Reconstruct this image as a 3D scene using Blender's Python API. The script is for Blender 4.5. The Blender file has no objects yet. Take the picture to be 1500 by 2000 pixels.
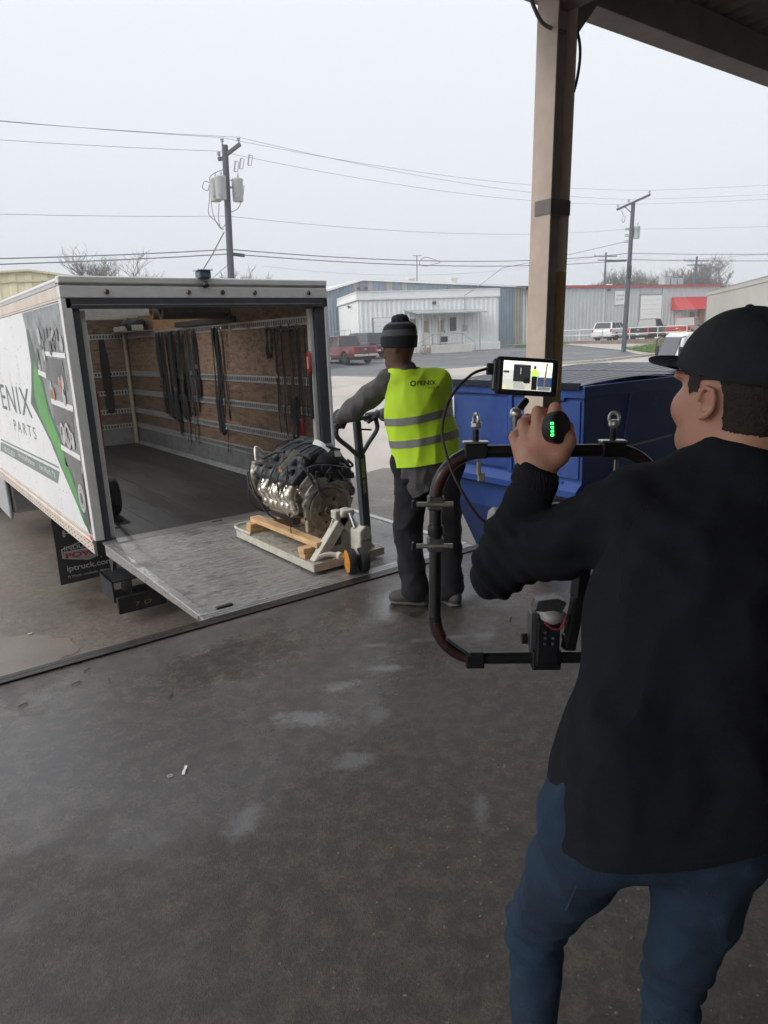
import bpy, bmesh, math, random
import numpy as np
from math import sin, cos, pi, radians, sqrt, atan2
from mathutils import Vector, Matrix, noise as mnoise
random.seed(7)
SC = bpy.context.scene
COL = SC.collection
# ------------------------------------------------------------------ camera
F_PX = 1354.7
CAM = Vector((-1.376, -6.187, 1.624)); YAW, PITCH, ROLL = .6276, .2445, -.0405
fw = Vector((sin(YAW)*cos(PITCH), cos(YAW)*cos(PITCH), -sin(PITCH)))
r0 = Vector((cos(YAW), -sin(YAW), 0)); u0 = r0.cross(fw)
cr = r0*cos(ROLL)+u0*sin(ROLL); cu = -r0*sin(ROLL)+u0*cos(ROLL)
cd = bpy.data.cameras.new('camera'); cam = bpy.data.objects.new('camera', cd); COL.objects.link(cam)
cam.matrix_world = Matrix(((cr.x, cu.x, -fw.x, CAM.x), (cr.y, cu.y, -fw.y, CAM.y), (cr.z, cu.z, -fw.z, CAM.z), (0, 0, 0, 1)))
cd.sensor_fit = 'VERTICAL'; cd.sensor_height = 24.0; cd.lens = 24.0*F_PX/2000.0
cd.clip_start = .05; cd.clip_end = 3000
SC.camera = cam
# ------------------------------------------------------------------ world, sun, exposure
SUN_EL, SUN_AZ = radians(36), radians(-82)     # azimuth from +y towards +x
w = bpy.data.worlds.new('World'); SC.world = w; w.use_nodes = True
nt = w.node_tree; nt.nodes.clear()
o = nt.nodes.new('ShaderNodeOutputWorld'); bg = nt.nodes.new('ShaderNodeBackground')
sky = nt.nodes.new('ShaderNodeTexSky'); sky.sky_type = 'NISHITA'; sky.sun_disc = False
sky.sun_elevation = SUN_EL; sky.sun_rotation = SUN_AZ; sky.air_density = 1.0; sky.dust_density = 4.0
hs = nt.nodes.new('ShaderNodeHueSaturation'); hs.inputs['Saturation'].default_value = .2
mx = nt.nodes.new('ShaderNodeMix'); mx.data_type = 'RGBA'; mx.inputs[0].default_value = .8
mx.inputs[7].default_value = (7.4, 7.8, 8.25, 1)
# overcast sky: luminance rises smoothly from horizon to zenith
tg = nt.nodes.new('ShaderNodeTexCoord'); sp_ = nt.nodes.new('ShaderNodeSeparateXYZ'); nt.links.new(tg.outputs['Generated'], sp_.inputs[0])
mrw = nt.nodes.new('ShaderNodeMapRange'); mrw.inputs[1].default_value = 0; mrw.inputs[2].default_value = 1; mrw.inputs[3].default_value = 1.0; mrw.inputs[4].default_value = 1.55; nt.links.new(sp_.outputs[2], mrw.inputs[0])
vmx = nt.nodes.new('ShaderNodeVectorMath'); vmx.operation = 'SCALE'
nt.links.new(sky.outputs[0], hs.inputs['Color']); nt.links.new(hs.outputs[0], mx.inputs[6])
nt.links.new(mx.outputs[2], vmx.inputs[0]); nt.links.new(mrw.outputs[0], vmx.inputs['Scale']); nt.links.new(vmx.outputs[0], bg.inputs['Color']); bg.inputs['Strength'].default_value = .083
nt.links.new(bg.outputs[0], o.inputs['Surface'])
sl = bpy.data.lights.new('sun', 'SUN'); sl.energy = 1.5; sl.angle = radians(40); sl.color = (1, .97, .93)
so = bpy.data.objects.new('sun', sl); COL.objects.link(so)
sd = Vector((sin(SUN_AZ)*cos(SUN_EL), cos(SUN_AZ)*cos(SUN_EL), sin(SUN_EL)))
so.rotation_euler = sd.to_track_quat('Z', 'Y').to_euler(); so.location = (0, 0, 30)
SC.view_settings.view_transform = 'Standard'; SC.view_settings.look = 'None'
SC.view_settings.exposure = 0.48; SC.view_settings.gamma = 1.0
SC.render.engine = 'CYCLES'
cy = SC.cycles; cy.use_denoising = True; cy.use_adaptive_sampling = True; cy.adaptive_threshold = .025; cy.max_bounces = 8; cy.diffuse_bounces = 4; cy.glossy_bounces = 4
cy.transmission_bounces = 6; cy.volume_bounces = 0; cy.sample_clamp_indirect = 6; cy.caustics_reflective = False; cy.caustics_refractive = False
# ------------------------------------------------------------------ materials
MATS = {}
def M(name, col=(.5, .5, .5), rough=.5, metal=0, var=.12, vs=6, col2=None, amt=None, bump=0., bs=60, rvar=.0, st=None, coat=0, emit=None, alpha=1, spec=.5, trans=0, sharp=0, wear=None):
    """procedural material: base colour varied by two scales of noise, bump and roughness variation"""
    if name in MATS: return MATS[name]
    m = bpy.data.materials.new(name); m.use_nodes = True; MATS[name] = m
    n = m.node_tree.nodes; L = m.node_tree.links; b = n['Principled BSDF']
    b.inputs['Roughness'].default_value = rough; b.inputs['Metallic'].default_value = metal
    b.inputs['Specular IOR Level'].default_value = spec; b.inputs['Coat Weight'].default_value = coat
    b.inputs['Coat Roughness'].default_value = .08
    b.inputs['Transmission Weight'].default_value = trans
    if alpha < 1: b.inputs['Alpha'].default_value = alpha
    tc = n.new('ShaderNodeTexCoord'); mp = n.new('ShaderNodeMapping'); L.new(tc.outputs['Object'], mp.inputs[0])
    if st: mp.inputs['Scale'].default_value = st
    nz = n.new('ShaderNodeTexNoise'); nz.inputs['Scale'].default_value = vs; nz.inputs['Detail'].default_value = 8; nz.inputs['Roughness'].default_value = .65
    L.new(mp.outputs[0], nz.inputs['Vector'])
    mr = n.new('ShaderNodeMapRange'); mr.inputs[1].default_value = .32+sharp; mr.inputs[2].default_value = .68-sharp; L.new(nz.outputs[0], mr.inputs[0])
    mix = n.new('ShaderNodeMix'); mix.data_type = 'RGBA'; L.new(mr.outputs[0], mix.inputs[0])
    lo = tuple(max(0, c*(1-var)) for c in col); hi = tuple(min(1, c*(1+var)) for c in col)
    if col2 is not None: lo, hi = col, tuple(c*(amt or 1)+d*(1-(amt or 1)) for c, d in zip(col2, col))
    mix.inputs[6].default_value = (*lo, 1); mix.inputs[7].default_value = (*hi, 1)
    if wear:      # (colour, threshold, scale, stretch): worn, stained or rusty patches with ragged edges
        wm = n.new('ShaderNodeMapping'); L.new(tc.outputs['Object'], wm.inputs[0]); wm.inputs['Scale'].default_value = wear[3]; wm.inputs['Location'].default_value = (3.3, 1.7, 5.1)
        wn = n.new('ShaderNodeTexNoise'); wn.inputs['Scale'].default_value = wear[2]; wn.inputs['Detail'].default_value = 10; wn.inputs['Roughness'].default_value = .72; L.new(wm.outputs[0], wn.inputs['Vector'])
        wr_ = n.new('ShaderNodeMapRange'); wr_.inputs[1].default_value = wear[1]; wr_.inputs[2].default_value = wear[1]+.07; wr_.inputs[4].default_value = .85; L.new(wn.outputs[0], wr_.inputs[0])
        w2 = n.new('ShaderNodeMix'); w2.data_type = 'RGBA'; L.new(wr_.outputs[0], w2.inputs[0]); L.new(mix.outputs[2], w2.inputs[6]); w2.inputs[7].default_value = (*wear[0], 1); mix = w2
    L.new(mix.outputs[2], b.inputs['Base Color'])
    if rvar:
        m2 = n.new('ShaderNodeMapRange'); m2.inputs[1].default_value = .3; m2.inputs[2].default_value = .7
        m2.inputs[3].default_value = max(.03, rough-rvar); m2.inputs[4].default_value = min(1, rough+rvar)
        L.new(nz.outputs[0], m2.inputs[0]); L.new(m2.outputs[0], b.inputs['Roughness'])
    if bump:
        nb = n.new('ShaderNodeTexNoise'); nb.inputs['Scale'].default_value = bs; nb.inputs['Detail'].default_value = 5
        L.new(mp.outputs[0], nb.inputs['Vector'])
        bp = n.new('ShaderNodeBump'); bp.inputs['Strength'].default_value = bump; bp.inputs['Distance'].default_value = .01
        L.new(nb.outputs[0], bp.inputs['Height']); L.new(bp.outputs[0], b.inputs['Normal'])
    if emit:
        b.inputs['Emission Color'].default_value = (*emit[0], 1); b.inputs['Emission Strength'].default_value = emit[1]
    return m
# ------------------------------------------------------------------ objects
OFF = {}
def setp(o, label=None, cat=None, group=None, kind=None):
    if label: o['label'] = label
    if cat: o['category'] = cat
    if group: o['group'] = group
    if kind: o['kind'] = kind
    return o
def thing(name, label, cat, loc=(0, 0, 0), group=None, rz=0, world=True):
    """an Empty at the thing's base; parts of a world=True thing are given in world coordinates"""
    e = bpy.data.objects.new(name, None); COL.objects.link(e); e.empty_display_size = .1
    e.location = loc; e.rotation_euler = (0, 0, rz)
    OFF[e] = Vector(loc) if world else Vector((0, 0, 0))
    return setp(e, label, cat, group)
class MB:
    def __init__(s): s.v = []; s.f = []; s.mi = []; s.m = 0
    def add(s, vs, fs):
        b = len(s.v); s.v.extend([tuple(p) for p in vs]); s.f.extend([tuple(b+i for i in f) for f in fs]); s.mi.extend([s.m]*len(fs)); return s
    def box(s, x0, x1, y0, y1, z0, z1):
        return s.add([(x0, y0, z0), (x1, y0, z0), (x1, y1, z0), (x0, y1, z0), (x0, y0, z1), (x1, y0, z1), (x1, y1, z1), (x0, y1, z1)],
                     [(3, 2, 1, 0), (4, 5, 6, 7), (0, 1, 5, 4), (1, 2, 6, 5), (2, 3, 7, 6), (3, 0, 4, 7)])
    def ob(s, c, a, b, d):
        """oriented box: centre and three half-axis vectors"""
        c, a, b, d = Vector(c), Vector(a), Vector(b), Vector(d)
        if a.cross(b).dot(d) < 0: d = -d
        P = [c+a*i+b*j+d*k for k in (-1, 1) for i, j in ((-1, -1), (1, -1), (1, 1), (-1, 1))]
        return s.add(P, [(3, 2, 1, 0), (4, 5, 6, 7), (0, 1, 5, 4), (1, 2, 6, 5), (2, 3, 7, 6), (3, 0, 4, 7)])
    def beam(s, a, b, w, h, up=(0, 0, 1)):
        """rectangular bar from a to b, w across, h along up"""
        a, b = Vector(a), Vector(b); d = b-a; sd_ = d.cross(Vector(up))
        if sd_.length < 1e-6: sd_ = d.cross(Vector((1, 0, 0)))
        sd_.normalize(); u_ = sd_.cross(d).normalized()
        return s.ob((a+b)/2, d/2, sd_*w/2, u_*h/2)
    def prism(s, pts, o, u, v, n):
        """2-d polygon pts in frame (o,u,v), extruded by vector n"""
        o, u, v, n = Vector(o), Vector(u), Vector(v), Vector(n)
        ar = sum(pts[i][0]*pts[(i+1) % len(pts)][1]-pts[(i+1) % len(pts)][0]*pts[i][1] for i in range(len(pts)))
        if (ar > 0) != (u.cross(v).dot(n) > 0): pts = pts[::-1]
        k = len(pts); B = [o+u*p[0]+v*p[1] for p in pts]; T = [p+n for p in B]
        return s.add(B+T, [tuple(range(k))[::-1], tuple(range(k, 2*k))]+[(i, (i+1) % k, k+(i+1) % k, k+i) for i in range(k)])
    def cyl(s, a, b, r, r2=None, n=16, caps=True):
        a, b = Vector(a), Vector(b); r2 = r if r2 is None else r2; d = (b-a).normalized()
        x = d.orthogonal().normalized(); y = d.cross(x)
        R0 = [a+(x*cos(2*pi*i/n)+y*sin(2*pi*i/n))*r for i in range(n)]; R1 = [b+(x*cos(2*pi*i/n)+y*sin(2*pi*i/n))*r2 for i in range(n)]
        f = [(i, (i+1) % n, n+(i+1) % n, n+i) for i in range(n)]
        if caps: f += [tuple(range(n))[::-1], tuple(range(n, 2*n))]
        return s.add(R0+R1, f)
    def tube(s, pts, r, n=8, closed=False, flat=None):
        P = [Vector(p) for p in pts]; k = len(P); T = []
        for i in range(k):
            a = P[(i-1) % k] if closed or i > 0 else P[i]; b = P[(i+1) % k] if closed or i < k-1 else P[i]
            T.append((b-a).normalized())
        x = T[0].orthogonal().normalized(); vs = []
        for i in range(k):
            x = (x-T[i]*x.dot(T[i])).normalized(); y = T[i].cross(x)
            rr = r[i] if isinstance(r, (list, tuple)) else r
            for j in range(n):
                vs.append(P[i]+(x*cos(2*pi*j/n)+y*sin(2*pi*j/n))*rr)
        fs = []
        for i in range(k if closed else k-1):
            i2 = (i+1) % k
            for j in range(n): fs.append((i*n+j, i*n+(j+1) % n, i2*n+(j+1) % n, i2*n+j))
        if not closed: fs += [tuple(range(n))[::-1], tuple((k-1)*n+j for j in range(n))]
        return s.add(vs, fs)
    def lathe(s, prof, o, ax=(0, 0, 1), n=24):
        """profile of (radius, height) along ax"""
        o, d = Vector(o), Vector(ax).normalized(); x = d.orthogonal().normalized(); y = d.cross(x); vs = []; k = len(prof)
        for r, h in prof:
            for j in range(n): vs.append(o+d*h+(x*cos(2*pi*j/n)+y*sin(2*pi*j/n))*max(r, 1e-5))
        fs = [(i*n+j, i*n+(j+1) % n, (i+1)*n+(j+1) % n, (i+1)*n+j) for i in range(k-1) for j in range(n)]
        fs += [tuple(range(n))[::-1], tuple((k-1)*n+j for j in range(n))]
        return s.add(vs, fs)
    def ell(s, c, r, nu=14, nv=8):
        c = Vector(c); r = (r, r, r) if not isinstance(r, (tuple, list)) else r
        vs = [(c.x, c.y, c.z-r[2])]
        for i in range(1, nv):
            t = -pi/2+pi*i/nv
            for j in range(nu):
                p = 2*pi*j/nu; vs.append((c.x+r[0]*cos(t)*cos(p), c.y+r[1]*cos(t)*sin(p), c.z+r[2]*sin(t)))
        vs.append((c.x, c.y, c.z+r[2])); fs = [(0, 1+(j+1) % nu, 1+j) for j in range(nu)]
        for i in range(nv-2):
            for j in range(nu): fs.append((1+i*nu+j, 1+i*nu+(j+1) % nu, 1+(i+1)*nu+(j+1) % nu, 1+(i+1)*nu+j))
        t = len(vs)-1; fs += [(t, 1+(nv-2)*nu+j, 1+(nv-2)*nu+(j+1) % nu) for j in range(nu)]
        return s.add(vs, fs)
    def loft(s, rings, caps=True, closed=True):
        n = len(rings[0]); vs = [p for r in rings for p in r]; m = n if closed else n-1
        fs = [(i*n+j, i*n+(j+1) % n, (i+1)*n+(j+1) % n, (i+1)*n+j) for i in range(len(rings)-1) for j in range(m)]
        if caps: fs += [tuple(range(n))[::-1], tuple((len(rings)-1)*n+j for j in range(n))]
        return s.add(vs, fs)
    def ribbon(s, pts, wv, w, t=.003):
        """flat strap along pts, wv = width direction (or list)"""
        P = [Vector(p) for p in pts]; R = []
        for i, p in enumerate(P):
            a = P[max(0, i-1)]; b = P[min(len(P)-1, i+1)]; T = (b-a).normalized()
            q = Vector(wv[i] if isinstance(wv, list) else wv); q = (q-T*q.dot(T)).normalized(); nn = T.cross(q)
            ww = w[i] if isinstance(w, list) else w
            R.append([p-q*ww/2-nn*t/2, p+q*ww/2-nn*t/2, p+q*ww/2+nn*t/2, p-q*ww/2+nn*t/2])
        return s.loft(R)
    def text(s, txt, o, u, v, size=None, width=None, height=None, align='LEFT', thick=.0, bold=0, space=1.0):
        """text laid in plane (o,u,v); scaled to width and/or cap height"""
        c = bpy.data.curves.new('t', 'FONT'); c.body = txt; c.offset = bold; c.space_character = space
        ob = bpy.data.objects.new('t', c); COL.objects.link(ob)
        me = bpy.data.meshes.new_from_object(ob.evaluated_get(bpy.context.evaluated_depsgraph_get()))
        P = [q.co.copy() for q in me.vertices]; fs = [tuple(p.vertices) for p in me.polygons]
        bpy.data.objects.remove(ob); bpy.data.curves.remove(c); bpy.data.meshes.remove(me)
        if not P: return s
        x0 = min(p.x for p in P); x1 = max(p.x for p in P); y0 = min(p.y for p in P); y1 = max(p.y for p in P)
        sx = width/(x1-x0) if width else None; sy = height/(y1-y0) if height else None
        if sx is None: sx = sy if sy else size
        if sy is None: sy = sx
        ax = x0 if align == 'LEFT' else (x0+x1)/2
        o, u, v = Vector(o), Vector(u).normalized(), Vector(v).normalized()
        return s.add([o+u*(p.x-ax)*sx+v*(p.y-y0)*sy for p in P], fs)
    def build(s, name, mat, parent=None, bevel=0, smooth=False, seg=2, label=None, loc=None, ang=35):
        if parent is not None: off = OFF.get(parent, Vector((0, 0, 0)))
        else: off = Vector(loc) if loc is not None else Vector((0, 0, 0))
        me = bpy.data.meshes.new(name); me.from_pydata([(p[0]-off.x, p[1]-off.y, p[2]-off.z) for p in s.v], [], s.f)
        ms = mat if isinstance(mat, (list, tuple)) else [mat]
        for q in ms: me.materials.append(q)
        if len(ms) > 1: me.polygons.foreach_set('material_index', s.mi)
        me.validate(); me.update()
        if smooth:
            me.polygons.foreach_set('use_smooth', [True]*len(me.polygons))
            try: me.set_sharp_from_angle(angle=radians(ang))
            except Exception: pass
        o = bpy.data.objects.new(name, me); COL.objects.link(o)
        if parent is not None:
            o.parent = parent; OFF[o] = off
        else: o.location = off
        if bevel:
            bm = o.modifiers.new('bevel', 'BEVEL'); bm.width = bevel; bm.segments = seg; bm.limit_method = 'ANGLE'; bm.angle_limit = radians(40)
            bm.harden_normals = False
        if label: o['label'] = label
        return o
def solo(mb, name, mat, label, cat, loc, group=None, **k):
    return setp(mb.build(name, mat, None, loc=loc, **k), label, cat, group)
def dup(src, name=None):
    """copy of a thing with its parts and sub-parts, mesh data shared"""
    c = src.copy(); COL.objects.link(c); OFF[c] = OFF.get(src, Vector((0, 0, 0)))
    for ch in list(src.children):
        k = dup(ch); k.parent = c
    return c
def share(o, parent, loc=None, rot=None, scale=None):
    """copy of one part under a parent"""
    c = o.copy(); COL.objects.link(c); c.parent = parent
    if loc is not None: c.location = loc
    if rot is not None: c.rotation_euler = rot
    if scale is not None: c.scale = scale
    return c
def V(*a): return Vector(a)
def lerp(a, b, t): return Vector(a)*(1-t)+Vector(b)*t
def catmull(pts, n=6, closed=False):
    P = [Vector(p) for p in pts]; k = len(P); out = []
    for i in range(k if closed else k-1):
        g = lambda j: P[j % k] if closed else P[min(max(j, 0), k-1)]
        a, b, c, d = g(i-1), g(i), g(i+1), g(i+2)
        for q in range(n):
            t = q/n; out.append(.5*((2*b)+(c-a)*t+(2*a-5*b+4*c-d)*t*t+(3*b-a-3*c+d)*t**3))
    if not closed: out.append(P[-1].copy())
    return out
# ------------------------------------------------------------------ signed-distance modelling
class SDF:
    def __init__(s, lo, hi, vox):
        s.lo = np.array(lo, float); s.vox = vox
        s.n = np.ceil((np.array(hi, float)-s.lo)/vox).astype(int)+1
        s.F = np.full(s.n, .5, np.float32); s.ax = [s.lo[i]+np.arange(s.n[i])*vox for i in range(3)]
    def _sl(s, lo, hi):
        a = np.clip(np.floor((np.array(lo)-s.lo)/s.vox).astype(int), 0, s.n); b = np.clip(np.ceil((np.array(hi)-s.lo)/s.vox).astype(int)+1, 0, s.n)
        if (b <= a).any(): return None, None
        sl = tuple(slice(int(p), int(q)) for p, q in zip(a, b))
        return sl, np.meshgrid(s.ax[0][sl[0]], s.ax[1][sl[1]], s.ax[2][sl[2]], indexing='ij')
    def put(s, sl, d, k, sub=False):
        a = s.F[sl]; d = d.astype(np.float32)
        if sub:
            d = -d; h = np.clip(.5-.5*(a-d)/k, 0, 1); s.F[sl] = a*(1-h)+d*h+k*h*(1-h)
        else:
            h = np.clip(.5+.5*(a-d)/k, 0, 1); s.F[sl] = a*(1-h)+d*h-k*h*(1-h)
    def cone(s, a, b, ra, rb=None, k=.02, flat=None, fs=1., sub=False):
        """tapered capsule; flat = direction whose radius is scaled by fs"""
        a, b = np.array(a, float), np.array(b, float); rb = ra if rb is None else rb; R = max(ra, rb)*max(1, fs)+k+2*s.vox
        sl, g = s._sl(np.minimum(a, b)-R, np.maximum(a, b)+R)
        if sl is None: return s
        ab = b-a; L2 = max((ab**2).sum(), 1e-9); q = [g[i]-a[i] for i in range(3)]
        t = np.clip((q[0]*ab[0]+q[1]*ab[1]+q[2]*ab[2])/L2, 0, 1)
        q = [q[i]-t*ab[i] for i in range(3)]; r = ra+(rb-ra)*t
        if flat is not None:
            f = np.array(flat, float); f /= np.linalg.norm(f); c = q[0]*f[0]+q[1]*f[1]+q[2]*f[2]
            q = [q[i]+f[i]*c*(1/fs-1) for i in range(3)]
            l = np.sqrt(q[0]**2+q[1]**2+q[2]**2); d = (l-r)*min(1, (1+fs)/2)
        else: d = np.sqrt(q[0]**2+q[1]**2+q[2]**2)-r
        s.put(sl, d, k, sub); return s
    def ell(s, c, r, k=.02, R=None, sub=False):
        c = np.array(c, float); r = np.array(r, float); m = r.max()+k+2*s.vox
        sl, g = s._sl(c-m, c+m)
        if sl is None: return s
        q = np.stack([g[i]-c[i] for i in range(3)], -1)
        if R is not None: q = q@np.array(R, float)     # columns of R = local axes
        k0 = np.sqrt(((q/r)**2).sum(-1)); k1 = np.sqrt(((q/r**2)**2).sum(-1))+1e-9
        s.put(sl, k0*(k0-1)/k1, k, sub); return s
    def box(s, c, h, k=.01, R=None, rad=.005, sub=False):
        c = np.array(c, float); h = np.array(h, float); m = np.linalg.norm(h)+k+2*s.vox
        sl, g = s._sl(c-m, c+m)
        if sl is None: return s
        q = np.stack([g[i]-c[i] for i in range(3)], -1)
        if R is not None: q = q@np.array(R, float)
        q = np.abs(q)-(h-rad); d = np.sqrt((np.maximum(q, 0)**2).sum(-1))+np.minimum(q.max(-1), 0)-rad
        s.put(sl, d, k, sub); return s
    def mesh(s):
        F = s.F; n = F.shape; S = F < 0
        c8 = [(i, j, k) for i in (0, 1) for j in (0, 1) for k in (0, 1)]
        cnt = sum(S[i:n[0]-1+i, j:n[1]-1+j, k:n[2]-1+k].astype(np.int8) for i, j, k in c8)
        I = np.argwhere((cnt > 0) & (cnt < 8)); N = len(I)
        val = np.stack([F[I[:, 0]+i, I[:, 1]+j, I[:, 2]+k] for i, j, k in c8], 1)
        acc = np.zeros((N, 3)); num = np.zeros(N); C8 = np.array(c8, float)
        for p in range(8):
            for q in range(p+1, 8):
                if np.abs(C8[p]-C8[q]).sum() != 1: continue
                a, b = val[:, p], val[:, q]; m = (a < 0) != (b < 0); t = np.where(m, a/np.where(m, a-b, 1), 0)
                acc += np.where(m[:, None], C8[p]+t[:, None]*(C8[q]-C8[p]), 0); num += m
        P = s.lo+(I+acc/num[:, None])*s.vox
        idx = np.full(tuple(x-1 for x in n), -1, np.int64); idx[I[:, 0], I[:, 1], I[:, 2]] = np.arange(N); faces = []
        for ax in range(3):
            u, v = (ax+1) % 3, (ax+2) % 3
            A = [slice(1, n[i]-1) for i in range(3)]; A[ax] = slice(0, n[ax]-1); B = list(A); B[ax] = slice(1, n[ax])
            fl = S[tuple(A)] != S[tuple(B)]; E = np.argwhere(fl); ins = S[tuple(A)][fl]
            off = np.ones(3, int); off[ax] = 0; E = E+off
            du = np.zeros(3, int); du[u] = 1; dv = np.zeros(3, int); dv[v] = 1
            g = lambda e: idx[e[:, 0], e[:, 1], e[:, 2]]
            Q = np.stack([g(E-du-dv), g(E-dv), g(E), g(E-du)], 1); Q[~ins] = Q[~ins][:, ::-1]; faces.append(Q)
        Q = np.concatenate(faces); Q = Q[(Q >= 0).all(1)]
        return P, Q
def smooth_np(P, Q, it=2, lam=.5):
    n = len(P); e = np.concatenate([Q[:, [0, 1]], Q[:, [1, 2]], Q[:, [2, 3]], Q[:, [3, 0]]]); e = np.concatenate([e, e[:, ::-1]])
    deg = np.bincount(e[:, 0], minlength=n)[:, None]
    for _ in range(it):
        a = np.zeros_like(P)
        for i in range(3): a[:, i] = np.bincount(e[:, 0], weights=P[e[:, 1], i], minlength=n)
        P = P+lam*(a/np.maximum(deg, 1)-P)
    return P
def normals_np(P, Q):
    fn = np.cross(P[Q[:, 2]]-P[Q[:, 0]], P[Q[:, 3]]-P[Q[:, 1]]); N = np.zeros_like(P)
    for j in range(4):
        for i in range(3): N[:, i] += np.bincount(Q[:, j], weights=fn[:, i], minlength=len(P))
    return N/np.maximum(np.linalg.norm(N, axis=1), 1e-9)[:, None]
def organic(sdf, name, mat, parent, it=3, disp=None, matfn=None, cut=None, loc=None, label=None, hem=None):
    """surface of an SDF as one smooth mesh; disp(P,N)->offset along normal; cut(P)->keep mask"""
    P, Q = sdf.mesh()
    if cut is not None:
        kp = cut(P); Q = Q[kp[Q].all(1)]; used = np.unique(Q); mp = np.full(len(P), -1); mp[used] = np.arange(len(used)); P = P[used]; Q = mp[Q]
    P = smooth_np(P, Q, it)
    if disp is not None:
        N = normals_np(P, Q); P = P+N*disp(P, N)[:, None]
    if hem is not None:      # even out the cut edge
        e = np.sort(np.concatenate([Q[:, [0, 1]], Q[:, [1, 2]], Q[:, [2, 3]], Q[:, [3, 0]]]), 1); ue, ct_n = np.unique(e, axis=0, return_counts=True); bd = np.unique(ue[ct_n == 1])
        h = hem(P[bd]); near = np.abs(h) < 3.5*sdf.vox; P[bd[near], 2] -= h[near]
    off = OFF.get(parent, Vector((0, 0, 0))) if parent is not None else Vector(loc or (0, 0, 0))
    me = bpy.data.meshes.new(name); me.from_pydata((P-np.array(off)).tolist(), [], Q.tolist())
    ms = mat if isinstance(mat, (list, tuple)) else [mat]
    for q in ms: me.materials.append(q)
    if matfn is not None:
        C = P[Q].mean(1); me.polygons.foreach_set('material_index', matfn(C).astype(np.int32))
    me.polygons.foreach_set('use_smooth', np.ones(len(Q), bool)); me.update()
    o = bpy.data.objects.new(name, me); COL.objects.link(o)
    if parent is not None: o.parent = parent; OFF[o] = off
    else: o.location = off
    if label: o['label'] = label
    return o
def fold_noise(P, sc, st=(1, 1, 1), seed=0):
    return np.array([mnoise.noise(Vector((p[0]*st[0]*sc+seed, p[1]*st[1]*sc, p[2]*st[2]*sc))) for p in P])
# ------------------------------------------------------------------ ground
BR = [(-400, -1.05), (9, -1.05), (44, .05), (60, .55), (200, .8), (1800, .8)]
SV = Vector((.587, .81)).normalized(); TV = Vector((SV.y, -SV.x))
def gz(x, y):
    s = x*SV.x+y*SV.y
    for (a, za), (b, zb) in zip(BR, BR[1:]):
        if s <= b: return za+(zb-za)*(s-a)/(b-a)
    return BR[-1][1]
def sheet(name, poly, dz, mat, kind='structure', label=None):
    bm = bmesh.new(); bm.faces.new([bm.verts.new((x, y, 0)) for x, y in poly])
    for s, z in BR[1:-1]:
        bmesh.ops.bisect_plane(bm, geom=bm.verts[:]+bm.edges[:]+bm.faces[:], plane_co=(SV.x*s, SV.y*s, 0), plane_no=(SV.x, SV.y, 0))
    for v in bm.verts: v.co.z = gz(v.co.x, v.co.y)+dz
    bmesh.ops.recalc_face_normals(bm, faces=bm.faces)
    if sum(f.normal.z for f in bm.faces) < 0: bmesh.ops.reverse_faces(bm, faces=bm.faces)
    me = bpy.data.meshes.new(name); bm.to_mesh(me); bm.free(); me.materials.append(mat)
    o = bpy.data.objects.new(name, me); COL.objects.link(o); setp(o, label, None, None, kind); return o
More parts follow.
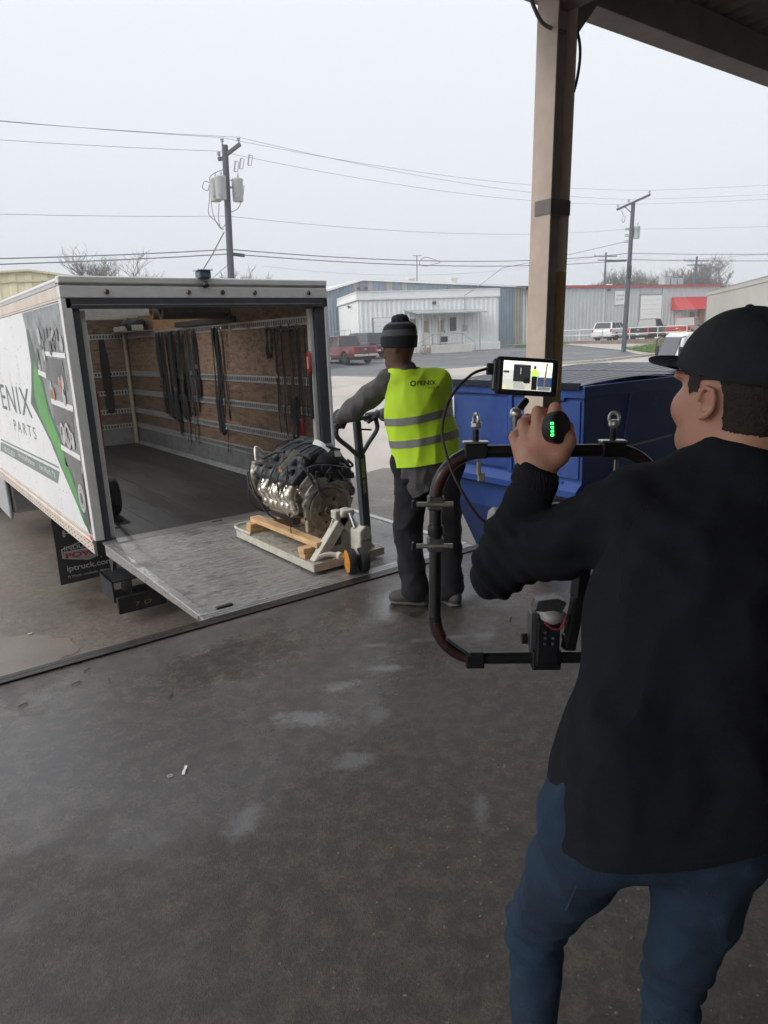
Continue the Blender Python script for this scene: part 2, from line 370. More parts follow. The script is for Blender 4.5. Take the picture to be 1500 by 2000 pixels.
def ground_mat(name, c1, c2, c3, rough, wet, scale=1., speck=.3, bump=.35, mott=0., wr=.42):
    """weathered pavement: large stains, fine aggregate, wet patches that are darker and glossier"""
    m = bpy.data.materials.new(name); m.use_nodes = True; n = m.node_tree.nodes; L = m.node_tree.links; b = n['Principled BSDF']
    tc = n.new('ShaderNodeTexCoord')
    def nz(sc, det=8, ro=.6, st=None):
        t = n.new('ShaderNodeTexNoise'); t.inputs['Scale'].default_value = sc; t.inputs['Detail'].default_value = det; t.inputs['Roughness'].default_value = ro
        if st:
            mp = n.new('ShaderNodeMapping'); mp.inputs['Scale'].default_value = st; L.new(tc.outputs['Object'], mp.inputs[0]); L.new(mp.outputs[0], t.inputs['Vector'])
        else: L.new(tc.outputs['Object'], t.inputs['Vector'])
        return t
    def mr(src, a, b_, c, d):
        q = n.new('ShaderNodeMapRange'); q.inputs[1].default_value = a; q.inputs[2].default_value = b_; q.inputs[3].default_value = c; q.inputs[4].default_value = d
        L.new(src, q.inputs[0]); return q.outputs[0]
    def mix(f, a, b_):
        q = n.new('ShaderNodeMix'); q.data_type = 'RGBA'
        if isinstance(f, float): q.inputs[0].default_value = f
        else: L.new(f, q.inputs[0])
        for i, c in ((6, a), (7, b_)):
            if isinstance(c, tuple): q.inputs[i].default_value = (*c, 1)
            else: L.new(c, q.inputs[i])
        return q.outputs[2]
    big = nz(.55*scale, 6); mid = nz(2.6*scale, 8); fine = nz(95*scale, 4, .7); grit = nz(260*scale, 3, .7)
    c = mix(mr(big.outputs[0], .38, .62, 0, 1), c1, c2)
    c = mix(mr(mid.outputs[0], .5, .72, 0, .7), c, c3)
    c = mix(mr(fine.outputs[0], .35, .7, 0, speck), c, tuple(x*1.9 for x in c2))
    if mott: c = mix(mr(nz(17*scale, 7, .72).outputs[0], .44, .60, mott, 0), c, tuple(x*.42 for x in c3))
    vo = n.new('ShaderNodeTexVoronoi'); vo.inputs['Scale'].default_value = 60*scale; L.new(tc.outputs['Object'], vo.inputs['Vector'])
    c = mix(mr(vo.outputs['Distance'], .0, .16, .55, 0), c, tuple(min(.5, x*2.6) for x in c2))
    wt = mr(nz(.8*scale, 5, .55).outputs[0], .5-wet*.35, .62-wet*.2, 1, 0)
    dk = n.new('ShaderNodeMix'); dk.data_type = 'RGBA'; dk.blend_type = 'MULTIPLY'; L.new(mr(wt, 0, 1, 0, .55), dk.inputs[0]); L.new(c, dk.inputs[6]); dk.inputs[7].default_value = (.45, .44, .43, 1)
    L.new(dk.outputs[2], b.inputs['Base Color'])
    L.new(mr(wt, 0, 1, rough, rough*wr), b.inputs['Roughness'])
    ad = n.new('ShaderNodeMath'); ad.operation = 'ADD'; L.new(fine.outputs[0], ad.inputs[0]); L.new(grit.outputs[0], ad.inputs[1])
    bp = n.new('ShaderNodeBump'); bp.inputs['Distance'].default_value = .006/scale
    L.new(mr(wt, 0, 1, bump, bump*.45), bp.inputs['Strength']); L.new(ad.outputs[0], bp.inputs['Height']); L.new(bp.outputs[0], b.inputs['Normal'])
    return m
MG_TAN = ground_mat('tan_concrete_ground', (.40, .355, .31), (.46, .42, .37), (.33, .27, .22), .75, .45, .35, .15, .2)
MG_WET = ground_mat('wet_brown_asphalt', (.118, .094, .073), (.165, .134, .106), (.075, .058, .047), .5, .66, 1.0, .6, .8, .45, .5)
MG_ASP = ground_mat('grey_asphalt', (.11, .11, .115), (.14, .14, .145), (.09, .09, .095), .7, .4, .4, .2, .2)
MG_ROAD = ground_mat('street_concrete', (.40, .385, .36), (.46, .44, .41), (.34, .31, .28), .75, .3, .35, .1, .2)
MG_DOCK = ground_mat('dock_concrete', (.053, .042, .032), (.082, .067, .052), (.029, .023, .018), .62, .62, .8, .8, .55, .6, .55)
mb = []
for (a, za), (b, zb) in zip(BR, BR[1:]): pass
g = sheet('ground', [tuple(SV*s+TV*t) for s, t in ((-300, -900), (1700, -900), (1700, 900), (-300, 900))], 0, MG_TAN)
sheet('wet_asphalt_apron', [(-40, -2.2), (-40, 8.6), (-6, 7.6), (-.5, 7.2), (1.5, 7.9), (4.5, 6.2), (6.1, 5.3), (7.2, 5.6), (9.5, 3.2), (13, 3.6), (17, .5), (26, 1), (34, -2.2)], .004, MG_WET)
MG_STRIP = ground_mat('wet_pale_concrete', (.145, .122, .104), (.18, .152, .132), (.11, .09, .075), .4, .7, .6, .25, .3)
Rq = random.Random(2); sp_e = catmull([(-8, 1.6, 0), (-3, 1.2, 0), (-1.2, 1.22, 0), (-.62, 1.02, 0), (-.3, .72, 0), (-.22, .4, 0), (-.42, .05, 0), (-.6, -.5, 0), (-.8, -2.2, 0)], 8)
sheet('concrete_strip', [(q.x+Rq.uniform(-.05, .05), q.y+Rq.uniform(-.05, .05)) for q in sp_e]+[(-8, -2.2)], .008, MG_STRIP)
sheet('asphalt_parking_lot', [(-12, 36), (6, 33), (19.2, 29.2), (20.9, 23.6), (25.8, 25.0), (28.6, 24.2), (30.2, 22.5), (32, 21.2), (35.6, 21), (39.6, 21), (43.5, 25), (49, 33), (52, 39), (40, 52), (20, 60), (-12, 70)], .004, MG_ASP)
sheet('street', [(9, 14), (21.5, 20.0), (30.6, 20.6), (35.6, 19.6), (41, 19.4), (60, 24), (60, 10), (30, 3), (14, 6)], .003, MG_ROAD)
# kerb between street and parking lot, sidewalk and grass strip
M_CONC = M('pale_concrete', (.42, .39, .35), .8, var=.18, vs=3, bump=.25, bs=40)
M_KERB = M('kerb_concrete', (.45, .40, .34), .8, var=.2, vs=2.5, bump=.25, bs=30)
kp = catmull([(22.3, 22.4), (25.6, 23.9), (28.4, 23.1), (30.6, 21.4), (33.4, 20.2), (36.2, 20.1), (39.6, 20.3), (42.2, 20.9), (48, 21.6), (58, 25)], 3)
kb = thing('kerb', 'low pale concrete kerb curving along the edge of the asphalt parking lot', 'kerb', (22.3, 22.4, gz(22.3, 22.4)))
for a, b in zip(kp[6:], kp[7:]):
    d = (b-a).normalized(); b2 = b-d*.02
    z0, z1 = gz(a.x, a.y), gz(b.x, b.y)
    MB().beam((a.x, a.y, z0+.055), (b2.x, b2.y, z1+.055), .26, .15).build('kerb_stone', M_KERB, kb, bevel=.03)
M_GRASSG = M('grass_soil', (.10, .15, .045), .95, var=.4, vs=3, bump=.4, bs=30)
sheet('grass_strip', [(41.2, 21.1), (44.3, 25.6), (49.6, 27.6), (60, 30), (60, 25.6), (48, 22.2)], .02, M_GRASSG)
sheet('sidewalk', [(39.8, 21.4), (43.9, 25.9), (50, 36.4), (51.5, 36), (49.8, 28.2), (44.8, 26.2), (41, 21.4)], .03, M_CONC)
# grass blades
gb = MB(); R = random.Random(3)
for i in range(3600):
    t = R.random(); u = R.random()
    if R.random() < .35: x, y = 44.6+t*5.5, 35.4+u*1.6   # strip by the blue warehouse
    else:
        x = 41.5+t*17; lo = 21.2+(x-41.5)*.24; hi = min(21.2+(x-41.2)*1.4, 27.2+(x-49)*.2); y = lo+(hi-lo)*u
    z = gz(x, y)+.015; h = .08+.14*R.random(); a = R.random()*6.28; q = V(cos(a), sin(a), 0)*.035; p = V(x, y, z); tip = p+V(R.uniform(-.06, .06), R.uniform(-.06, .06), h)
    gb.add([p-q, p+q, tip], [(0, 1, 2)])
o = gb.build('grass', M('grass_blade', (.13, .20, .055), .8, var=.4, vs=1)); setp(o, 'short green grass growing on the strips beside the sidewalk', None, None, 'stuff')
# painted bay lines on the parking lot
M_PAINT = M('worn_white_paint', (.62, .62, .6), .7, var=.3, vs=9)
for (x0, y0, x1, y1) in ((33.2, 34.6, 36.5, 31.4), (35.6, 35.6, 39.2, 32.2), (38.2, 36.4, 41.6, 33.0), (40.8, 36.2, 44.4, 32.8), (30.4, 34.4, 34.0, 31.0), (23.6, 36.4, 26.6, 31.4), (26.6, 37.4, 29.6, 32.6), (26.2, 26.0, 31.6, 23.2), (20.2, 38.4, 22.4, 33.4)):
    d = V(x1-x0, y1-y0, 0); nn = V(-d.y, d.x, 0).normalized()*.06
    sheet('bay_line', [(x0+nn.x, y0+nn.y), (x1+nn.x, y1+nn.y), (x1-nn.x, y1-nn.y), (x0-nn.x, y0-nn.y)], .009, M_PAINT)
# ------------------------------------------------------------------ loading dock
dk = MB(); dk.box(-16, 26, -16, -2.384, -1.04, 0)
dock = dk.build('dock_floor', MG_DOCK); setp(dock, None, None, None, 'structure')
M_EDGE = M('dock_edge_steel', (.045, .04, .037), .38, .6, var=.4, vs=14, bump=.15, bs=60, rvar=.15)
ea = MB(); ea.box(-16, 26, -2.384, -2.34, -.14, .012); ea.box(-16, 26, -2.43, -2.384, .002, .012)
ea.build('edge_angle', M_EDGE, dock, bevel=.004)
M_RUB = M('black_rubber', (.022, .022, .023), .75, var=.3, vs=20, bump=.2, bs=80)
for x in (-4.2, -.9, 2.9, 6.5):
    MB().box(x-.2, x+.2, -2.34, -2.24, -.55, -.05).build('dock_bumper', M_RUB, dock, bevel=.01)
# loose pebbles of exposed aggregate
pb = MB(); R = random.Random(11)
for i in range(620):
    x, y = R.uniform(-.75, 1.3), R.uniform(-5.75, -4.5)
    if R.random() > (.9 if x > -.2 else .3): continue
    r = R.uniform(.002, .0065)*(1.5 if R.random() < .06 else 1); a = R.random()*6.28; e = R.uniform(.5, 1)
    ring = [(x+(cos(a)*cos(t)*r-sin(a)*sin(t)*r*e)*k, y+(sin(a)*cos(t)*r+cos(a)*sin(t)*r*e)*k, z) for k, z in ((1, .0004), (.65, .0018)) for t in [j*2*pi/7 for j in range(7)]]
    pb.add(ring, [tuple(range(7, 14))]+[(j, (j+1) % 7, 7+(j+1) % 7, 7+j) for j in range(7)])
o = pb.build('aggregate_pebbles', M('pebble', (.20, .17, .14), .6, var=.5, vs=200)); setp(o, 'tiny pale pebbles exposed in the worn concrete floor', None, None, 'stuff')
# chalky smears and oil stains worn into the floor (marks with a shape of their own)
def stains(m, spots, col, noise_amt=.55):
    n = m.node_tree.nodes; L = m.node_tree.links; b = n['Principled BSDF']; src = b.inputs['Base Color'].links[0].from_socket
    tc = n.new('ShaderNodeTexCoord'); t = n.new('ShaderNodeTexNoise'); t.inputs['Scale'].default_value = 13; t.inputs['Detail'].default_value = 12; t.inputs['Roughness'].default_value = .82
    L.new(tc.outputs['Object'], t.inputs['Vector']); acc = None
    for x, y, rx, ry, a, st in spots:
        mp = n.new('ShaderNodeMapping'); mp.vector_type = 'TEXTURE'; mp.inputs['Location'].default_value = (x, y, 0); mp.inputs['Rotation'].default_value = (0, 0, a); mp.inputs['Scale'].default_value = (rx, ry, 1)
        L.new(tc.outputs['Object'], mp.inputs[0]); ln = n.new('ShaderNodeVectorMath'); ln.operation = 'LENGTH'; L.new(mp.outputs[0], ln.inputs[0])
        q = n.new('ShaderNodeMath'); q.operation = 'MULTIPLY_ADD'; L.new(t.outputs[0], q.inputs[0]); q.inputs[1].default_value = 3.4; L.new(ln.outputs['Value'], q.inputs[2])
        r = n.new('ShaderNodeMapRange'); r.inputs[1].default_value = 2.0; r.inputs[2].default_value = 2.6; r.inputs[3].default_value = st*.8; r.inputs[4].default_value = 0; L.new(q.outputs[0], r.inputs[0])
        if acc is None: acc = r.outputs[0]
        else:
            mxn = n.new('ShaderNodeMath'); mxn.operation = 'MAXIMUM'; L.new(acc, mxn.inputs[0]); L.new(r.outputs[0], mxn.inputs[1]); acc = mxn.outputs[0]
    mixn = n.new('ShaderNodeMix'); mixn.data_type = 'RGBA'; L.new(acc, mixn.inputs[0]); L.new(src, mixn.inputs[6]); mixn.inputs[7].default_value = (*col, 1)
    L.new(mixn.outputs[2], b.inputs['Base Color'])
stains(MG_DOCK, [(-.06, -3.72, .17, .09, -.6, .8), (-.14, -3.62, .06, .05, 0, .6), (-.07, -4.11, .12, .08, -.4, .6), (.23, -3.57, .14, .06, -.2, .65), (.505, -3.56, .16, .045, -.6, .7), (-.57, -4.17, .07, .13, -.9, .6), (.11, -4.65, .04, .12, -.7, .55), (.21, -3.9, .07, .1, -.8, .5), (1.0, -3.5, .3, .04, -.5, .5), (.62, -3.3, .1, .03, -.6, .5), (1.15, -3.62, .12, .06, 0, .45)], (.27, .27, .28))
stains(MG_DOCK, [(1.0, -2.62, .7, .16, 0, .7), (.25, -3.3, .22, .12, .5, .5), (-.3, -5.05, .03, .05, 0, .9), (.1, -2.55, .6, .12, 0, .6)], (.028, .02, .016))
def wetfilm(m, spots):
    """thin standing water: smooth and mirror-like inside ragged outlines"""
    n = m.node_tree.nodes; L = m.node_tree.links; b = n['Principled BSDF']; rs = b.inputs['Roughness'].links[0].from_socket; bp = b.inputs['Normal'].links[0].from_node; bs_ = bp.inputs['Strength'].links[0].from_socket
    tc = n.new('ShaderNodeTexCoord'); t = n.new('ShaderNodeTexNoise'); t.inputs['Scale'].default_value = 3.2; t.inputs['Detail'].default_value = 9; t.inputs['Roughness'].default_value = .66; L.new(tc.outputs['Object'], t.inputs['Vector']); acc = None
    for x, y, rx, ry, a, st in spots:
        mp = n.new('ShaderNodeMapping'); mp.vector_type = 'TEXTURE'; mp.inputs['Location'].default_value = (x, y, 0); mp.inputs['Rotation'].default_value = (0, 0, a); mp.inputs['Scale'].default_value = (rx, ry, 1)
        L.new(tc.outputs['Object'], mp.inputs[0]); ln = n.new('ShaderNodeVectorMath'); ln.operation = 'LENGTH'; L.new(mp.outputs[0], ln.inputs[0])
        q = n.new('ShaderNodeMath'); q.operation = 'MULTIPLY_ADD'; L.new(t.outputs[0], q.inputs[0]); q.inputs[1].default_value = 2.6; L.new(ln.outputs['Value'], q.inputs[2])
        r = n.new('ShaderNodeMapRange'); r.inputs[1].default_value = 1.6; r.inputs[2].default_value = 2.5; r.inputs[3].default_value = st; r.inputs[4].default_value = 0; L.new(q.outputs[0], r.inputs[0])
        if acc is None: acc = r.outputs[0]
        else:
            k = n.new('ShaderNodeMath'); k.operation = 'MAXIMUM'; L.new(acc, k.inputs[0]); L.new(r.outputs[0], k.inputs[1]); acc = k.outputs[0]
    for src, dst, tgt in ((rs, b.inputs['Roughness'], .085), (bs_, bp.inputs['Strength'], .16)):
        q = n.new('ShaderNodeMix'); q.data_type = 'FLOAT'; L.new(acc, q.inputs[0]); L.new(src, q.inputs[2]); q.inputs[3].default_value = tgt; L.new(q.outputs[0], dst)
MG_DOCK.node_tree.nodes['Principled BSDF'].inputs['Specular IOR Level'].default_value = .95; MG_WET.node_tree.nodes['Principled BSDF'].inputs['Specular IOR Level'].default_value = .8
wetfilm(MG_DOCK, [(-1.1, -3.2, 1.25, .85, -.15, 1), (-.1, -2.95, .9, .45, 0, .9), (1.2, -2.85, 1.5, .35, 0, .95), (-.7, -3.9, .55, .35, .3, .75), (2.4, -3.2, 1.0, .5, .2, .9), (.5, -3.6, .8, .4, .2, .7)])
wetfilm(MG_WET, [(-.5, 1.6, 1.2, .5, .2, .9), (.6, -.6, 1.4, .7, 0, .9), (-.3, 4.2, .6, 1.2, 0, .8), (5.5, 3.0, 2.5, .9, .3, .9)])
# ------------------------------------------------------------------ canopy over the dock and its steel column
M_TANST = M('tan_painted_steel', (.68, .55, .46), .55, var=.12, vs=5, bump=.06, bs=30)
M_DKST = M('brown_painted_steel', (.37, .32, .30), .6, var=.15, vs=4)
M_DECK = M('grey_deck_steel', (.40, .385, .38), .6, .1, var=.15, vs=2)
M_YEL = M('worn_yellow_paint', (.62, .38, .07), .5, var=.25, vs=9, bump=.08, bs=40)
cn = thing('canopy_roof', 'dark steel canopy roof over the loading dock, cutting across the top corner', 'canopy', (5, -7, 3.8))
MB().box(-5.5, 26, -2.62, -2.40, 3.845, 4.12).build('edge_purlin', M_DKST, cn, bevel=.006)
for k in range(3):
    y = -4.6-k*2.0; MB().box(-5.5, 26, y-.05, y+.05, 3.93+k*.05, 4.12+k*.05).build('purlin', M_DKST, cn, bevel=.005)
dk2 = MB(); prof = []
for i in range(158):
    x = -5.5+i*.2; prof += [(x, 0), (x+.04, .035), (x+.16, .035)]
rg = [[(x, y, z0+h) for x, h in prof] for y, z0 in ((-2.30, 4.125), (-10, 4.32))]
dk2.loft(rg, caps=False, closed=False); dk2.build('roof_deck', M_DECK, cn)
for x in (-5.2, 2.80, 11.6):
    rf = MB(); rf.prism([(-2.63, 3.86), (-2.63, 3.70), (-10, 4.0), (-10, 4.2), (-2.63, 3.95)], (x-.08, 0, 0), (0, 1, 0), (0, 0, 1), (.16, 0, 0)); rf.build('rafter', M_DKST, cn, bevel=.004)
    kn_ = MB(); kn_.prism([(x+.10, 3.50), (x+.42, 3.844), (x+.06, 3.844), (x+.06, 3.50)], (0, -2.66, 0), (1, 0, 0), (0, 0, 1), (0, .06, 0)); kn_.build('knee_plate', M_DKST, cn, bevel=.003)
wb_ = MB(); wb_.box(-5.5, 26, -10.3, -10, -1, 4.6); o = wb_.build('wall_back_shade', M('shade_wall_grey', (.34, .33, .31), .8)); setp(o, None, None, None, 'structure')  # unseen wall behind the camera, added to shade the dock floor
lean = cr*.024
def colm(x, y, label):
    t = thing('steel_column', label, 'column', (x, y, 0))
    L_ = lambda px, py, z: V(px, py, z)+lean*z
    def slab(x0, x1, y0, y1, z0, z1):
        q = MB(); P = [L_(a, b, c) for c in (z0, z1) for a, b in ((x0, y0), (x1, y0), (x1, y1), (x0, y1))]
        q.add(P, [(3, 2, 1, 0), (4, 5, 6, 7), (0, 1, 5, 4), (1, 2, 6, 5), (2, 3, 7, 6), (3, 0, 4, 7)]); return q
    slab(x-.10, x-.086, y-.09, y+.09, .01, 3.84).build('flange', M_TANST, t, bevel=.002)
    slab(x+.086, x+.10, y-.09, y+.09, 2.05, 3.84).build('flange', M_TANST, t, bevel=.002)
    slab(x+.086, x+.10, y-.09, y+.09, .962, 2.048).build('flange', M('faded_ochre_paint', (.42, .28, .12), .6, var=.2, vs=9), t, bevel=.002, label='flange with faded ochre paint')
    slab(x+.086, x+.10, y-.09, y+.09, .01, .96).build('flange', M_YEL, t, bevel=.002, label='flange painted safety yellow')
    slab(x-.0855, x+.0855, y-.006, y+.006, .01, 3.84).build('web', M('web_brown', (.52, .48, .47), .6, var=.12), t)
    slab(x-.15, x+.15, y-.14, y+.14, 0, .009).build('base_plate', M_DKST, t, bevel=.002)
    b = MB()
    for q in (slab(x-.104, x+.104, y-.094, y-.091, 2.42, 2.52), slab(x-.104, x-.1005, y-.091, y+.05, 2.42, 2.52)): b.add(q.v, q.f)
    b.build('steel_band', M('dark_band', (.20, .175, .165), .5, .2), t)
    p = L_(x, y-.10, 1.2); MB().box(p.x-.03, p.x+.05, p.y-.03, p.y+.005, .98, 1.12).build('bracket', M('rusty_bracket', (.12, .07, .045), .8, var=.4, vs=30), t, bevel=.003)
    p = L_(x, y, 2.02); MB().box(p.x+.105, p.x+.15, p.y-.02, p.y+.08, 1.93, 2.10).build('junction_box', M('dark_box', (.045, .047, .05), .6), t, bevel=.004)
    return t
colm(2.70, -2.62, 'tan steel column with a yellow lower edge, rising to the canopy beside the dumpsters')
M_COND = M('grey_conduit', (.22, .225, .23), .5, .3)
solo(MB().tube(catmull([(2.36, -2.66, 4.0), (2.42, -2.66, 3.86), (2.56, -2.68, 3.63), (2.64, -2.70, 3.57), (2.80, -2.715, 3.56)], 5), .013, 10), 'conduit', M_COND, 'thin grey conduit bent from the canopy edge to the column head', 'conduit', (2.64, -2.7, 3.57), smooth=True)
solo(MB().tube(catmull([(2.90, -2.72, 3.62), (2.945, -2.72, 3.52), (2.95, -2.72, 3.42), (2.925, -2.72, 3.30), (2.90, -2.715, 3.22)], 5), .010, 8), 'cable_loop', M('dark_cable', (.05, .05, .055), .6), 'short dark cable loop beside the top of the tan column', 'cable', (2.92, -2.72, 3.4), smooth=True)
# ------------------------------------------------------------------ box truck
TW, TD, TH = 2.49, 6.46, 2.214
M_TWHITE = M('truck_white_panel', (.72, .73, .74), .35, var=.05, vs=1.5, bump=.02, bs=4, wear=((.60, .57, .52), .58, 3, (1, 1, .4)))
M_TALU = M('truck_aluminium', (.55, .55, .54), .38, .75, var=.14, vs=12, rvar=.1)
M_TPOST = M('truck_post_white', (.66, .66, .64), .45, var=.08, vs=9, bump=.05, bs=50)
M_BEIGE = M('aged_cream_rail', (.58, .50, .44), .5, var=.12, vs=6)
M_SEAL = M('dark_door_seal', (.05, .053, .06), .6, var=.15)
M_DARK = M('black_frame_steel', (.025, .026, .029), .55, .2, var=.3, vs=12, bump=.1, bs=40)
M_RED = M('red_reflector', (.55, .03, .03), .3)
M_RIVET = M('rivet', (.12, .11, .10), .5, .4)
M_PLYA = M('worn_plywood', (.265, .178, .118), .75, var=.5, wear=((.10, .06, .04), .60, 5, (1, 1, 1)), vs=7, st=(1, 1, 3.2), bump=.15, bs=50)
M_PLYB = M('scuffed_plywood', (.175, .115, .077), .8, var=.6, wear=((.33, .20, .11), .60, 9, (1, .5, 1.5)), vs=9, st=(1, .4, 2.5), bump=.2, bs=50)
M_PLYC = M('light_plywood', (.44, .26, .135), .75, var=.3, vs=6, st=(1, 1, 3), bump=.1, bs=50)
M_GALV = M('galvanised_track', (.56, .57, .57), .42, .55, var=.15, vs=20, rvar=.1)
M_KICK = M('scuffed_grey_kickplate', (.25, .265, .265), .55, .35, var=.3, vs=7, bump=.1, bs=60)
tr = thing('box_truck', 'white box truck backed to the dock with open rear door and lowered liftgate', 'truck', (1.245, 3.2, -1.05))
def P(m, n, mt, **k): return m.build(n, mt, k.pop('to', tr), **k)
# outer skin: side panels with seams
ys = [.055, 1.17, 2.39, 3.61, 4.83, TD]
for a, b in zip(ys, ys[1:]):
    P(MB().box(.004, .03, a+.002, b-.002, .045, 2.02), 'side_panel', M_TWHITE, bevel=.003)
    P(MB().box(TW-.03, TW-.004, a+.002, b-.002, .045, 2.02), 'side_panel', M_TWHITE, bevel=.003)
P(MB().box(-.004, .035, .05, TD, 2.022, 2.135), 'upper_rail', M_BEIGE, bevel=.004)
P(MB().box(TW-.035, TW+.004, .05, TD, 2.022, 2.135), 'upper_rail', M_BEIGE, bevel=.004)
rail = MB(); rail.prism([(-.006, -.115), (.05, -.115), (.05, .043), (-.006, .043), (-.006, .008), (-.016, .0), (-.016, -.012), (-.006, -.02)], (0, .06, 0), (1, 0, 0), (0, 0, 1), (0, TD-.06, 0)); P(rail, 'lower_rail', M_BEIGE)
rail = MB(); rail.prism([(TW+.006, -.115), (TW-.05, -.115), (TW-.05, .043), (TW+.006, .043)], (0, .06, 0), (1, 0, 0), (0, 0, 1), (0, TD-.06, 0)); P(rail, 'lower_rail', M_BEIGE)
rv = MB()
for i in range(0, 52):
    y = .12+i*.122
    for z in (-.045, -.085): rv.lathe([(.008, 0), (.006, .005)], (-.006, y, z), (-1, 0, 0), 6)
for i in range(150): rv.box(-.007, -.004, .1+i*.042, .106+i*.042, .024, .03)
for i in range(150): rv.box(-.0065, -.004, .1+i*.042, .106+i*.042, 2.04, 2.046)
for a in ys[1:-1]:
    for k in range(20): rv.lathe([(.0045, 0), (.003, .0025)], (.004, a+.02, .1+k*.1), (-1, 0, 0), 5)
for k in range(60): rv.lathe([(.005, 0), (.004, .003)], (.004, random.uniform(.1, 5.5), random.uniform(.1, 1.9)), (-1, 0, 0), 5)
o = P(rv, 'rivets', M_RIVET); o['kind'] = 'stuff'
for y0 in (.06, .74): pass
P(MB().box(-.0185, -.0165, .10, .30, -.0115, .0-.001), 'reflector', M_RED)
P(MB().box(-.009, -.0065, .075, .125, .0, .042), 'reflector', M_RED)
M_ROOFT = bpy.data.materials.new('translucent_roof'); M_ROOFT.use_nodes = True
_n = M_ROOFT.node_tree.nodes; _L = M_ROOFT.node_tree.links; _b = _n['Principled BSDF']; _b.inputs['Base Color'].default_value = (.68, .68, .66, 1); _b.inputs['Roughness'].default_value = .5
_t = _n.new('ShaderNodeBsdfTranslucent'); _t.inputs['Color'].default_value = (.75, .74, .70, 1); _m = _n.new('ShaderNodeMixShader'); _m.inputs[0].default_value = .42
_L.new(_b.outputs[0], _m.inputs[1]); _L.new(_t.outputs[0], _m.inputs[2]); _L.new(_m.outputs[0], _n['Material Output'].inputs['Surface'])
q = MB(); q.add([(.01, .03, TH-.012), (TW-.01, .03, TH-.012), (TW-.01, TD, TH-.012), (.01, TD, TH-.012)], [(0, 1, 2, 3)]); P(q, 'roof', M_ROOFT)
for x0_, x1_ in ((-.002, .06), (TW-.06, TW+.002)): P(MB().box(x0_, x1_, .051, TD, TH-.044, TH-.013), 'roof_edge', M('roof_white', (.68, .68, .67), .4, var=.08, vs=3), bevel=.01)
P(MB().box(-.008, .03, .05, TD, TH-.078, TH-.047), 'roof_trim', M_TALU, bevel=.003)
P(MB().box(.03, TW-.03, TD-.03, TD, -.1, TH-.05), 'nose_panel', M_TWHITE)
# rear frame
for s in (0, 1):
    X = (lambda a, b: (a, b)) if s == 0 else (lambda a, b: (TW-b, TW-a))
    x0, x1 = X(-.004, .075 if s == 0 else .028); P(MB().box(x0, x1, -.03, .05, .02 if s == 0 else -.1, 2.04), 'rear_post', M_TPOST, bevel=.006)
    x0, x1 = X(.077 if s == 0 else .03, .135); P(MB().box(x0, x1, -.012, .05, -.1, 1.955), 'door_seal', M_SEAL, bevel=.004)
    x0, x1 = X(.137, .185); P(MB().box(x0, x1, .03, .085, .004, 1.945), 'door_track', M_TPOST, bevel=.006)
    x0, x1 = X(-.002, .07); P(MB().box(x0, x1, -.028, .05, -.118, .018), 'post_foot', M_DARK, bevel=.004)
P(MB().box(-.004, TW+.004, -.034, .05, 2.042, 2.135), 'rear_header', M_TPOST, bevel=.005)
P(MB().box(-.006, TW+.006, -.04, .05, 2.152, TH-.002), 'roof_cap', M('cap_white', (.66, .66, .63), .45, var=.08, vs=8), bevel=.012)
P(MB().box(-.002, TW+.002, -.028, .05, 2.136, 2.151), 'header_seam', M_TALU)
P(MB().box(.03, TW+.003, -.03, .05, 1.958, 2.04), 'header_seal', M_SEAL, bevel=.004)
P(MB().box(.08, TW-.06, -.034, -.0305, 1.985, 1.992), 'header_trim', M_TALU)
M_LAMPR = M('dark_marker_lens', (.09, .045, .04), .25, coat=.5)
for px in (.36, 1.06, 1.38, 1.70, 2.28): P(MB().lathe([(.021, 0), (.021, .008), (.014, .017), (.004, .02)], (px, -.034, 2.09), (0, -1, 0), 14), 'marker_lamp', M_LAMPR, smooth=True)
cm = P(MB().box(1.155, 1.265, -.09, .02, TH-.01, TH+.055), 'camera_housing', M('blue_grey_housing', (.10, .13, .16), .5, var=.1), bevel=.012)
P(MB().box(1.14, 1.28, -.10, .03, TH+.056, TH+.066), 'camera_hood', M_TALU, to=cm, bevel=.003)
P(MB().cyl((1.21, -.06, TH-.05), (1.21, -.075, TH-.075), .028, n=14), 'camera_lens', M_DARK, to=cm, smooth=True)
# interior
P(MB().box(.03, .09, .1, TD-.04, -.03, 2.14), 'inner_wall', M_PLYA)
FL = MB()
xs = [.09+(2.40-.09)*i/9 for i in range(10)]
M_FLOOR = M('oily_truck_floor', (.028, .026, .023), .5, var=.45, vs=3, bump=.12, bs=40, rvar=.14, st=(1, .25, 1))
for a, b in zip(xs, xs[1:]): P(MB().box(a+.0012, b-.0012, .02, TD-.05, -.03, 0), 'floor_board', M_FLOOR, bevel=.0015)
P(MB().box(.05, TW-.05, .03, TD, -.1, -.032), 'subfloor', M_DARK)
P(MB().box(.05, TW-.05, -.16, .018, -.02, .002), 'threshold', M('threshold_alu', (.26, .25, .24), .45, .6, var=.35, vs=18, st=(.3, 4, 1), bump=.15, bs=50), bevel=.003)
th = MB()
for x in (1.05, 1.62, 1.78): th.box(x, x+.10, -.075, -.05, .0025, .006)
P(th, 'threshold_slot', M_DARK)
XW, YW = 2.40, 6.38
for i, (a, b) in enumerate(zip([.1, 1.3, 2.5, 3.7, 4.9], [1.3, 2.5, 3.7, 4.9, YW])):
    P(MB().box(XW, XW+.012, a+.002, b-.002, 1.265, 1.80), 'plywood_panel', M_PLYA)
    P(MB().box(XW+.002, XW+.014, a+.002, b-.002, .345, 1.262), 'plywood_panel', M_PLYB)
for a, b in ((.1, 2.6), (2.6, 4.95)): P(MB().box(XW, XW+.012, a+.002, b-.002, 1.885, 2.15), 'plywood_panel', M_PLYC if a > 2 else M_PLYA)
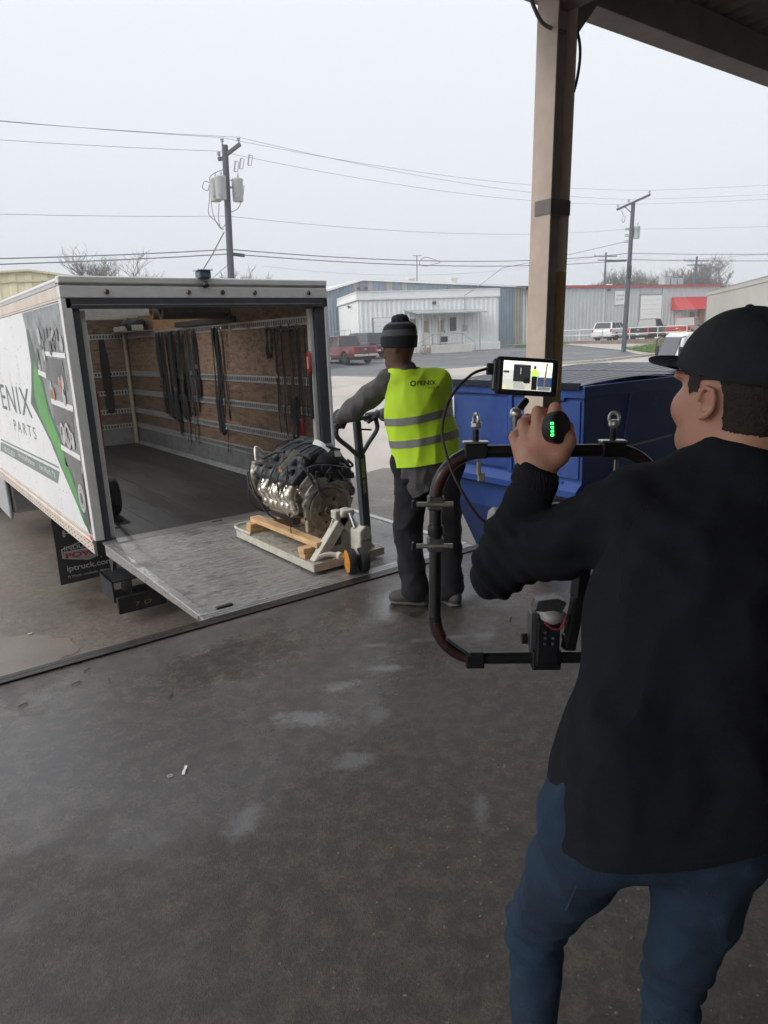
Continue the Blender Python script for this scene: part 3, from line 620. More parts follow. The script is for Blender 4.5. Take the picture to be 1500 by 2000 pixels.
P(MB().box(XW, XW+.012, 4.952, YW, 1.885, 2.15), 'plywood_panel', M_PLYA)
for a, b in ((.095, 1.25), (1.25, XW-.002)):
    P(MB().box(a+.002, b-.002, YW, YW+.012, 1.265, 1.80), 'plywood_panel', M_PLYA); P(MB().box(a+.002, b-.002, YW+.002, YW+.014, .345, 1.262), 'plywood_panel', M_PLYB)
    P(MB().box(a+.002, b-.002, YW, YW+.012, 1.885, 2.15), 'plywood_panel', M_PLYB)
P(MB().box(XW+.015, TW-.03, .1, TD-.04, -.03, 2.14), 'inner_wall', M_PLYB)
P(MB().box(.09, XW, YW+.015, TD-.04, -.03, 2.14), 'inner_wall', M_PLYB)
P(MB().box(XW-.006, XW+.008, .1, YW-.001, .001, .275), 'kick_plate', M_KICK, bevel=.003)
P(MB().box(.095, XW-.008, YW-.006, YW+.008, .001, .275), 'kick_plate', M_KICK, bevel=.003)
P(MB().prism([(0, 0), (.05, 0), (0, .05)], (XW-.0065, .1, .001), (-1, 0, 0), (0, 0, 1), (0, YW-.11, 0)), 'cove_trim', M_KICK)
# logistic tracks: slotted rails
def track(side, z, a, b):
    q = MB(); h = .043; pitch = .0508
    if side:
        q.box(XW-.012, XW-.001, a, b, z+h-.02, z+h); q.box(XW-.012, XW-.001, a, b, z-h, z-h+.02)
        for i in range(int((b-a)/pitch)+1):
            y = a+i*pitch; q.box(XW-.0115, XW-.002, y, min(y+.021, b), z-h+.02, z+h-.02)
    else:
        q.box(a, b, YW-.012, YW-.001, z+h-.02, z+h); q.box(a, b, YW-.012, YW-.001, z-h, z-h+.02)
        for i in range(int((b-a)/pitch)+1):
            x = a+i*pitch; q.box(x, min(x+.021, b), YW-.0115, YW-.002, z-h+.02, z+h-.02)
    P(q, 'logistic_track', M_GALV)
    s = MB()
    if side: s.box(XW-.0009, XW-.0002, a, b, z-h, z+h)
    else: s.box(a, b, YW-.0009, YW-.0002, z-h, z+h)
    P(s, 'track_backing', M_SEAL)
for z in (1.842, 1.218, .90, .58, .322):
    track(True, z, .14, YW-.03); track(False, z, .1, XW-.03)
P(MB().cyl((XW-.055, YW-.06, .001), (XW-.05, YW-.055, 1.905), .034, n=16), 'corner_post', M('yellowed_pvc_post', (.50, .44, .32), .5, var=.2, vs=6), smooth=True)
# ceiling with roof bows and the rolled-up door
for i in range(10): P(MB().box(.09, XW, .75+i*.61, .79+i*.61, 2.115, 2.15), 'roof_bow', M_TALU, bevel=.003)
for i in range(5): P(MB().box(.19, TW-.19, .10+i*.36, .455+i*.36, 2.095, 2.118), 'door_section', M('door_inner_grey', (.13, .14, .15), .6, var=.1), bevel=.006)
for x in (.16, TW-.16): P(MB().box(x-.025, x+.025, .06, 1.95, 2.06, 2.085), 'door_track', M_TALU)
P(MB().cyl((.15, 1.99, 2.10), (XW-.05, 1.99, 2.10), .028, n=12), 'door_spring_beam', M_DARK)
M_LED = M('interior_led', (.9, .92, 1), .4, emit=((.9, .95, 1), 6))
dl = P(MB().box(.50, .62, 2.62, 2.70, 2.130, 2.150), 'dome_lamp', M_LED, bevel=.003)
ld_ = bpy.data.lights.new('dome_light', 'AREA'); ld_.energy = 30; ld_.size = .10; ld_.color = (.95, .97, 1)
lo_ = bpy.data.objects.new('dome_light', ld_); COL.objects.link(lo_); lo_.parent = dl; lo_.location = Vector((.56, 2.66, 2.125))-OFF[dl]
# underbody
for x in (.62, TW-.78): P(MB().box(x, x+.09, -.1, 7.6, -.36, -.102), 'chassis_rail', M_DARK)
for i in range(12): P(MB().box(.08, TW-.08, .2+i*.52, .26+i*.52, -.20, -.101), 'cross_member', M_DARK)
M_TYRE = M('tyre_rubber', (.022, .022, .022), .8, var=.25, bump=.2, bs=60)
def wheel(root, c, r, w, ax=(1, 0, 0), rim=None, n=28):
    c, d = Vector(c), Vector(ax).normalized(); q = MB(); q.lathe([(r*.62, -w/2), (r*.93, -w/2), (r, -w*.36), (r, w*.36), (r*.93, w/2), (r*.62, w/2)], c, d, n)
    wh = q.build('wheel', M_TYRE, root, smooth=True); MB().lathe([(r*.6, -w*.45), (r*.62, w*.44), (r*.5, w*.44), (r*.42, w*.2), (r*.2, w*.25), (r*.16, w*.42), (.01, w*.43)], c, d, n).build('rim', rim or M_DARK, wh, smooth=True); return wh
for s, xx in ((-1, .38), (-1, .66), (1, TW-.38), (1, TW-.66)): wheel(tr, (xx, 2.75, -.60), .45, .25, (s, 0, 0))
wheel(tr, (.2, 7.7, -.60), .45, .26, (-1, 0, 0)); wheel(tr, (TW-.2, 7.7, -.60), .45, .26, (1, 0, 0))
P(MB().cyl((.3, 2.75, -.6), (TW-.3, 2.75, -.6), .08), 'axle', M_DARK)
P(MB().box(.0, .05, 5.0, 6.3, -.72, -.116), 'side_skirt', M('grey_skirt', (.34, .35, .36), .5, var=.1), bevel=.02)
P(MB().box(.05, .5, 5.05, 6.1, -.66, -.2), 'fuel_tank', M_TALU, bevel=.05)
# cab, mostly hidden in front of the box
cabm = MB(); cabm.prism([(6.62, -.62), (8.7, -.62), (8.75, .1), (8.45, .85), (7.9, 1.12), (6.62, 1.12)], (.16, 0, 0), (0, 1, 0), (0, 0, 1), (TW-.32, 0, 0)); P(cabm, 'cab', M_TWHITE, bevel=.06)
# mud flaps with lettering
def flap(x0, front):
    m = MB(); N = 8; vs = []; fs = []
    for i in range(N+1):
        for j in range(2):
            z = -.13-.78*i/N; x = x0-.02+.62*j
            vs.append((x, 1.9-.02*sin(i*.5)-.03*j*(i/N), z+(.02 if j else 0)*i/N))
    b = len(vs); vs += [(x, y+.012, z) for x, y, z in vs]
    for i in range(N):
        a = i*2; fs += [(a, a+1, a+3, a+2), (b+a+2, b+a+3, b+a+1, b+a), (a, a+2, b+a+2, b+a), (a+1, b+a+1, b+a+3, a+3)]
    fs += [(2*N, 2*N+1, b+2*N+1, b+2*N), (0, b, b+1, 1)]
    m.add(vs, fs[:]); fl = P(m, 'mud_flap', M_RUB, smooth=True)
    if front:
        Wt = M('flap_white_print', (.50, .50, .49), .6, var=.25, vs=40); Rt = M('flap_red_print', (.34, .03, .035), .6, var=.25, vs=40)
        o_ = lambda x, z: (x0+x, 1.873-.0*x, z); u, v = V(1, -.035, .0), V(0, 0, 1)
        tx = lambda s_, x, z, wd, h, mt, b=.02, d=0: P(MB().text(s_, V(*o_(x, z))+V(0, -d, 0), u, v, width=wd, height=h, bold=b), 'lettering', mt, to=fl)
        tx("HINO", .07, -.36, .46, .075, Wt)
        hexo = [(.03, -.60), (.30, -.665), (.57, -.60), (.57, -.49), (.30, -.42), (.03, -.49)]
        q = MB(); q.prism([(a, b) for a, b in hexo], o_(0, 0), u, v, (0, -.002, 0)); P(q, 'emblem', Wt, to=fl)
        q = MB(); q.prism([(.30+(a-.30)*.95, -.545+(b+.545)*.9) for a, b in hexo], V(*o_(0, 0))+V(0, -.003, 0), u, v, (0, -.001, 0)); P(q, 'emblem_field', M_RUB, to=fl)
        q = MB(); q.prism([(.045, -.597), (.30, -.652), (.555, -.597), (.555, -.540), (.045, -.540)], V(*o_(0, 0))+V(0, -.005, 0), u, v, (0, -.001, 0)); P(q, 'emblem_field', M('flap_pale_field', (.42, .36, .35), .6, var=.2, vs=40), to=fl)
        tx("INDUSTRIAL", .06, -.512, .48, .05, Wt, .02, .008); tx("POWER", .065, -.605, .47, .058, Rt, .04, .009)
        q = MB(); q.prism([(.05, -.538), (.55, -.538), (.55, -.522), (.05, -.522)], V(*o_(0, 0))+V(0, -.005, 0), u, v, (0, -.001, 0)); P(q, 'emblem_bar', Wt, to=fl)
        tx("iptruck.com", .06, -.775, .49, .085, Wt, .015); tx("Ft Worth . Lewisville . McKinney", .06, -.84, .49, .036, Wt, .01)
flap(.02, True); flap(TW-.6, False)
# step bumper under the liftgate
bp_ = MB(); bp_.box(.26, .74, .60, .66, -.93, -.76); P(bp_, 'step_bumper', M_DARK, bevel=.006)
b2 = MB(); b2.box(.24, .26, .66, 1.10, -.82, -.60); b2.box(.42, .435, .66, 1.05, -.82, -.60); b2.box(.24, .74, .66, 1.1, -.615, -.60); b2.box(.26, .72, .70, 1.05, -.83, -.815); P(b2, 'bumper_bracket', M_DARK, bevel=.003)
o = P(MB().box(.46, .72, 1.06, 1.4, -.7, -.3), 'lift_housing', M_DARK, bevel=.02); P(MB().box(TW-.72, TW-.46, 1.06, 1.4, -.7, -.3), 'lift_housing', M_DARK, bevel=.02)
Yt = M('yellow_stencil', (.42, .27, .04), .6, wear=((.025, .026, .029), .50, 60, (1, 1, 1)))
q = MB(); q.text("7 D", (.42, .5985, -.88), (1, 0, 0), (0, 0, 1), width=.17, height=.045, bold=.01); P(q, 'stencil', Yt)
# liftgate platform: grooved aluminium planks in a frame
M_LALU = M('bright_lift_rail', (.52, .52, .51), .36, .8, var=.2, vs=30, rvar=.14)
lg = MB(); M_PLANK = M('worn_lift_plank', (.27, .262, .25), .45, .3, var=.32, vs=26, wear=((.13, .12, .11), .55, 4, (.7, 1, 1)), st=(.8, 1.2, 1), bump=.3, bs=90, rvar=.16)
LX0, LX1, LY0, LY1 = .034, 2.283, -2.372, -.165
n = 16; hh = (LY1-.02-(LY0+.14))/n
for i in range(n):
    a = LY0+.14+i*hh; p = MB(); p.box(LX0+.062, LX1-.062, a+.0005, a+hh-.0005, -.035, .006)
    P(p, 'lift_plank', M_PLANK)
    xa, xb = LX0+.07+random.uniform(0, .5), LX0+.9+random.uniform(0, 1.2)
    P(MB().box(xa, xb, a+hh*.5, a+hh*.5+random.uniform(.004, .008), .0061, .0070), 'tread_rib_scratch', M_LALU)  # thin pale strips added as scratches across the planks
M_LALU = M('bright_lift_rail', (.52, .52, .51), .36, .8, var=.2, vs=30, rvar=.14)
for x0, x1 in ((LX0, LX0+.06), (LX1-.06, LX1)):
    q = MB(); q.prism([(LY0+.11, -.03), (LY1, -.085), (LY1, .014), (LY0+.11, .014)], (x0, 0, 0), (0, 1, 0), (0, 0, 1), (x1-x0, 0, 0)); P(q, 'lift_side_rail', M_LALU, bevel=.004)
q = MB(); q.prism([(LY0, .002), (LY0+.137, -.035), (LY0+.137, .008), (LY0, .008)], (LX0, 0, 0), (0, 1, 0), (0, 0, 1), (LX1-LX0, 0, 0)); P(q, 'lift_toe_ramp', M('ramp_alu', (.42, .42, .41), .4, .65, var=.35, vs=20, st=(.3, 4, 1), rvar=.12), bevel=.002)
q = MB()
for k in range(3): q.box(LX0+.01, LX1-.01, LY0+.04+k*.03, LY0+.05+k*.03, .0081, .0105)
P(q, 'tread_rib_scratch', M_LALU)
P(MB().box(LX0+.13, LX0+.24, LY0+.14, LY0+.17, .009, .022), 'latch_block', M_DARK, bevel=.004)
for x in (.45, 1.85): P(MB().beam((x, -.3, -.1), (x, 1.1, -.5), .06, .1), 'lift_arm', M_DARK, bevel=.005)
q = MB(); q.prism([(-.17, -.08), (-.30, -.09), (-.22, -.22), (-.17, -.22)], (LX0+.02, 0, 0), (0, 1, 0), (0, 0, 1), (.03, 0, 0)); P(q, 'lift_bracket', M_DARK)
# side graphics: flat vinyl print on the white panels (real colours only)
def vinyl(pts, mt, name='vinyl_print', lay=1):
    q = MB(); q.prism(pts, (.004-.0012*lay, 0, 0), (0, 1, 0), (0, 0, 1), (-.0004, 0, 0)); return P(q, name, mt)
V_GR = M('vinyl_green', (.055, .27, .055), .35, var=.4, vs=2.2); V_DG = M('vinyl_dark_green', (.05, .085, .07), .35, var=.25, vs=4)
V_GY = M('vinyl_grey_photo', (.20, .21, .215), .35, var=.55, vs=7); V_GY2 = M('vinyl_pale_photo', (.42, .42, .42), .35, var=.25, vs=6); V_DK = M('vinyl_charcoal', (.095, .10, .105), .35, var=.35, vs=5)
V_OR = M('vinyl_orange', (.42, .15, .06), .35, var=.3, vs=12); V_WH = M('vinyl_white', (.70, .70, .69), .35, var=.06); V_TX = M('vinyl_text_green', (.055, .10, .085), .35); V_BD = M('vinyl_band', (.13, .19, .17), .35, var=.12, vs=3)
GL = [(1.69, 2.01), (1.58, 1.8), (1.62, 1.52), (1.78, 1.30), (1.97, 1.11), (1.71, 1.0), (1.24, .76), (.97, .56), (.72, .40), (.19, .05)]
vinyl(GL+[(.08, .05), (.08, 2.01)], V_GY, 'shelf_photo_print')
vinyl([(1.60, 1.86), (1.62, 1.52), (1.78, 1.30), (1.97, 1.11), (1.71, 1.0), (1.24, .76), (.97, .56), (.72, .40), (.19, .05), (.13, .05), (.42, .45), (.66, .80), (1.02, 1.06), (1.08, 1.16), (1.20, 1.48), (1.36, 1.63), (1.47, 1.84)], V_DG, 'green_swoosh', 2)
vinyl([(1.56, 1.45), (1.70, 1.22), (1.60, 1.02), (1.12, .76), (.90, .56), (.62, .36), (.30, .10), (.24, .10), (.50, .45), (.80, .80), (1.12, 1.08), (1.22, 1.30), (1.40, 1.55)], V_GR, 'green_swoosh', 3)
# printed shelves with parts (simple shapes of the photo print)
for (a, b, c, d) in ((.10, .98, 1.60, 1.64), (.98, 1.32, 1.42, 1.47), (.10, .92, 1.16, 1.21), (.10, .80, .74, .79)):
    vinyl([(a, c-.03), (b, c), (b, d), (a, d-.03)], V_WH, 'printed_shelf', 4)
vinyl([(.25, 1.56), (.88, 1.58), (.95, 1.38), (.2, 1.30)], V_DK, 'printed_shadow', 3); vinyl([(.12, 1.12), (.85, 1.15), (.95, .97), (.2, .93)], V_DK, 'printed_shadow', 3); vinyl([(.12, .71), (.7, .73), (.72, .60), (.2, .55)], V_DK, 'printed_shadow', 3)
RR = random.Random(5)
for (bx, bz, n_) in ((.75, 1.68, 9), (.4, 1.66, 8), (.55, 1.24, 10), (.4, .82, 8), (1.1, 1.5, 4)):
    for i in range(n_):
        x = bx+RR.uniform(-.3, .3); z = bz+RR.uniform(0, .13); r = RR.uniform(.03, .075); k = RR.randint(5, 8)
        x = max(.13, min(1.2, x)); vinyl([(x+r*cos(6.28*j/k+i)*RR.uniform(.5, 1), z+r*1.2*sin(6.28*j/k+i)*RR.uniform(.6, 1)) for j in range(k)] if False else [(x+r*cos(6.28*j/k)*.8, z+r*1.1*sin(6.28*j/k)) for j in range(k)], RR.choice([V_GY2, V_DK, V_GY2, V_OR if bz < 1.5 else V_DK]), 'printed_part', 5+i % 4)
def ring_print(y, z, r1, r2, mt, lay):
    q = MB(); n_ = 22; vs = []
    for r in (r1, r2): vs += [(.004-.0012*lay, y+r*cos(6.283*j/n_)*.9, z+r*sin(6.283*j/n_)) for j in range(n_)]
    q.add(vs, [(j, n_+j, n_+(j+1) % n_, (j+1) % n_) for j in range(n_)]); P(q, 'printed_gear', mt)
for y, z, r in ((.62, .90, .10), (.42, .90, .115), (.24, .36, .13), (.24, .36, .08)): ring_print(y, z, r, r*.68, V_GY2, 9)
vinyl([(.10, .60), (.40, .58), (.44, .40), (.32, .20), (.10, .12)], V_DK, 'printed_shadow', 6)
yd = V(0, -1, 0); zu = V(0, 0, 1); XO = .0025
def sidetext(s_, y, z, wd, h, mt, b=0, sp=1.): P(MB().text(s_, (XO, y, z), yd, zu, width=wd, height=h, bold=b, space=sp), 'lettering', mt)
sidetext("FENIX", 4.36, .95, 2.36, .31, V_TX, .0, 1.1); sidetext("PARTS", 3.30, .72, 1.33, .135, V_TX, 0, 1.5)
vinyl([(4.84, .31), (4.66, .452), (1.06, .495), (1.23, .352)], V_BD, 'contact_band'); vinyl([(4.64, .476), (4.62, .50), (1.06, .545), (1.06, .525)], V_BD, 'band_line')
XO = .0005
sidetext("1 800 625-8079", 4.55, .345, .95, .075, V_WH, .012); sidetext("HenryAutoParts.com", 3.36, .37, 1.05, .085, V_WH, .012); sidetext("Fort Worth, TX", 2.05, .385, .78, .075, V_WH, .012)
# ------------------------------------------------------------------ things hanging and lying in the truck
M_STRAP = M('black_webbing', (.022, .023, .027), .85, var=.35, vs=30, bump=.2, bs=300)
M_STRAP2 = M('grey_webbing', (.05, .05, .055), .85, var=.3, vs=30, bump=.2, bs=300)
M_STRAPG = M('olive_webbing', (.10, .10, .055), .85, var=.3, vs=30)
M_STRAPT = M('tan_webbing', (.17, .13, .09), .85, var=.3, vs=30)
M_HOOK = M('steel_hook', (.5, .5, .5), .3, .9)
RS = random.Random(21)
def strap(y, z0, z1, w, off, mat, label, group, loop=False, buckle=None, wall=True, x=None, sway=.03):
    """one webbing strap hung from a track; loop = doubled over"""
    n = 12; t = thing('webbing_strap', label, 'strap', (XW-off, y, z0), group); q = MB(); ph = RS.random()*6
    def path(dy, dx, zb):
        P_ = []
        for i in range(n+1):
            f = i/n; z = z0+(zb-z0)*f
            yy = y+dy*min(1, f*3)+sway*sin(f*2.6+ph)*f+.008*sin(f*11+ph); xx = XW-off-dx-.012*sin(f*5+ph)*f
            P_.append((xx, yy, z) if wall else (y+dy*min(1, f*3)+sway*.5*sin(f*2.6+ph)*f, YW-off-dx-.01*sin(f*5+ph)*f, z))
        return P_
    tw = [V(.25*sin(i*.45+ph), 1, 0) if wall else V(1, .25*sin(i*.45+ph), 0) for i in range(n+1)]
    if loop:
        a, b = path(-w*.35, 0, z1), path(w*.35, .02, z1+.01); mid = [((a[-1][0]+b[-1][0])/2, (a[-1][1]+b[-1][1])/2, z1-.025)]
        pts = a+mid+b[::-1]; q.ribbon(pts, tw+[tw[-1]]+tw[::-1], w, .004)
    else: q.ribbon(path(0, 0, z1), tw, w, .004)
    q.build('webbing', mat, t)
    if buckle:
        zb = z0+(z1-z0)*buckle; p = path(0, 0, z1)[int(buckle*n)]; p = V(*p)
        MB().box(p.x-.02, p.x+.006, p.y-w*.6, p.y+w*.6, zb-.03, zb+.03).build('ratchet_buckle', M_HOOK, t, bevel=.004)
    hk = V(XW-off, y, z0) if wall else V(y, YW-off, z0)
    hd = V(1, 0, 0) if wall else V(0, 1, 0)
    MB().tube(catmull([hk+hd*off*.7, hk+V(0, 0, .012)-hd*.004, hk-hd*.008+V(0, 0, -.01)], 4), .005, 6).build('end_hook', M_HOOK, t, smooth=True)
    return t
G1 = 'straps bunched on the side wall track'
ylist = [4.72, 4.62, 4.53, 4.44, 4.36, 4.27, 4.18, 4.09, 4.0, 3.9, 3.8, 3.7, 3.58, 3.48, 3.36, 3.26]
L1 = 'dark webbing strap hanging in the dense bunch midway along the truck wall'
bots = [1.05, .62, .68, .66, .72, .60, .70, .34, .58, .75, .24, .62, .70, .28, .80, .95]
for i, (y, b) in enumerate(zip(ylist, bots)):
    lng = b < .4
    lab = {0: 'leftmost strap of the dense bunch midway along the truck wall', 15: 'rightmost strap of the dense bunch midway along the truck wall', 7: 'left of the three long strap tails below the dense bunch', 10: 'middle and longest of the three long strap tails below the bunch', 13: 'right of the three long strap tails below the dense bunch'}.get(i, L1)
    mt = RS.choice([M_STRAP, M_STRAP, M_STRAP2]); bk = RS.choice([None, None, .4, .55])
    strap(y, 1.845, b, RS.choice([.05, .06, .075]), .03+.022*(i % 3), mt, lab, G1, loop=(i % 3 != 1 and not lng), buckle=bk)
strap(3.72, 1.70, 1.02, .04, .09, M_STRAPG, 'olive green strap end twisted in front of the bunched black straps', None, sway=.05)
strap(4.22, 1.82, .85, .028, .10, M_STRAPT, 'narrow tan strap among the bunched black straps', None)
G2 = 'straps hung at the centre of the side wall'
strap(2.56, 1.85, .50, .07, .03, M_STRAP, 'long looped black strap hanging alone at the centre of the truck wall', None, loop=True)
strap(2.40, 1.84, .74, .045, .05, M_STRAP, 'shorter black strap hanging right of the long looped strap', None, loop=True)
strap(2.30, 1.84, .80, .014, .04, M_STRAPT, 'thin brownish cord beside the two looped black straps', 'thin cords by the looped straps'); strap(2.24, 1.84, .78, .014, .045, M_STRAPT, 'thin brownish cord beside the two looped black straps', 'thin cords by the looped straps')
strap(2.42, .55, .24, .02, .03, M_STRAP, 'thin black tail of strap hanging below the centre straps', None)
strap(1.06, 1.80, 1.46, .07, .04, M_STRAP, 'short black strap end hanging near the door side of the wall', None)
G3 = 'dark bungee cords by the door'
for i in range(17):
    y = .92-i*.042+RS.uniform(-.01, .01); mt = RS.choice([M_STRAP, M_STRAP, M_STRAP2, M_STRAPT])
    strap(y, 1.80+RS.uniform(-.05, .02), RS.uniform(.58, .9), RS.choice([.012, .018, .026]), .03+.018*(i % 4), mt, {0: 'leftmost thin cord of the curtain of cords beside the door opening', 16: 'rightmost thin cord of the curtain, next to the door track'}.get(i, 'thin dark cord in the curtain of cords beside the door opening'), G3, sway=.015)
strap(.42, 1.05, .62, .09, .10, M_STRAP, 'wide black strap pad hanging low among the cords', None, loop=True)
strap(1.97, 1.80, .58, .085, .02, M_STRAP, 'single black strap looped on the front bulkhead of the truck', None, loop=True, wall=False)
M_REDP = M('red_plastic', (.50, .03, .03), .4)
t = thing('rope_grip', 'red plastic rope grip hanging on the door track', 'grip', (2.29, .05, 1.30))
rp = [(2.28, .045+.026*cos(a), 1.42+.10*sin(a)) for a in [i*2*pi/20 for i in range(20)]]
MB().tube(rp, .014, 8, closed=True).build('grip_ring', M_REDP, t, smooth=True); MB().box(2.266, 2.272, .035, .055, 1.36, 1.48).build('grip_label', M('white_label', (.75, .75, .74), .5), t)
MB().tube([(2.29, .05, 1.33), (2.295, .06, 1.1), (2.29, .055, .85)], .018, 8).build('black_sleeve', M_STRAP, t, smooth=True)
solo(MB().prism([(-.03, 0), (.03, 0), (.036, .12), (.02, .17), (-.02, .17), (-.036, .12)], (2.33, .33, .66), (0, 1, 0), (0, 0, 1), (-.03, 0, 0)), 'red_clip', M_REDP, 'small red plastic clip low among the dark cords', 'clip', (2.33, .33, .66), bevel=.006)
solo(MB().ribbon([(2.335, .88, 1.30), (2.33, .84, 1.26), (2.335, .80, 1.25)], (0, 0, 1), .03, .004), 'yellow_tie', M('yellow_tie', (.5, .42, .1), .6), 'small yellow tie knotted in the dark cords', 'tie', (2.33, .84, 1.26))
solo(MB().prism([(-.012, 0), (.012, 0), (.016, .05), (0, .08), (-.016, .05)], (2.375, 2.06, 1.79), (0, 1, 0), (0, 0, 1), (-.012, 0, 0)), 'yellow_tag', M('yellow_tag', (.6, .45, .05), .5), 'small yellow tag hanging from the top track', 'tag', (2.375, 2.06, 1.79), bevel=.003)
# shelf bar and rolled mats under the ceiling
solo(MB().box(2.30, 2.385, 1.9, 3.75, 1.895, 1.965), 'shelf_bar', M('dark_bar', (.055, .057, .062), .6, .2), 'dark metal shelf bar along the wall above the straps', 'bar', (2.34, 2.8, 1.9), bevel=.004)
M_FELT = M('grey_felt_mat', (.12, .11, .105), .95, var=.2, vs=20)
for k, (yc, r, mt, lab) in enumerate(((2.10, .10, M_FELT, 'rolled grey floor mat stowed under the truck roof, nearer the door'), (2.42, .085, M('brown_mat', (.14, .10, .075), .95, var=.2), 'rolled brown mat stowed behind the grey roll'))):
    q = MB(); pts = []
    for i in range(46):
        a = i*.42; rr = r*(1-.6*i/46); pts.append((0, yc+rr*cos(a), 2.03+rr*sin(a)*.95))
    q.ribbon([(1.95, p[1], p[2]) for p in pts], (1, 0, 0), .82, .009); solo(q, 'rolled_mat', mt, lab, 'mat', (1.95, yc, 1.97), smooth=True)
# black bag and white cartons on the corner ledge
MB_ = MB().box(2.16, 2.395, 4.95, YW-.012, 1.889, 1.903); solo(MB_, 'corner_ledge', M_TALU, 'narrow metal ledge across the wall by the corner post', 'ledge', (2.3, 5.6, 1.89))
S = SDF((2.1, 4.9, 1.88), (2.42, 6.1, 2.16), .012); S.ell((2.28, 5.35, 1.99), (.10, .26, .085), .03); S.ell((2.27, 5.72, 2.0), (.11, .22, .10), .04); S.ell((2.29, 5.2, 2.03), (.07, .12, .06), .03)
setp(organic(S, 'duffel_bag', M('black_nylon', (.018, .02, .026), .7, var=.2), None, 2, loc=(2.28, 5.5, 1.9)), 'lumpy black bag on the ledge below the truck ceiling', 'bag')
M_CARTON = M('white_carton', (.48, .47, .44), .7, var=.12)
for i, (y0, y1, lab) in enumerate(((5.88, 6.1, 'white carton on the ledge next to the corner post'), (5.62, 5.85, 'white carton in the middle of the three on the ledge'), (4.98, 5.12, 'white carton at the near end of the ledge, past the black bag'))):
    solo(MB().box(2.12, 2.2 if i < 2 else 2.26, y0, y1, 1.905, 1.985), 'carton', M_CARTON, lab, 'carton', (2.2, (y0+y1)/2, 1.905), bevel=.004)
# hand truck leaning on the left wall just inside the door
ht = thing('hand_truck', 'red hand truck with a black tyre just inside the left door post', 'hand truck', (.27, .72, 0))
for x in (.15, .43):
    w_ = wheel(ht, (x, .97, .20), .20, .095, (1, 0, 0), M('wheel_hub_grey', (.06, .06, .065), .5, .3))
M_HT = M('hand_truck_red', (.42, .035, .03), .4, var=.15)
for x in (.17, .37): MB().tube([(x, .86, .06), (x, .80, .5), (x, .74, 1.2)], .014, 8).build('side_tube', M_HT, ht, smooth=True)
MB().tube(catmull([(.17, .74, 1.2), (.2, .73, 1.28), (.27, .725, 1.30), (.34, .73, 1.28), (.37, .74, 1.2)], 4), .014, 8).build('handle_loop', M_HT, ht, smooth=True)
for z in (.35, .7, 1.0): MB().box(.185, .355, .79-z*.05, .80-z*.05, z-.02, z+.02).build('cross_bar', M_HT, ht)
MB().box(.12, .42, .62, .86, .004, .012).build('toe_plate', M_DARK, ht); MB().cyl((.11, .97, .20), (.47, .97, .20), .012).build('axle', M_DARK, ht)
# ------------------------------------------------------------------ pallet jack
M_JW = M('scuffed_cream_paint', (.52, .49, .42), .5, var=.2, vs=14, bump=.12, bs=50, wear=((.14, .11, .085), .60, 22, (1, 1, 1)))
M_JD = M('worn_deck_steel', (.40, .375, .33), .5, .2, var=.35, vs=16, bump=.2, bs=60, wear=((.13, .105, .08), .56, 14, (1, 1, 1)))
M_JH = M('blue_grey_handle', (.055, .068, .082), .45, .1, var=.15)
M_OR = M('orange_polyurethane', (.60, .24, .035), .5, var=.15, vs=12)
pj = thing('pallet_jack', 'cream pallet jack with orange-hubbed wheels carrying the engine on the liftgate', 'pallet jack', (1.27, -1.5, .008))
q = MB(); q.prism([(.97, -2.08), (1.58, -2.08), (1.58, -.80), (1.54, -.72), (1.47, -.69), (1.08, -.69), (1.01, -.72), (.97, -.80)], (0, 0, .062), (1, 0, 0), (0, 1, 0), (0, 0, .022)); q.build('deck_plate', M_JD, pj, bevel=.004)
q = MB(); q.box(.962, .9685, -2.085, -.80, .03, .088); q.box(1.5815, 1.588, -2.085, -.80, .03, .088); q.box(.969, 1.581, -2.09, -2.0805, .03, .088); q.build('deck_lip', M_JW, pj)
MB().tube(catmull([(.98, -1.05, .10), (.972, -.80, .10), (1.01, -.70, .10), (1.10, -.67, .10), (1.20, -.67, .10)], 5), .012, 8).build('tip_loop', M_JW, pj, smooth=True)
for x in (1.10, 1.46):
    MB().box(x-.07, x+.07, -1.95, -.75, .035, .060).build('fork', M_JW, pj, bevel=.006)
    MB().cyl((x-.045, -.85, .046), (x+.045, -.85, .046), .037, n=18).build('load_roller', M_JH, pj, smooth=True)
# A-frame head
for sx, x0 in ((1, 1.0), (-1, 1.55)):
    q = MB(); q.prism([(x0, .086), (x0+sx*.11, .086), (x0+sx*.345, .37), (x0+sx*.345, .425), (x0+sx*.29, .425)], (0, -2.03, 0), (1, 0, 0), (0, 0, 1), (0, .07, 0)); q.build('frame_arm', M_JW, pj, bevel=.008)
q = MB(); q.prism([(1.075, .087), (1.475, .087), (1.34, .40), (1.21, .36)], (0, -1.985, 0), (1, 0, 0), (0, 0, 1), (0, .012, 0)); q.build('frame_panel', M_JW, pj)
MB().box(1.205, 1.265, -1.988, -1.9852, .155, .24).build('warning_sticker', M('black_sticker', (.02, .022, .024), .4), pj)
MB().box(1.24, 1.36, -2.06, -1.98, .37, .425).build('frame_head', M_JW, pj, bevel=.02)
pu = MB().prism([(-.055, .13), (.055, .13), (.06, .22), (.05, .30), (.01, .33), (-.05, .29)], (1.345, -2.20, 0), (1, 0, 0), (0, 0, 1), (0, .13, 0)).build('pump_body', M_JW, pj, bevel=.014)
MB().text("crown", (1.297, -2.2012, .20), (1, 0, 0), (0, 0, 1), width=.09, height=.022, bold=.01).build('lettering', M('faded_black_print', (.07, .07, .07), .6), pu)
MB().cyl((1.31, -2.12, .30), (1.31, -2.06, .40), .016, n=12).build('lift_ram', M_HOOK, pj, smooth=True)
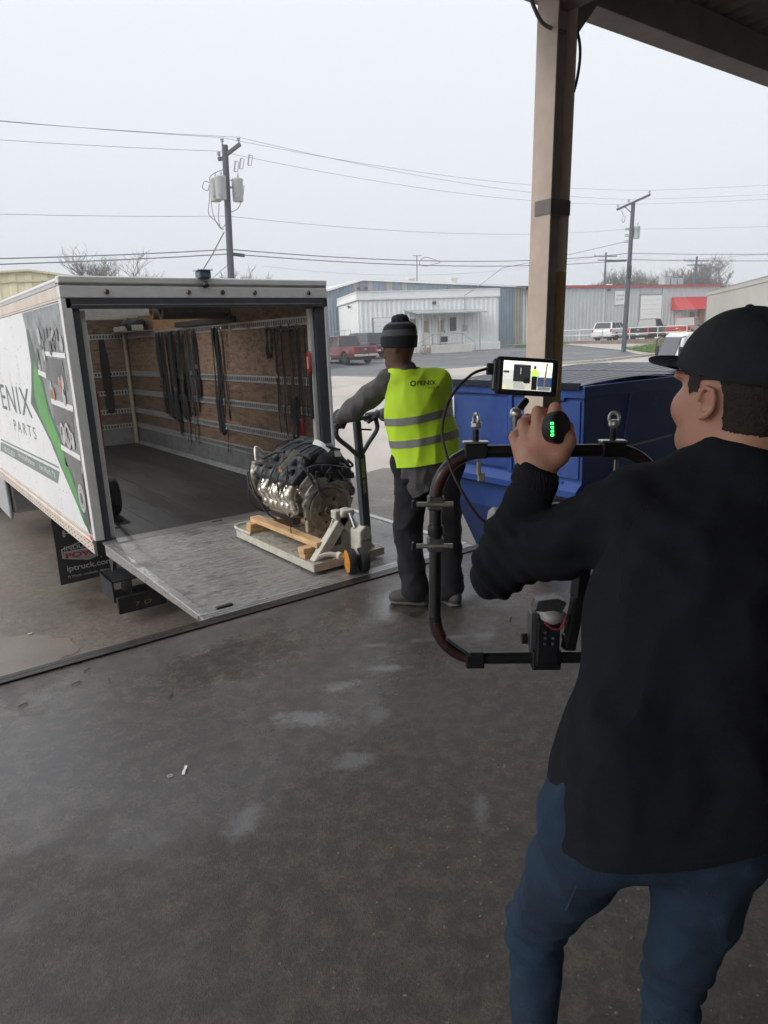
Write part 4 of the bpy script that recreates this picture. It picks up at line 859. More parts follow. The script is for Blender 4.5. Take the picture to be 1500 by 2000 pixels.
MB().tube(catmull([(1.02, -2.05, .12), (1.10, -2.08, .135), (1.17, -2.13, .12), (1.22, -2.17, .12), (1.32, -2.18, .15)], 5), .019, 8).build('pivot_link', M_JW, pj, smooth=True)
MB().cyl((1.16, -2.15, .12), (1.16, -2.10, .12), .028, n=14).build('pivot_bolt', M_JW, pj, smooth=True)
wa = V(.93, -.30, 0).normalized(); wc = V(1.235, -2.235, .096)
for k, (o0, o1) in enumerate(((-.075, -.018), (.018, .075))):
    q = MB(); q.lathe([(.06, o0), (.086, o0), (.089, o0+.008), (.089, o1-.008), (.086, o1), (.06, o1)], wc, wa, 30); sw = q.build('steer_wheel', M_RUB, pj, smooth=True)
    e = o0 if k == 0 else o1; s_ = -1 if k == 0 else 1
    MB().lathe([(.074, 0), (.074, .003), (.05, .004), (.048, .001), (.03, .001), (.028, .006), (.001, .007)], wc+wa*(e+s_*.0005), wa*s_, 28).build('wheel_hub', M_OR, sw, smooth=True)
    MB().lathe([(.083, 0), (.0745, .0025), (.0745, -.01), (.083, -.01)], wc+wa*(e+s_*.001), wa*s_, 28).build('wheel_rim', M_OR, sw, smooth=True)
MB().beam(wc+V(0, 0, .02), V(1.345, -2.14, .16), .05, .05).build('steer_fork', M_JW, pj, bevel=.008)
ja, jb, jt = V(1.395, -2.135, .20), V(1.262, -2.295, .86), V(1.20, -2.37, 1.10)
MB().beam(ja, jb+(ja-jb)*-.0, .066, .05, (0, -1, .3)).build('handle_mast', M_JH, pj, bevel=.008)
MB().beam(jb, jt, .050, .04, (0, -1, .3)).build('handle_top', M_JH, pj, bevel=.008)
hx = V(.93, .26, 0).normalized(); ups = (jt-jb).normalized()
cL = jt-hx*.205; cR = jt+hx*.205
q = MB(); q.tube(catmull([jb-V(0, 0, .02), jb-hx*.10+ups*.075, cL-ups*.09, cL-ups*.02, cL+hx*.02+ups*.015, jt+ups*.018, cR-hx*.02+ups*.015, cR-ups*.02, cR-ups*.09, jb+hx*.10+ups*.075, jb-V(0, 0, .02)], 6), .016, 10); q.build('handle_loop', M_JH, pj, smooth=True)
MB().beam(jt+hx*.02-ups*.06+V(0, -.02, 0), jt+hx*.115-ups*.075+V(0, -.03, 0), .018, .012).build('release_lever', M_DARK, pj, bevel=.004)
nrm = V(0, -1, .3); md = (jb-ja).normalized(); sdv = md.cross(nrm).normalized(); upn = sdv.cross(md).normalized()
if upn.y > 0: upn = -upn
for f0, f1, w_, mt in ((.76, .97, .030, M('lime_sticker', (.36, .44, .10), .5, var=.5, vs=60)), (.58, .745, .026, M('pale_green_sticker', (.34, .38, .14), .5, var=.35, vs=60))):
    MB().ob(ja+(jb-ja)*(f0+f1)/2+upn*.0262, md*(jb-ja).length*(f1-f0)/2, sdv*w_/2*1.0, upn*.0006).build('instruction_sticker', mt, pj)
# ------------------------------------------------------------------ lumber under the engine
M_LUM = M('pine_lumber', (.60, .385, .20), .7, var=.28, vs=5, st=(6, 1, 6), bump=.12, bs=40)
M_LUMX = M('pine_lumber_cross', (.58, .37, .19), .7, var=.28, vs=5, st=(1, 6, 6), bump=.12, bs=40)
def lum(x0, x1, y0, y1, z0, z1, lab, rot=0.):
    mt = M_LUM if (y1-y0) > (x1-x0) else M_LUMX; c = V((x0+x1)/2, (y0+y1)/2, 0)
    o = solo(MB().box(x0, x1, y0, y1, z0, z1), 'lumber_block', mt, lab, 'lumber', (c.x, c.y, z0), bevel=.003); o.rotation_euler.z = rot
lum(.985, 1.57, -1.93, -1.845, .0855, .1245, 'bottom pine block of the near stack on the jack deck')
lum(.975, 1.56, -1.925, -1.84, .126, .165, 'upper pine block of the near stack, under the long plank', .02)
lum(1.0, 1.55, -1.0, -.915, .0855, .1245, 'bottom pine block of the far stack at the jack tips'); lum(1.01, 1.56, -1.0, -.915, .126, .165, 'upper pine block of the far stack at the jack tips', -.02)
lum(1.055, 1.145, -1.99, -.90, .1665, .2065, 'long pine plank along the near side of the engine'); lum(1.43, 1.52, -1.90, -.93, .1665, .2065, 'long pine plank along the far side under the engine')
# ------------------------------------------------------------------ engine
M_ALU = M('oily_cast_aluminium', (.40, .37, .32), .42, .6, var=.4, vs=14, bump=.25, bs=70, rvar=.15)
M_ALUB = M('bright_cast_aluminium', (.56, .54, .49), .38, .75, var=.3, vs=18, bump=.2, bs=80)
M_IRON = M('rusty_iron', (.12, .085, .06), .75, .3, var=.45, vs=18, bump=.3, bs=90)
M_FLY = M('rusty_flexplate', (.29, .24, .195), .5, .65, var=.35, vs=20, bump=.12, bs=60)
M_PLA = M('black_engine_plastic', (.022, .024, .028), .5, var=.3, vs=10, bump=.15, bs=50)
M_SHLD = M('heat_tinted_shield', (.66, .63, .57), .30, .9, vs=9, bump=.25, bs=30, rvar=.12, col2=(.46, .37, .24), amt=.7)
M_HOSE = M('black_hose', (.02, .02, .022), .55, var=.2)
en = thing('engine', 'used V8 engine with black intake cover and rusty flexplate strapped on lumber', 'engine', (1.33, -1.4, .207))
EX = 1.33
E_ = lambda m, n, mt, **k: m.build(n, mt, k.pop('to', en), **k)
# crankcase and oil pan
S = SDF((.98, -1.78, .19), (1.70, -.88, .72), .008)
S.box((EX, -1.36, .36), (.15, .36, .10), .02, rad=.03); S.box((EX, -1.36, .45), (.19, .35, .06), .03, rad=.02)
cc, ss = cos(.72), sin(.72)
for s in (-1, 1):
    Rm = np.array([(cc, 0, s*ss), (0, 1, 0), (-s*ss, 0, cc)])
    S.box((EX+s*.115, -1.36, .50), (.075, .35, .10), .02, R=Rm, rad=.012)
for i in range(5):
    S.box((EX-.165, -1.66+i*.15, .40), (.02, .012, .09), .01, rad=.006); S.box((EX+.165, -1.66+i*.15, .40), (.02, .012, .09), .01, rad=.006)
organic(S, 'engine_block', M_ALU, en, 1)
S = SDF((1.1, -1.72, .19), (1.56, -.95, .34), .008); S.box((EX, -1.25, .26), (.13, .27, .05), .02, rad=.025); S.box((EX, -1.35, .315), (.17, .35, .008), .01, rad=.006)
organic(S, 'oil_pan', M('dark_oil_pan', (.05, .045, .04), .5, .4, var=.4, vs=15, bump=.2, bs=60), en, 1)
# cylinder heads, valve covers
for s in (-1, 1):
    u_ = V(cc*s, 0, -ss)*1; d_ = V(s*ss, 0, cc)     # d_ outward along the bank
    bc = V(EX, -1.36, .40)+d_*.22
    q = MB(); q.ob(bc, V(cc, 0, -s*ss)*.085, (0, .345, 0), d_*.06); hd = E_(q, 'cylinder_head', M_ALUB, bevel=.012)
    for i in range(6):
        q = MB(); q.ob(bc+V(cc, 0, -s*ss)*s*.088+V(0, -.30+i*.12, 0), V(cc, 0, -s*ss)*.006, (0, .014, 0), d_*.05); E_(q, 'casting_rib', M_ALU, to=hd)
    # head end face detail: bolt bosses
    for a, b in ((-.06, .04), (.06, .04), (-.06, -.04), (.06, -.04), (0, .0)):
        p = bc+V(cc, 0, -s*ss)*a+d_*b+V(0, -.345, 0); E_(MB().lathe([(.013, 0), (.013, .01), (.005, .012)], p, (0, -1, 0), 8), 'bolt_boss', M_ALU, to=hd)
    vcn = bc+d_*.09; R2 = np.array([(cc, 0, s*ss), (0, 1, 0), (-s*ss, 0, cc)])
    S = SDF((vcn.x-.2, -1.75, vcn.z-.16), (vcn.x+.2, -.97, vcn.z+.16), .008); S.box(tuple(vcn+d_*.0), (.082, .335, .035), .01, R=R2, rad=.02)
    for i in range(4): S.ell(tuple(vcn+d_*.03+V(0, -.25+i*.165, 0)), (.055, .05, .03), .02, R=R2)
    for i in range(5): S.box(tuple(vcn-d_*.025+V(cc, 0, -s*ss)*s*.085+V(0, -.29+i*.145, 0)), (.012, .016, .02), .008, R=R2, rad=.005)
    vc = organic(S, 'valve_cover', M_PLA, en, 1)
    for i in range(4):
        p = vcn+d_*.055+V(0, -.25+i*.165, 0); E_(MB().ob(p, (.022, 0, 0), (0, .03, 0), d_*.016), 'coil_pack', M_HOSE, to=vc, bevel=.005)
# bellhousing flange with scallops
pts = []
for i in range(48):
    a = i*2*pi/48+.06; r = .205+.022*max(0, sin(a*7+.5))+(.03 if .5 < a < 2.6 else 0); pts.append((r*cos(a), r*sin(a)*1.02))
q = MB(); vs = []; inn = [(.172*cos(i*2*pi/48+.06), .172*sin(i*2*pi/48+.06)) for i in range(48)]
for y in (-1.735, -1.70):
    for ringp in (pts, inn): vs += [(EX+a, y, .375+b) for a, b in ringp]
fs = []
for i in range(48):
    j = (i+1) % 48; fs += [(i, j, 48+j, 48+i), (96+j, 96+i, 144+i, 144+j), (j, i, 96+i, 96+j), (48+i, 48+j, 144+j, 144+i)]
q.add(vs, fs); bf = E_(q, 'bellhousing_flange', M_ALUB, bevel=.002)
for i in range(14):
    a = i*2*pi/14+.2; E_(MB().lathe([(.013, -.002), (.013, .008), (.0055, .008), (.0055, -.002)], (EX+.215*cos(a), -1.735, .375+.22*sin(a)), (0, -1, 0), 10), 'bolt_boss', M_ALU, to=bf)
# flexplate
fy = -1.755; fc = V(EX-.005, fy, .365)
fp = E_(MB().lathe([(.155, -.012), (.168, -.012), (.168, .006), (.155, .008), (.145, .004), (.12, .003), (.112, .009), (.075, .009), (.068, .002), (.045, .002), (.04, .01), (.018, .011), (.015, .004), (.001, .004)], fc, (0, -1, 0), 48), 'flexplate', M_FLY, smooth=True, ang=50)
q = MB()
for i in range(90):
    a = i*2*pi/90; q.ob(fc+V(.1695*cos(a), .003, .1695*sin(a)), V(cos(a), 0, sin(a))*.003, V(-sin(a), 0, cos(a))*.003, (0, .008, 0))
o = E_(q, 'ring_gear_teeth', M_FLY, to=fp); o['kind'] = 'stuff'
for i in range(8):
    a = i*2*pi/8+.3; E_(MB().lathe([(.008, 0), (.008, .006), (.003, .007)], fc+V(.03*cos(a), -.010, .03*sin(a)), (0, -1, 0), 6), 'crank_bolt', M_IRON, to=fp)
for i in range(6):
    a = i*2*pi/6+.1; r = .094; E_(MB().cyl(fc+V(r*cos(a), -.0085, r*sin(a)), fc+V(r*cos(a), -.0105, r*sin(a)), .017 if i % 2 else .011, n=14), 'flexplate_hole', M_DARK, to=fp)
for i in range(3):
    a = i*2*pi/3+.9; E_(MB().ob(fc+V(.137*cos(a), -.006, .137*sin(a)), V(cos(a), 0, sin(a))*.012, V(-sin(a), 0, cos(a))*.022, (0, .003, 0)), 'drive_lug', M_ALU, to=fp, bevel=.002)
# intake manifold: black dome with ribbed runners
S = SDF((1.08, -1.72, .56), (1.72, -.95, .90), .006)
S.ell((EX+.06, -1.36, .72), (.19, .33, .105), .03); S.ell((EX+.10, -1.50, .735), (.16, .19, .10), .03); S.box((EX, -1.36, .66), (.17, .30, .03), .02, rad=.02)
for i in range(4):
    y = -1.60+i*.15
    S.cone((EX-.20, y, .63), (EX-.07, y, .755), .036, .044, .006); S.cone((EX-.07, y, .755), (EX+.12, y+.01, .81), .044, .044, .006); S.cone((EX+.12, y, .80), (EX+.26, y, .66), .044, .036, .006)
organic(S, 'intake_manifold', M_PLA, en, 1)
for i in range(5):
    E_(MB().tube(catmull([(EX-.10, -1.66+i*.14, .80), (EX+.04, -1.66+i*.14, .842), (EX+.18, -1.66+i*.14, .80)], 5), .008, 6), 'manifold_rib', M_PLA, smooth=True)
E_(MB().cyl((EX+.05, -.99, .72), (EX+.05, -.93, .72), .045, n=20), 'throttle_body', M_ALUB, smooth=True)
# exhaust manifold with tinted heat shield, near bank
S = SDF((.96, -1.72, .26), (1.22, -.98, .66), .004)
for i, y in enumerate((-1.62, -1.43, -1.24)):
    S.cone((1.12, y-.02, .59), (1.052, y-.02, .51), .036, .054, .008); S.cone((1.052, y-.02, .51), (1.075, y-.05, .385), .056, .030, .008, flat=(1, 0, 0), fs=.75)
    S.cone((1.10, y+.075, .57), (1.055, y+.072, .48), .026, .032, .006); S.cone((1.055, y+.072, .48), (1.08, y+.03, .38), .032, .024, .006)
S.cone((1.13, -1.10, .58), (1.08, -1.12, .46), .034, .045, .03)
S.cone((1.075, -1.66, .40), (1.085, -1.15, .385), .034, .03, .03); S.cone((1.085, -1.50, .40), (1.12, -1.60, .30), .034, .036, .02)
organic(S, 'exhaust_manifold', M_SHLD, en, 1, lambda P_, N_: .003*fold_noise(P_, 24, (1, 1, .6), 2))
E_(MB().lathe([(.052, 0), (.052, .012), (.034, .012), (.030, -.01)], (1.105, -1.63, .30), (-.5, -.75, -.25), 18), 'exhaust_flange', M_IRON, smooth=True)
E_(MB().cyl((1.098, -1.641, .297), (1.0975, -1.642, .2965), .031, n=18), 'exhaust_port', M_DARK)
for i in range(5):
    E_(MB().lathe([(.016, 0), (.016, .012), (.008, .014)], (1.095, -1.69+i*.14, .575), (-.75, 0, .4), 6), 'manifold_stud', M_IRON)
S = SDF((1.46, -1.72, .28), (1.74, -.98, .66), .008)
for y in (-1.62, -1.46, -1.30, -1.14): S.cone((1.54, y, .57), (1.60, y, .47), .032, .04, .015)
S.cone((1.60, -1.64, .45), (1.59, -1.10, .43), .036, .034, .03)
organic(S, 'exhaust_manifold', M_IRON, en, 1, label='rusty exhaust manifold on the far bank')
# starter, brackets and accessories
E_(MB().lathe([(.02, -.02), (.036, 0), (.036, .12), (.028, .135), (.012, .14)], (1.155, -1.68, .30), (0, 1, 0), 18), 'starter_motor', M('brass_starter', (.30, .20, .10), .45, .6, var=.3), smooth=True)
E_(MB().box(1.13, 1.20, -1.74, -1.70, .215, .30), 'engine_mount', M('cream_mount', (.36, .31, .21), .55, .2, var=.3), bevel=.01)
E_(MB().lathe([(.06, 0), (.06, .02), (.05, .03), (.06, .04), (.06, .06), (.02, .07)], (EX, -1.0, .33), (0, 1, 0), 26), 'crank_pulley', M_DARK, smooth=True)
for x, z, r in ((1.12, .40, .045), (1.16, .62, .04), (1.52, .55, .045), (1.34, .57, .05)):
    E_(MB().lathe([(r, 0), (r, .03), (r*.5, .035), (.01, .04)], (x, -1.0, z), (0, 1, 0), 20), 'accessory_pulley', M_DARK, smooth=True)
S = SDF((.98, -1.14, .40), (1.28, -.88, .74), .008); S.ell((1.09, -1.01, .60), (.06, .07, .06), .02); S.box((1.14, -1.0, .66), (.07, .04, .03), .02, rad=.01); S.cone((1.06, -1.0, .55), (1.07, -1.02, .44), .03, .02, .02)
organic(S, 'front_accessory', M_ALU, en, 1)
E_(MB().tube(catmull([(1.10, -.99, .28), (1.03, -.98, .36), (1.04, -.975, .48), (1.12, -.975, .62), (1.34, -.975, .62), (1.52, -.975, .58), (1.42, -.975, .40), (1.30, -.975, .265), (1.18, -.975, .25)], 5, True), .009, 6, closed=True), 'drive_belt', M_RUB, smooth=True)
E_(MB().tube(catmull([(1.10, -1.02, .70), (1.12, -.99, .80), (1.18, -.97, .74)], 5), .014, 8), 'lifting_bracket', M_ALUB, smooth=True)
# hoses, wiring loom, dipstick tube
hoses = [([(1.24, -1.74, .66), (1.22, -1.77, .58), (1.25, -1.775, .47), (1.30, -1.775, .40), (1.33, -1.775, .345)], .006), ([(1.19, -1.72, .72), (1.22, -1.76, .62), (1.26, -1.76, .52), (1.31, -1.775, .47)], .005),
 ([(1.06, -1.60, .66), (1.03, -1.62, .58), (1.05, -1.60, .48), (1.06, -1.59, .36), (1.075, -1.585, .25)], .005), ([(1.08, -1.50, .70), (1.02, -1.52, .62), (1.035, -1.5, .52)], .006), ([(1.10, -1.36, .70), (1.04, -1.38, .63), (1.03, -1.36, .55)], .006), ([(1.10, -1.22, .70), (1.03, -1.24, .64), (1.03, -1.22, .54)], .006),
 ([(1.0, -1.05, .62), (.985, -1.1, .50), (1.01, -1.2, .40), (1.05, -1.25, .30), (1.10, -1.3, .25)], .010), ([(1.05, -1.02, .70), (1.0, -1.08, .60), (1.01, -1.12, .48), (1.06, -1.14, .36)], .008),
 ([(1.15, -1.70, .70), (1.25, -1.73, .72), (1.38, -1.73, .70), (1.50, -1.73, .66), (1.58, -1.72, .58)], .009), ([(1.30, -1.72, .66), (1.40, -1.76, .60), (1.50, -1.755, .56), (1.56, -1.74, .50)], .007), ([(1.43, -1.74, .66), (1.50, -1.76, .55), (1.54, -1.765, .45)], .006),
 ([(1.20, -1.62, .78), (1.15, -1.68, .74), (1.17, -1.74, .66), (1.20, -1.76, .58)], .010), ([(1.13, -1.45, .76), (1.17, -1.58, .80), (1.24, -1.66, .76)], .011), ([(1.12, -1.10, .72), (1.16, -1.25, .78), (1.16, -1.4, .80)], .012), ([(1.55, -1.70, .72), (1.62, -1.66, .66), (1.64, -1.5, .62)], .010), ([(1.22, -1.77, .50), (1.27, -1.77, .56), (1.36, -1.77, .57), (1.44, -1.765, .52)], .006)]
for i, (p, r) in enumerate(hoses): E_(MB().tube(catmull(p, 6), r, 7), 'hose', M_HOSE if i % 5 else M('grey_hose', (.09, .09, .095), .5), smooth=True)
for p in ((1.24, -1.75, .66), (1.33, -1.778, .35), (1.36, -1.75, .63), (1.48, -1.74, .66), (1.09, -1.64, .68), (1.56, -1.73, .60), (1.30, -1.74, .70), (1.18, -1.74, .70)): E_(MB().box(p[0]-.018, p[0]+.018, p[1]-.012, p[1]+.012, p[2]-.022, p[2]+.022), 'connector', M_PLA, bevel=.004)
E_(MB().prism([(-.11, 0), (.10, .02), (.12, .10), (-.06, .13), (-.12, .08)], (1.44, -1.735, .56), (1, 0, 0), (0, 0, 1), (0, .03, 0)), 'rear_cover', M_PLA, bevel=.01)
for a, b in (((1.13, .50), (1.33, .565)), ((1.33, .565), (1.52, .47)), ((1.14, .585), (1.24, .60)), ((1.38, .60), (1.55, .54))): E_(MB().beam((a[0], -1.745, a[1]), (b[0], -1.745, b[1]), .010, .014), 'bracket_arm', M_ALUB, bevel=.002)
# paper tags
M_TAG = M('white_paper_tag', (.80, .80, .78), .6, var=.03)
E_(MB().ribbon(catmull([(1.005, -1.62, .715), (1.035, -1.645, .755), (1.075, -1.67, .80), (1.105, -1.69, .85)], 4), (.6, .2, -.5), .046, .001), 'paper_tag', M_TAG)
E_(MB().lathe([(.015, 0), (.015, .002), (.007, .0025), (.007, 0)], (1.0, -1.622, .705), (-.6, -.6, .5), 12), 'tag_eyelet', M('orange_eyelet', (.55, .25, .14), .6))
E_(MB().ribbon(catmull([(1.30, -1.62, .885), (1.35, -1.66, .86), (1.39, -1.695, .81)], 4), (.3, .7, .4), .075, .001), 'paper_tag', M_TAG)
E_(MB().ob((1.47, -1.685, .775), (.026, 0, -.004), (0, .004, .02), (0, .001, 0)), 'part_sticker', M_TAG)
E_(MB().tube([(1.06, -1.62, .75), (1.055, -1.63, .5), (1.05, -1.62, .21)], .004, 6), 'strap_down', M_STRAP)
# ------------------------------------------------------------------ people
from mathutils.bvhtree import BVHTree
def nv(v): return np.array(v, float)
def decal(mbx, target, d, lift=.0015):
    """lay flat print on a cloth surface: every vertex is cast along d onto the mesh of target"""
    me = target.data; off = OFF[target]; bv = BVHTree.FromPolygons([v.co+off for v in me.vertices], [tuple(p.vertices) for p in me.polygons]); d = Vector(d).normalized(); out = []
    for p in mbx.v:
        h = bv.ray_cast(Vector(p)-d*.6, d)
        out.append(tuple(h[0]-d*lift) if h[0] is not None else tuple(p))
    mbx.v = out; return mbx
def hand_chain(S, pts, r0, r1, k=.008):
    n = len(pts)-1
    for i in range(n): S.cone(pts[i], pts[i+1], r0+(r1-r0)*i/n, r0+(r1-r0)*(i+1)/n, k)
# ---------- worker at the pallet jack
M_SKIND = M('brown_skin', (.13, .065, .038), .5, var=.12, vs=20, bump=.05, bs=200)
M_SHIRT = M('charcoal_work_shirt', (.105, .10, .103), .85, var=.16, vs=30, bump=.25, bs=260)
M_LIME = M('hi_vis_lime', (.61, .93, .03), .7, var=.05, vs=9, bump=.1, bs=300, emit=None)
M_TAPE = M('silver_tape', (.23, .235, .225), .5, .1, var=.06, vs=60, bump=.1, bs=400)
M_PANT = M('dark_work_trousers', (.008, .0085, .011), .85, var=.25, vs=14, bump=.25, bs=260)
M_SHOE = M('dark_grey_shoe', (.055, .053, .052), .7, var=.25, vs=40, bump=.2, bs=150)
M_SOLE = M('shoe_sole', (.10, .095, .09), .7, var=.2)
M_KNITB = M('black_knit', (.022, .024, .029), .95, bump=.5, bs=180, st=(1, 1, .25)); M_KNITG = M('grey_knit', (.115, .12, .13), .95, bump=.5, bs=180, st=(1, 1, .25))
M_GLOVE = M('dark_grey_glove', (.045, .045, .05), .75, var=.25, vs=30, bump=.2, bs=150)
wk = thing('person', 'worker in a lime hi-vis vest and striped beanie pushing the pallet jack', 'person', (1.26, -3.0, 0))
f_ = nv((.375, .927, 0)); r_ = nv((.927, -.375, 0)); zz = nv((0, 0, 1))
W = dict(pel=nv((1.265, -3.01, .86)), che=nv((1.24, -2.955, 1.20)), neck=nv((1.185, -2.925, 1.41)), head=nv((1.165, -2.90, 1.575)), sL=nv((1.10, -2.86, 1.375)), sR=nv((1.345, -2.985, 1.365)),
         hL=nv((1.19, -2.965, .84)), hR=nv((1.345, -3.06, .84)), kL=nv((1.16, -2.93, .46)), kR=nv((1.345, -3.09, .46)), aL=nv((1.17, -2.975, .09)), aR=nv((1.335, -3.115, .085)),
         eL=nv((1.00, -2.66, 1.225)), wL=nv((1.0, -2.475, 1.155)), eR=nv((1.42, -2.74, 1.17)), wR=nv((1.40, -2.41, 1.13)))
hfw = nv((-.55, .83, 0)); hfw /= np.linalg.norm(hfw); hrt = nv((.83, .55, 0))
HR = np.stack([hrt, hfw, zz], 1)
S = SDF((.85, -3.3, 0), (1.62, -2.25, 1.76), .0075)
S.ell(W['head']+zz*.01, (.073, .093, .112), .02, R=HR); S.cone(W['head']-zz*.075+hfw*.02, W['head']-zz*.09+hfw*.055, .055, .035, .02); S.ell(W['head']+hfw*.098-zz*.012, (.013, .018, .024), .01, R=HR)
for s in (-1, 1): S.ell(W['head']+hrt*s*.073-hfw*.005-zz*.005, (.009, .019, .031), .006, R=HR)
S.ell(W['head']+hfw*.09+zz*.028, (.05, .012, .012), .012, R=HR); S.ell(W['head']+hfw*.086-zz*.052, (.026, .014, .012), .01, R=HR)
S.cone(W['neck']-zz*.03, W['head']-zz*.06, .058, .055, .03)
S.cone(W['pel'], W['che'], .13, .14, .05, flat=f_, fs=.7); S.cone(W['sL'], W['sR'], .06, .06, .05); S.cone(W['che'], W['neck'], .12, .06, .05)
for a, b, c, r1, r2, r3 in (('sL', 'eL', 'wL', .05, .04, .032), ('sR', 'eR', 'wR', .05, .04, .032), ('hL', 'kL', 'aL', .085, .055, .04), ('hR', 'kR', 'aR', .085, .055, .04)):
    S.cone(W[a], W[b], r1, r2, .03); S.cone(W[b], W[c], r2, r3, .02)
organic(S, 'body', M_SKIND, wk, 2)
# shirt with long tail
S = SDF((.82, -3.32, .66), (1.66, -2.3, 1.50), .0075); lat = nv((.767, -.642, 0))
S.cone(W['pel']+zz*.0, W['che'], .176, .165, .05, flat=f_, fs=.70); S.cone(W['sL']-r_*.0, W['sR'], .060, .060, .05); S.cone(W['che'], W['neck']-zz*.02, .13, .070, .05)
S.cone(W['pel']-zz*.10, W['pel'], .175, .185, .05, flat=f_, fs=.72); S.cone(W['pel']-lat*.10-zz*.06, W['pel']-lat*.135-zz*.12, .07, .045, .04)
S.cone(W['sL'], W['eL'], .074, .062, .03); S.cone(W['eL'], W['wL'], .063, .044, .02); S.cone(W['sR'], W['eR'], .074, .062, .03); S.cone(W['eR'], W['wR'], .062, .044, .02)
S.cone(W['neck']-zz*.015, W['neck']+zz*.025, .068, .064, .02)
tail = lambda P_: .745-.045*np.clip(-((P_-W['pel'])@lat)/.12, 0, 1)+.012*np.sin(((P_-W['pel'])@lat)*18)
def fold(amp, sc, st=(1, 1, .5), seed=0, amp2=.0, sc2=30):
    def g(P_, N_):
        a = fold_noise(P_+.02*fold_noise(P_, 5, (1, 1, 1), seed+9)[:, None], sc, st, seed); d = -np.abs(a)*amp*1.9+amp*.5
        if amp2: d = d+amp2*fold_noise(P_, sc2, st, seed+5)
        return d
    return g
organic(S, 'work_shirt', M_SHIRT, wk, 2, fold(.013, 10, (1, 1, .8), 3, .005, 24), cut=lambda P_: P_[:, 2] > tail(P_), hem=lambda P_: P_[:, 2]-tail(P_))
# hi-vis vest
def vest_sdf(inf, vox=.0065):
    S = SDF((.98, -3.30, .84), (1.54, -2.70, 1.52), vox)
    S.cone(W['pel']+zz*.02+lat*.012, W['che']+lat*.012, .212+inf, .206+inf, .05, flat=f_, fs=.78); S.cone(W['sL']*.88+W['sR']*.12, W['sR']+zz*-.01+lat*.025, .082+inf, .086+inf, .06); S.cone(W['che'], W['neck']-zz*.02, .160+inf, .083+inf, .05)
    S.cone(W['sL']-lat*.05+zz*.04, W['sL']-zz*.15-lat*.085+f_*.02, .062, .075, .02, sub=True); S.cone(W['sR']+f_*.10+r_*.05, W['sR']-zz*.12+r_*.05+f_*.12, .05, .06, .02, sub=True)
    return S
vfold = fold(.013, 7, (1, 1, .38), 11, .004, 19); lv = lambda P_: (P_-W['pel'])@lat
vest = organic(vest_sdf(0), 'safety_vest', M_LIME, wk, 3, vfold, cut=lambda P_: (P_[:, 2] > .905+.13*lv(P_)) & (P_[:, 2] < 1.455), hem=lambda P_: P_[:, 2]-.905-.13*lv(P_))
for z0 in (1.150, 1.018):
    me_ = vest.data; bvv = BVHTree.FromPolygons([v.co+OFF[vest] for v in me_.vertices], [tuple(p.vertices) for p in me_.polygons]); q = MB(); nA = 90; rows = []
    for k in range(5):
        row = []
        for i in range(nA):
            a = i*2*pi/nA; dr = V(cos(a), sin(a), 0); ax_ = V(1.26, -2.99, 0); lz = dr.dot(Vector(lat))*.2; o_ = ax_+dr*.5+V(0, 0, z0+.011*k+.13*lz)
            h_ = bvv.ray_cast(o_, -dr); row.append(h_[0]+dr*.0025 if h_[0] is not None else ax_+dr*.16+V(0, 0, o_.z))
        rows.append(row)
    q.loft(rows, caps=False); q.build('reflective_stripe', M_TAPE, wk, smooth=True, ang=80)
vd = V(.642, .767, -.08); M_PRT = M('black_print', (.03, .035, .02), .7)
la = V(.767, -.642, .02)
MB_t = MB().text('FENIX', V(1.206, -3.01, 1.352), la, (0, 0, 1), width=.108, height=.026, bold=.01); decal(MB_t, vest, vd).build('lettering', M_PRT, vest)
MB_t = MB().text('PARTS', V(1.255, -3.05, 1.330), la, (0, 0, 1), width=.062, height=.013, space=1.4); decal(MB_t, vest, vd).build('lettering', M_PRT, vest)
gm = MB(); n_ = 24; vs = []
for r1 in (.016, .010): vs += [V(1.187, -2.995, 1.365)+la*(r1*cos(i*2*pi/n_)*(1.12 if (i//2) % 2 and r1 > .012 else 1))+V(0, 0, 1)*(r1*sin(i*2*pi/n_)*(1.12 if (i//2) % 2 and r1 > .012 else 1)) for i in range(n_)]
gm.add(vs, [(i, (i+1) % n_, n_+(i+1) % n_, n_+i) for i in range(n_)]); decal(gm, vest, vd).build('gear_emblem', M_PRT, vest)
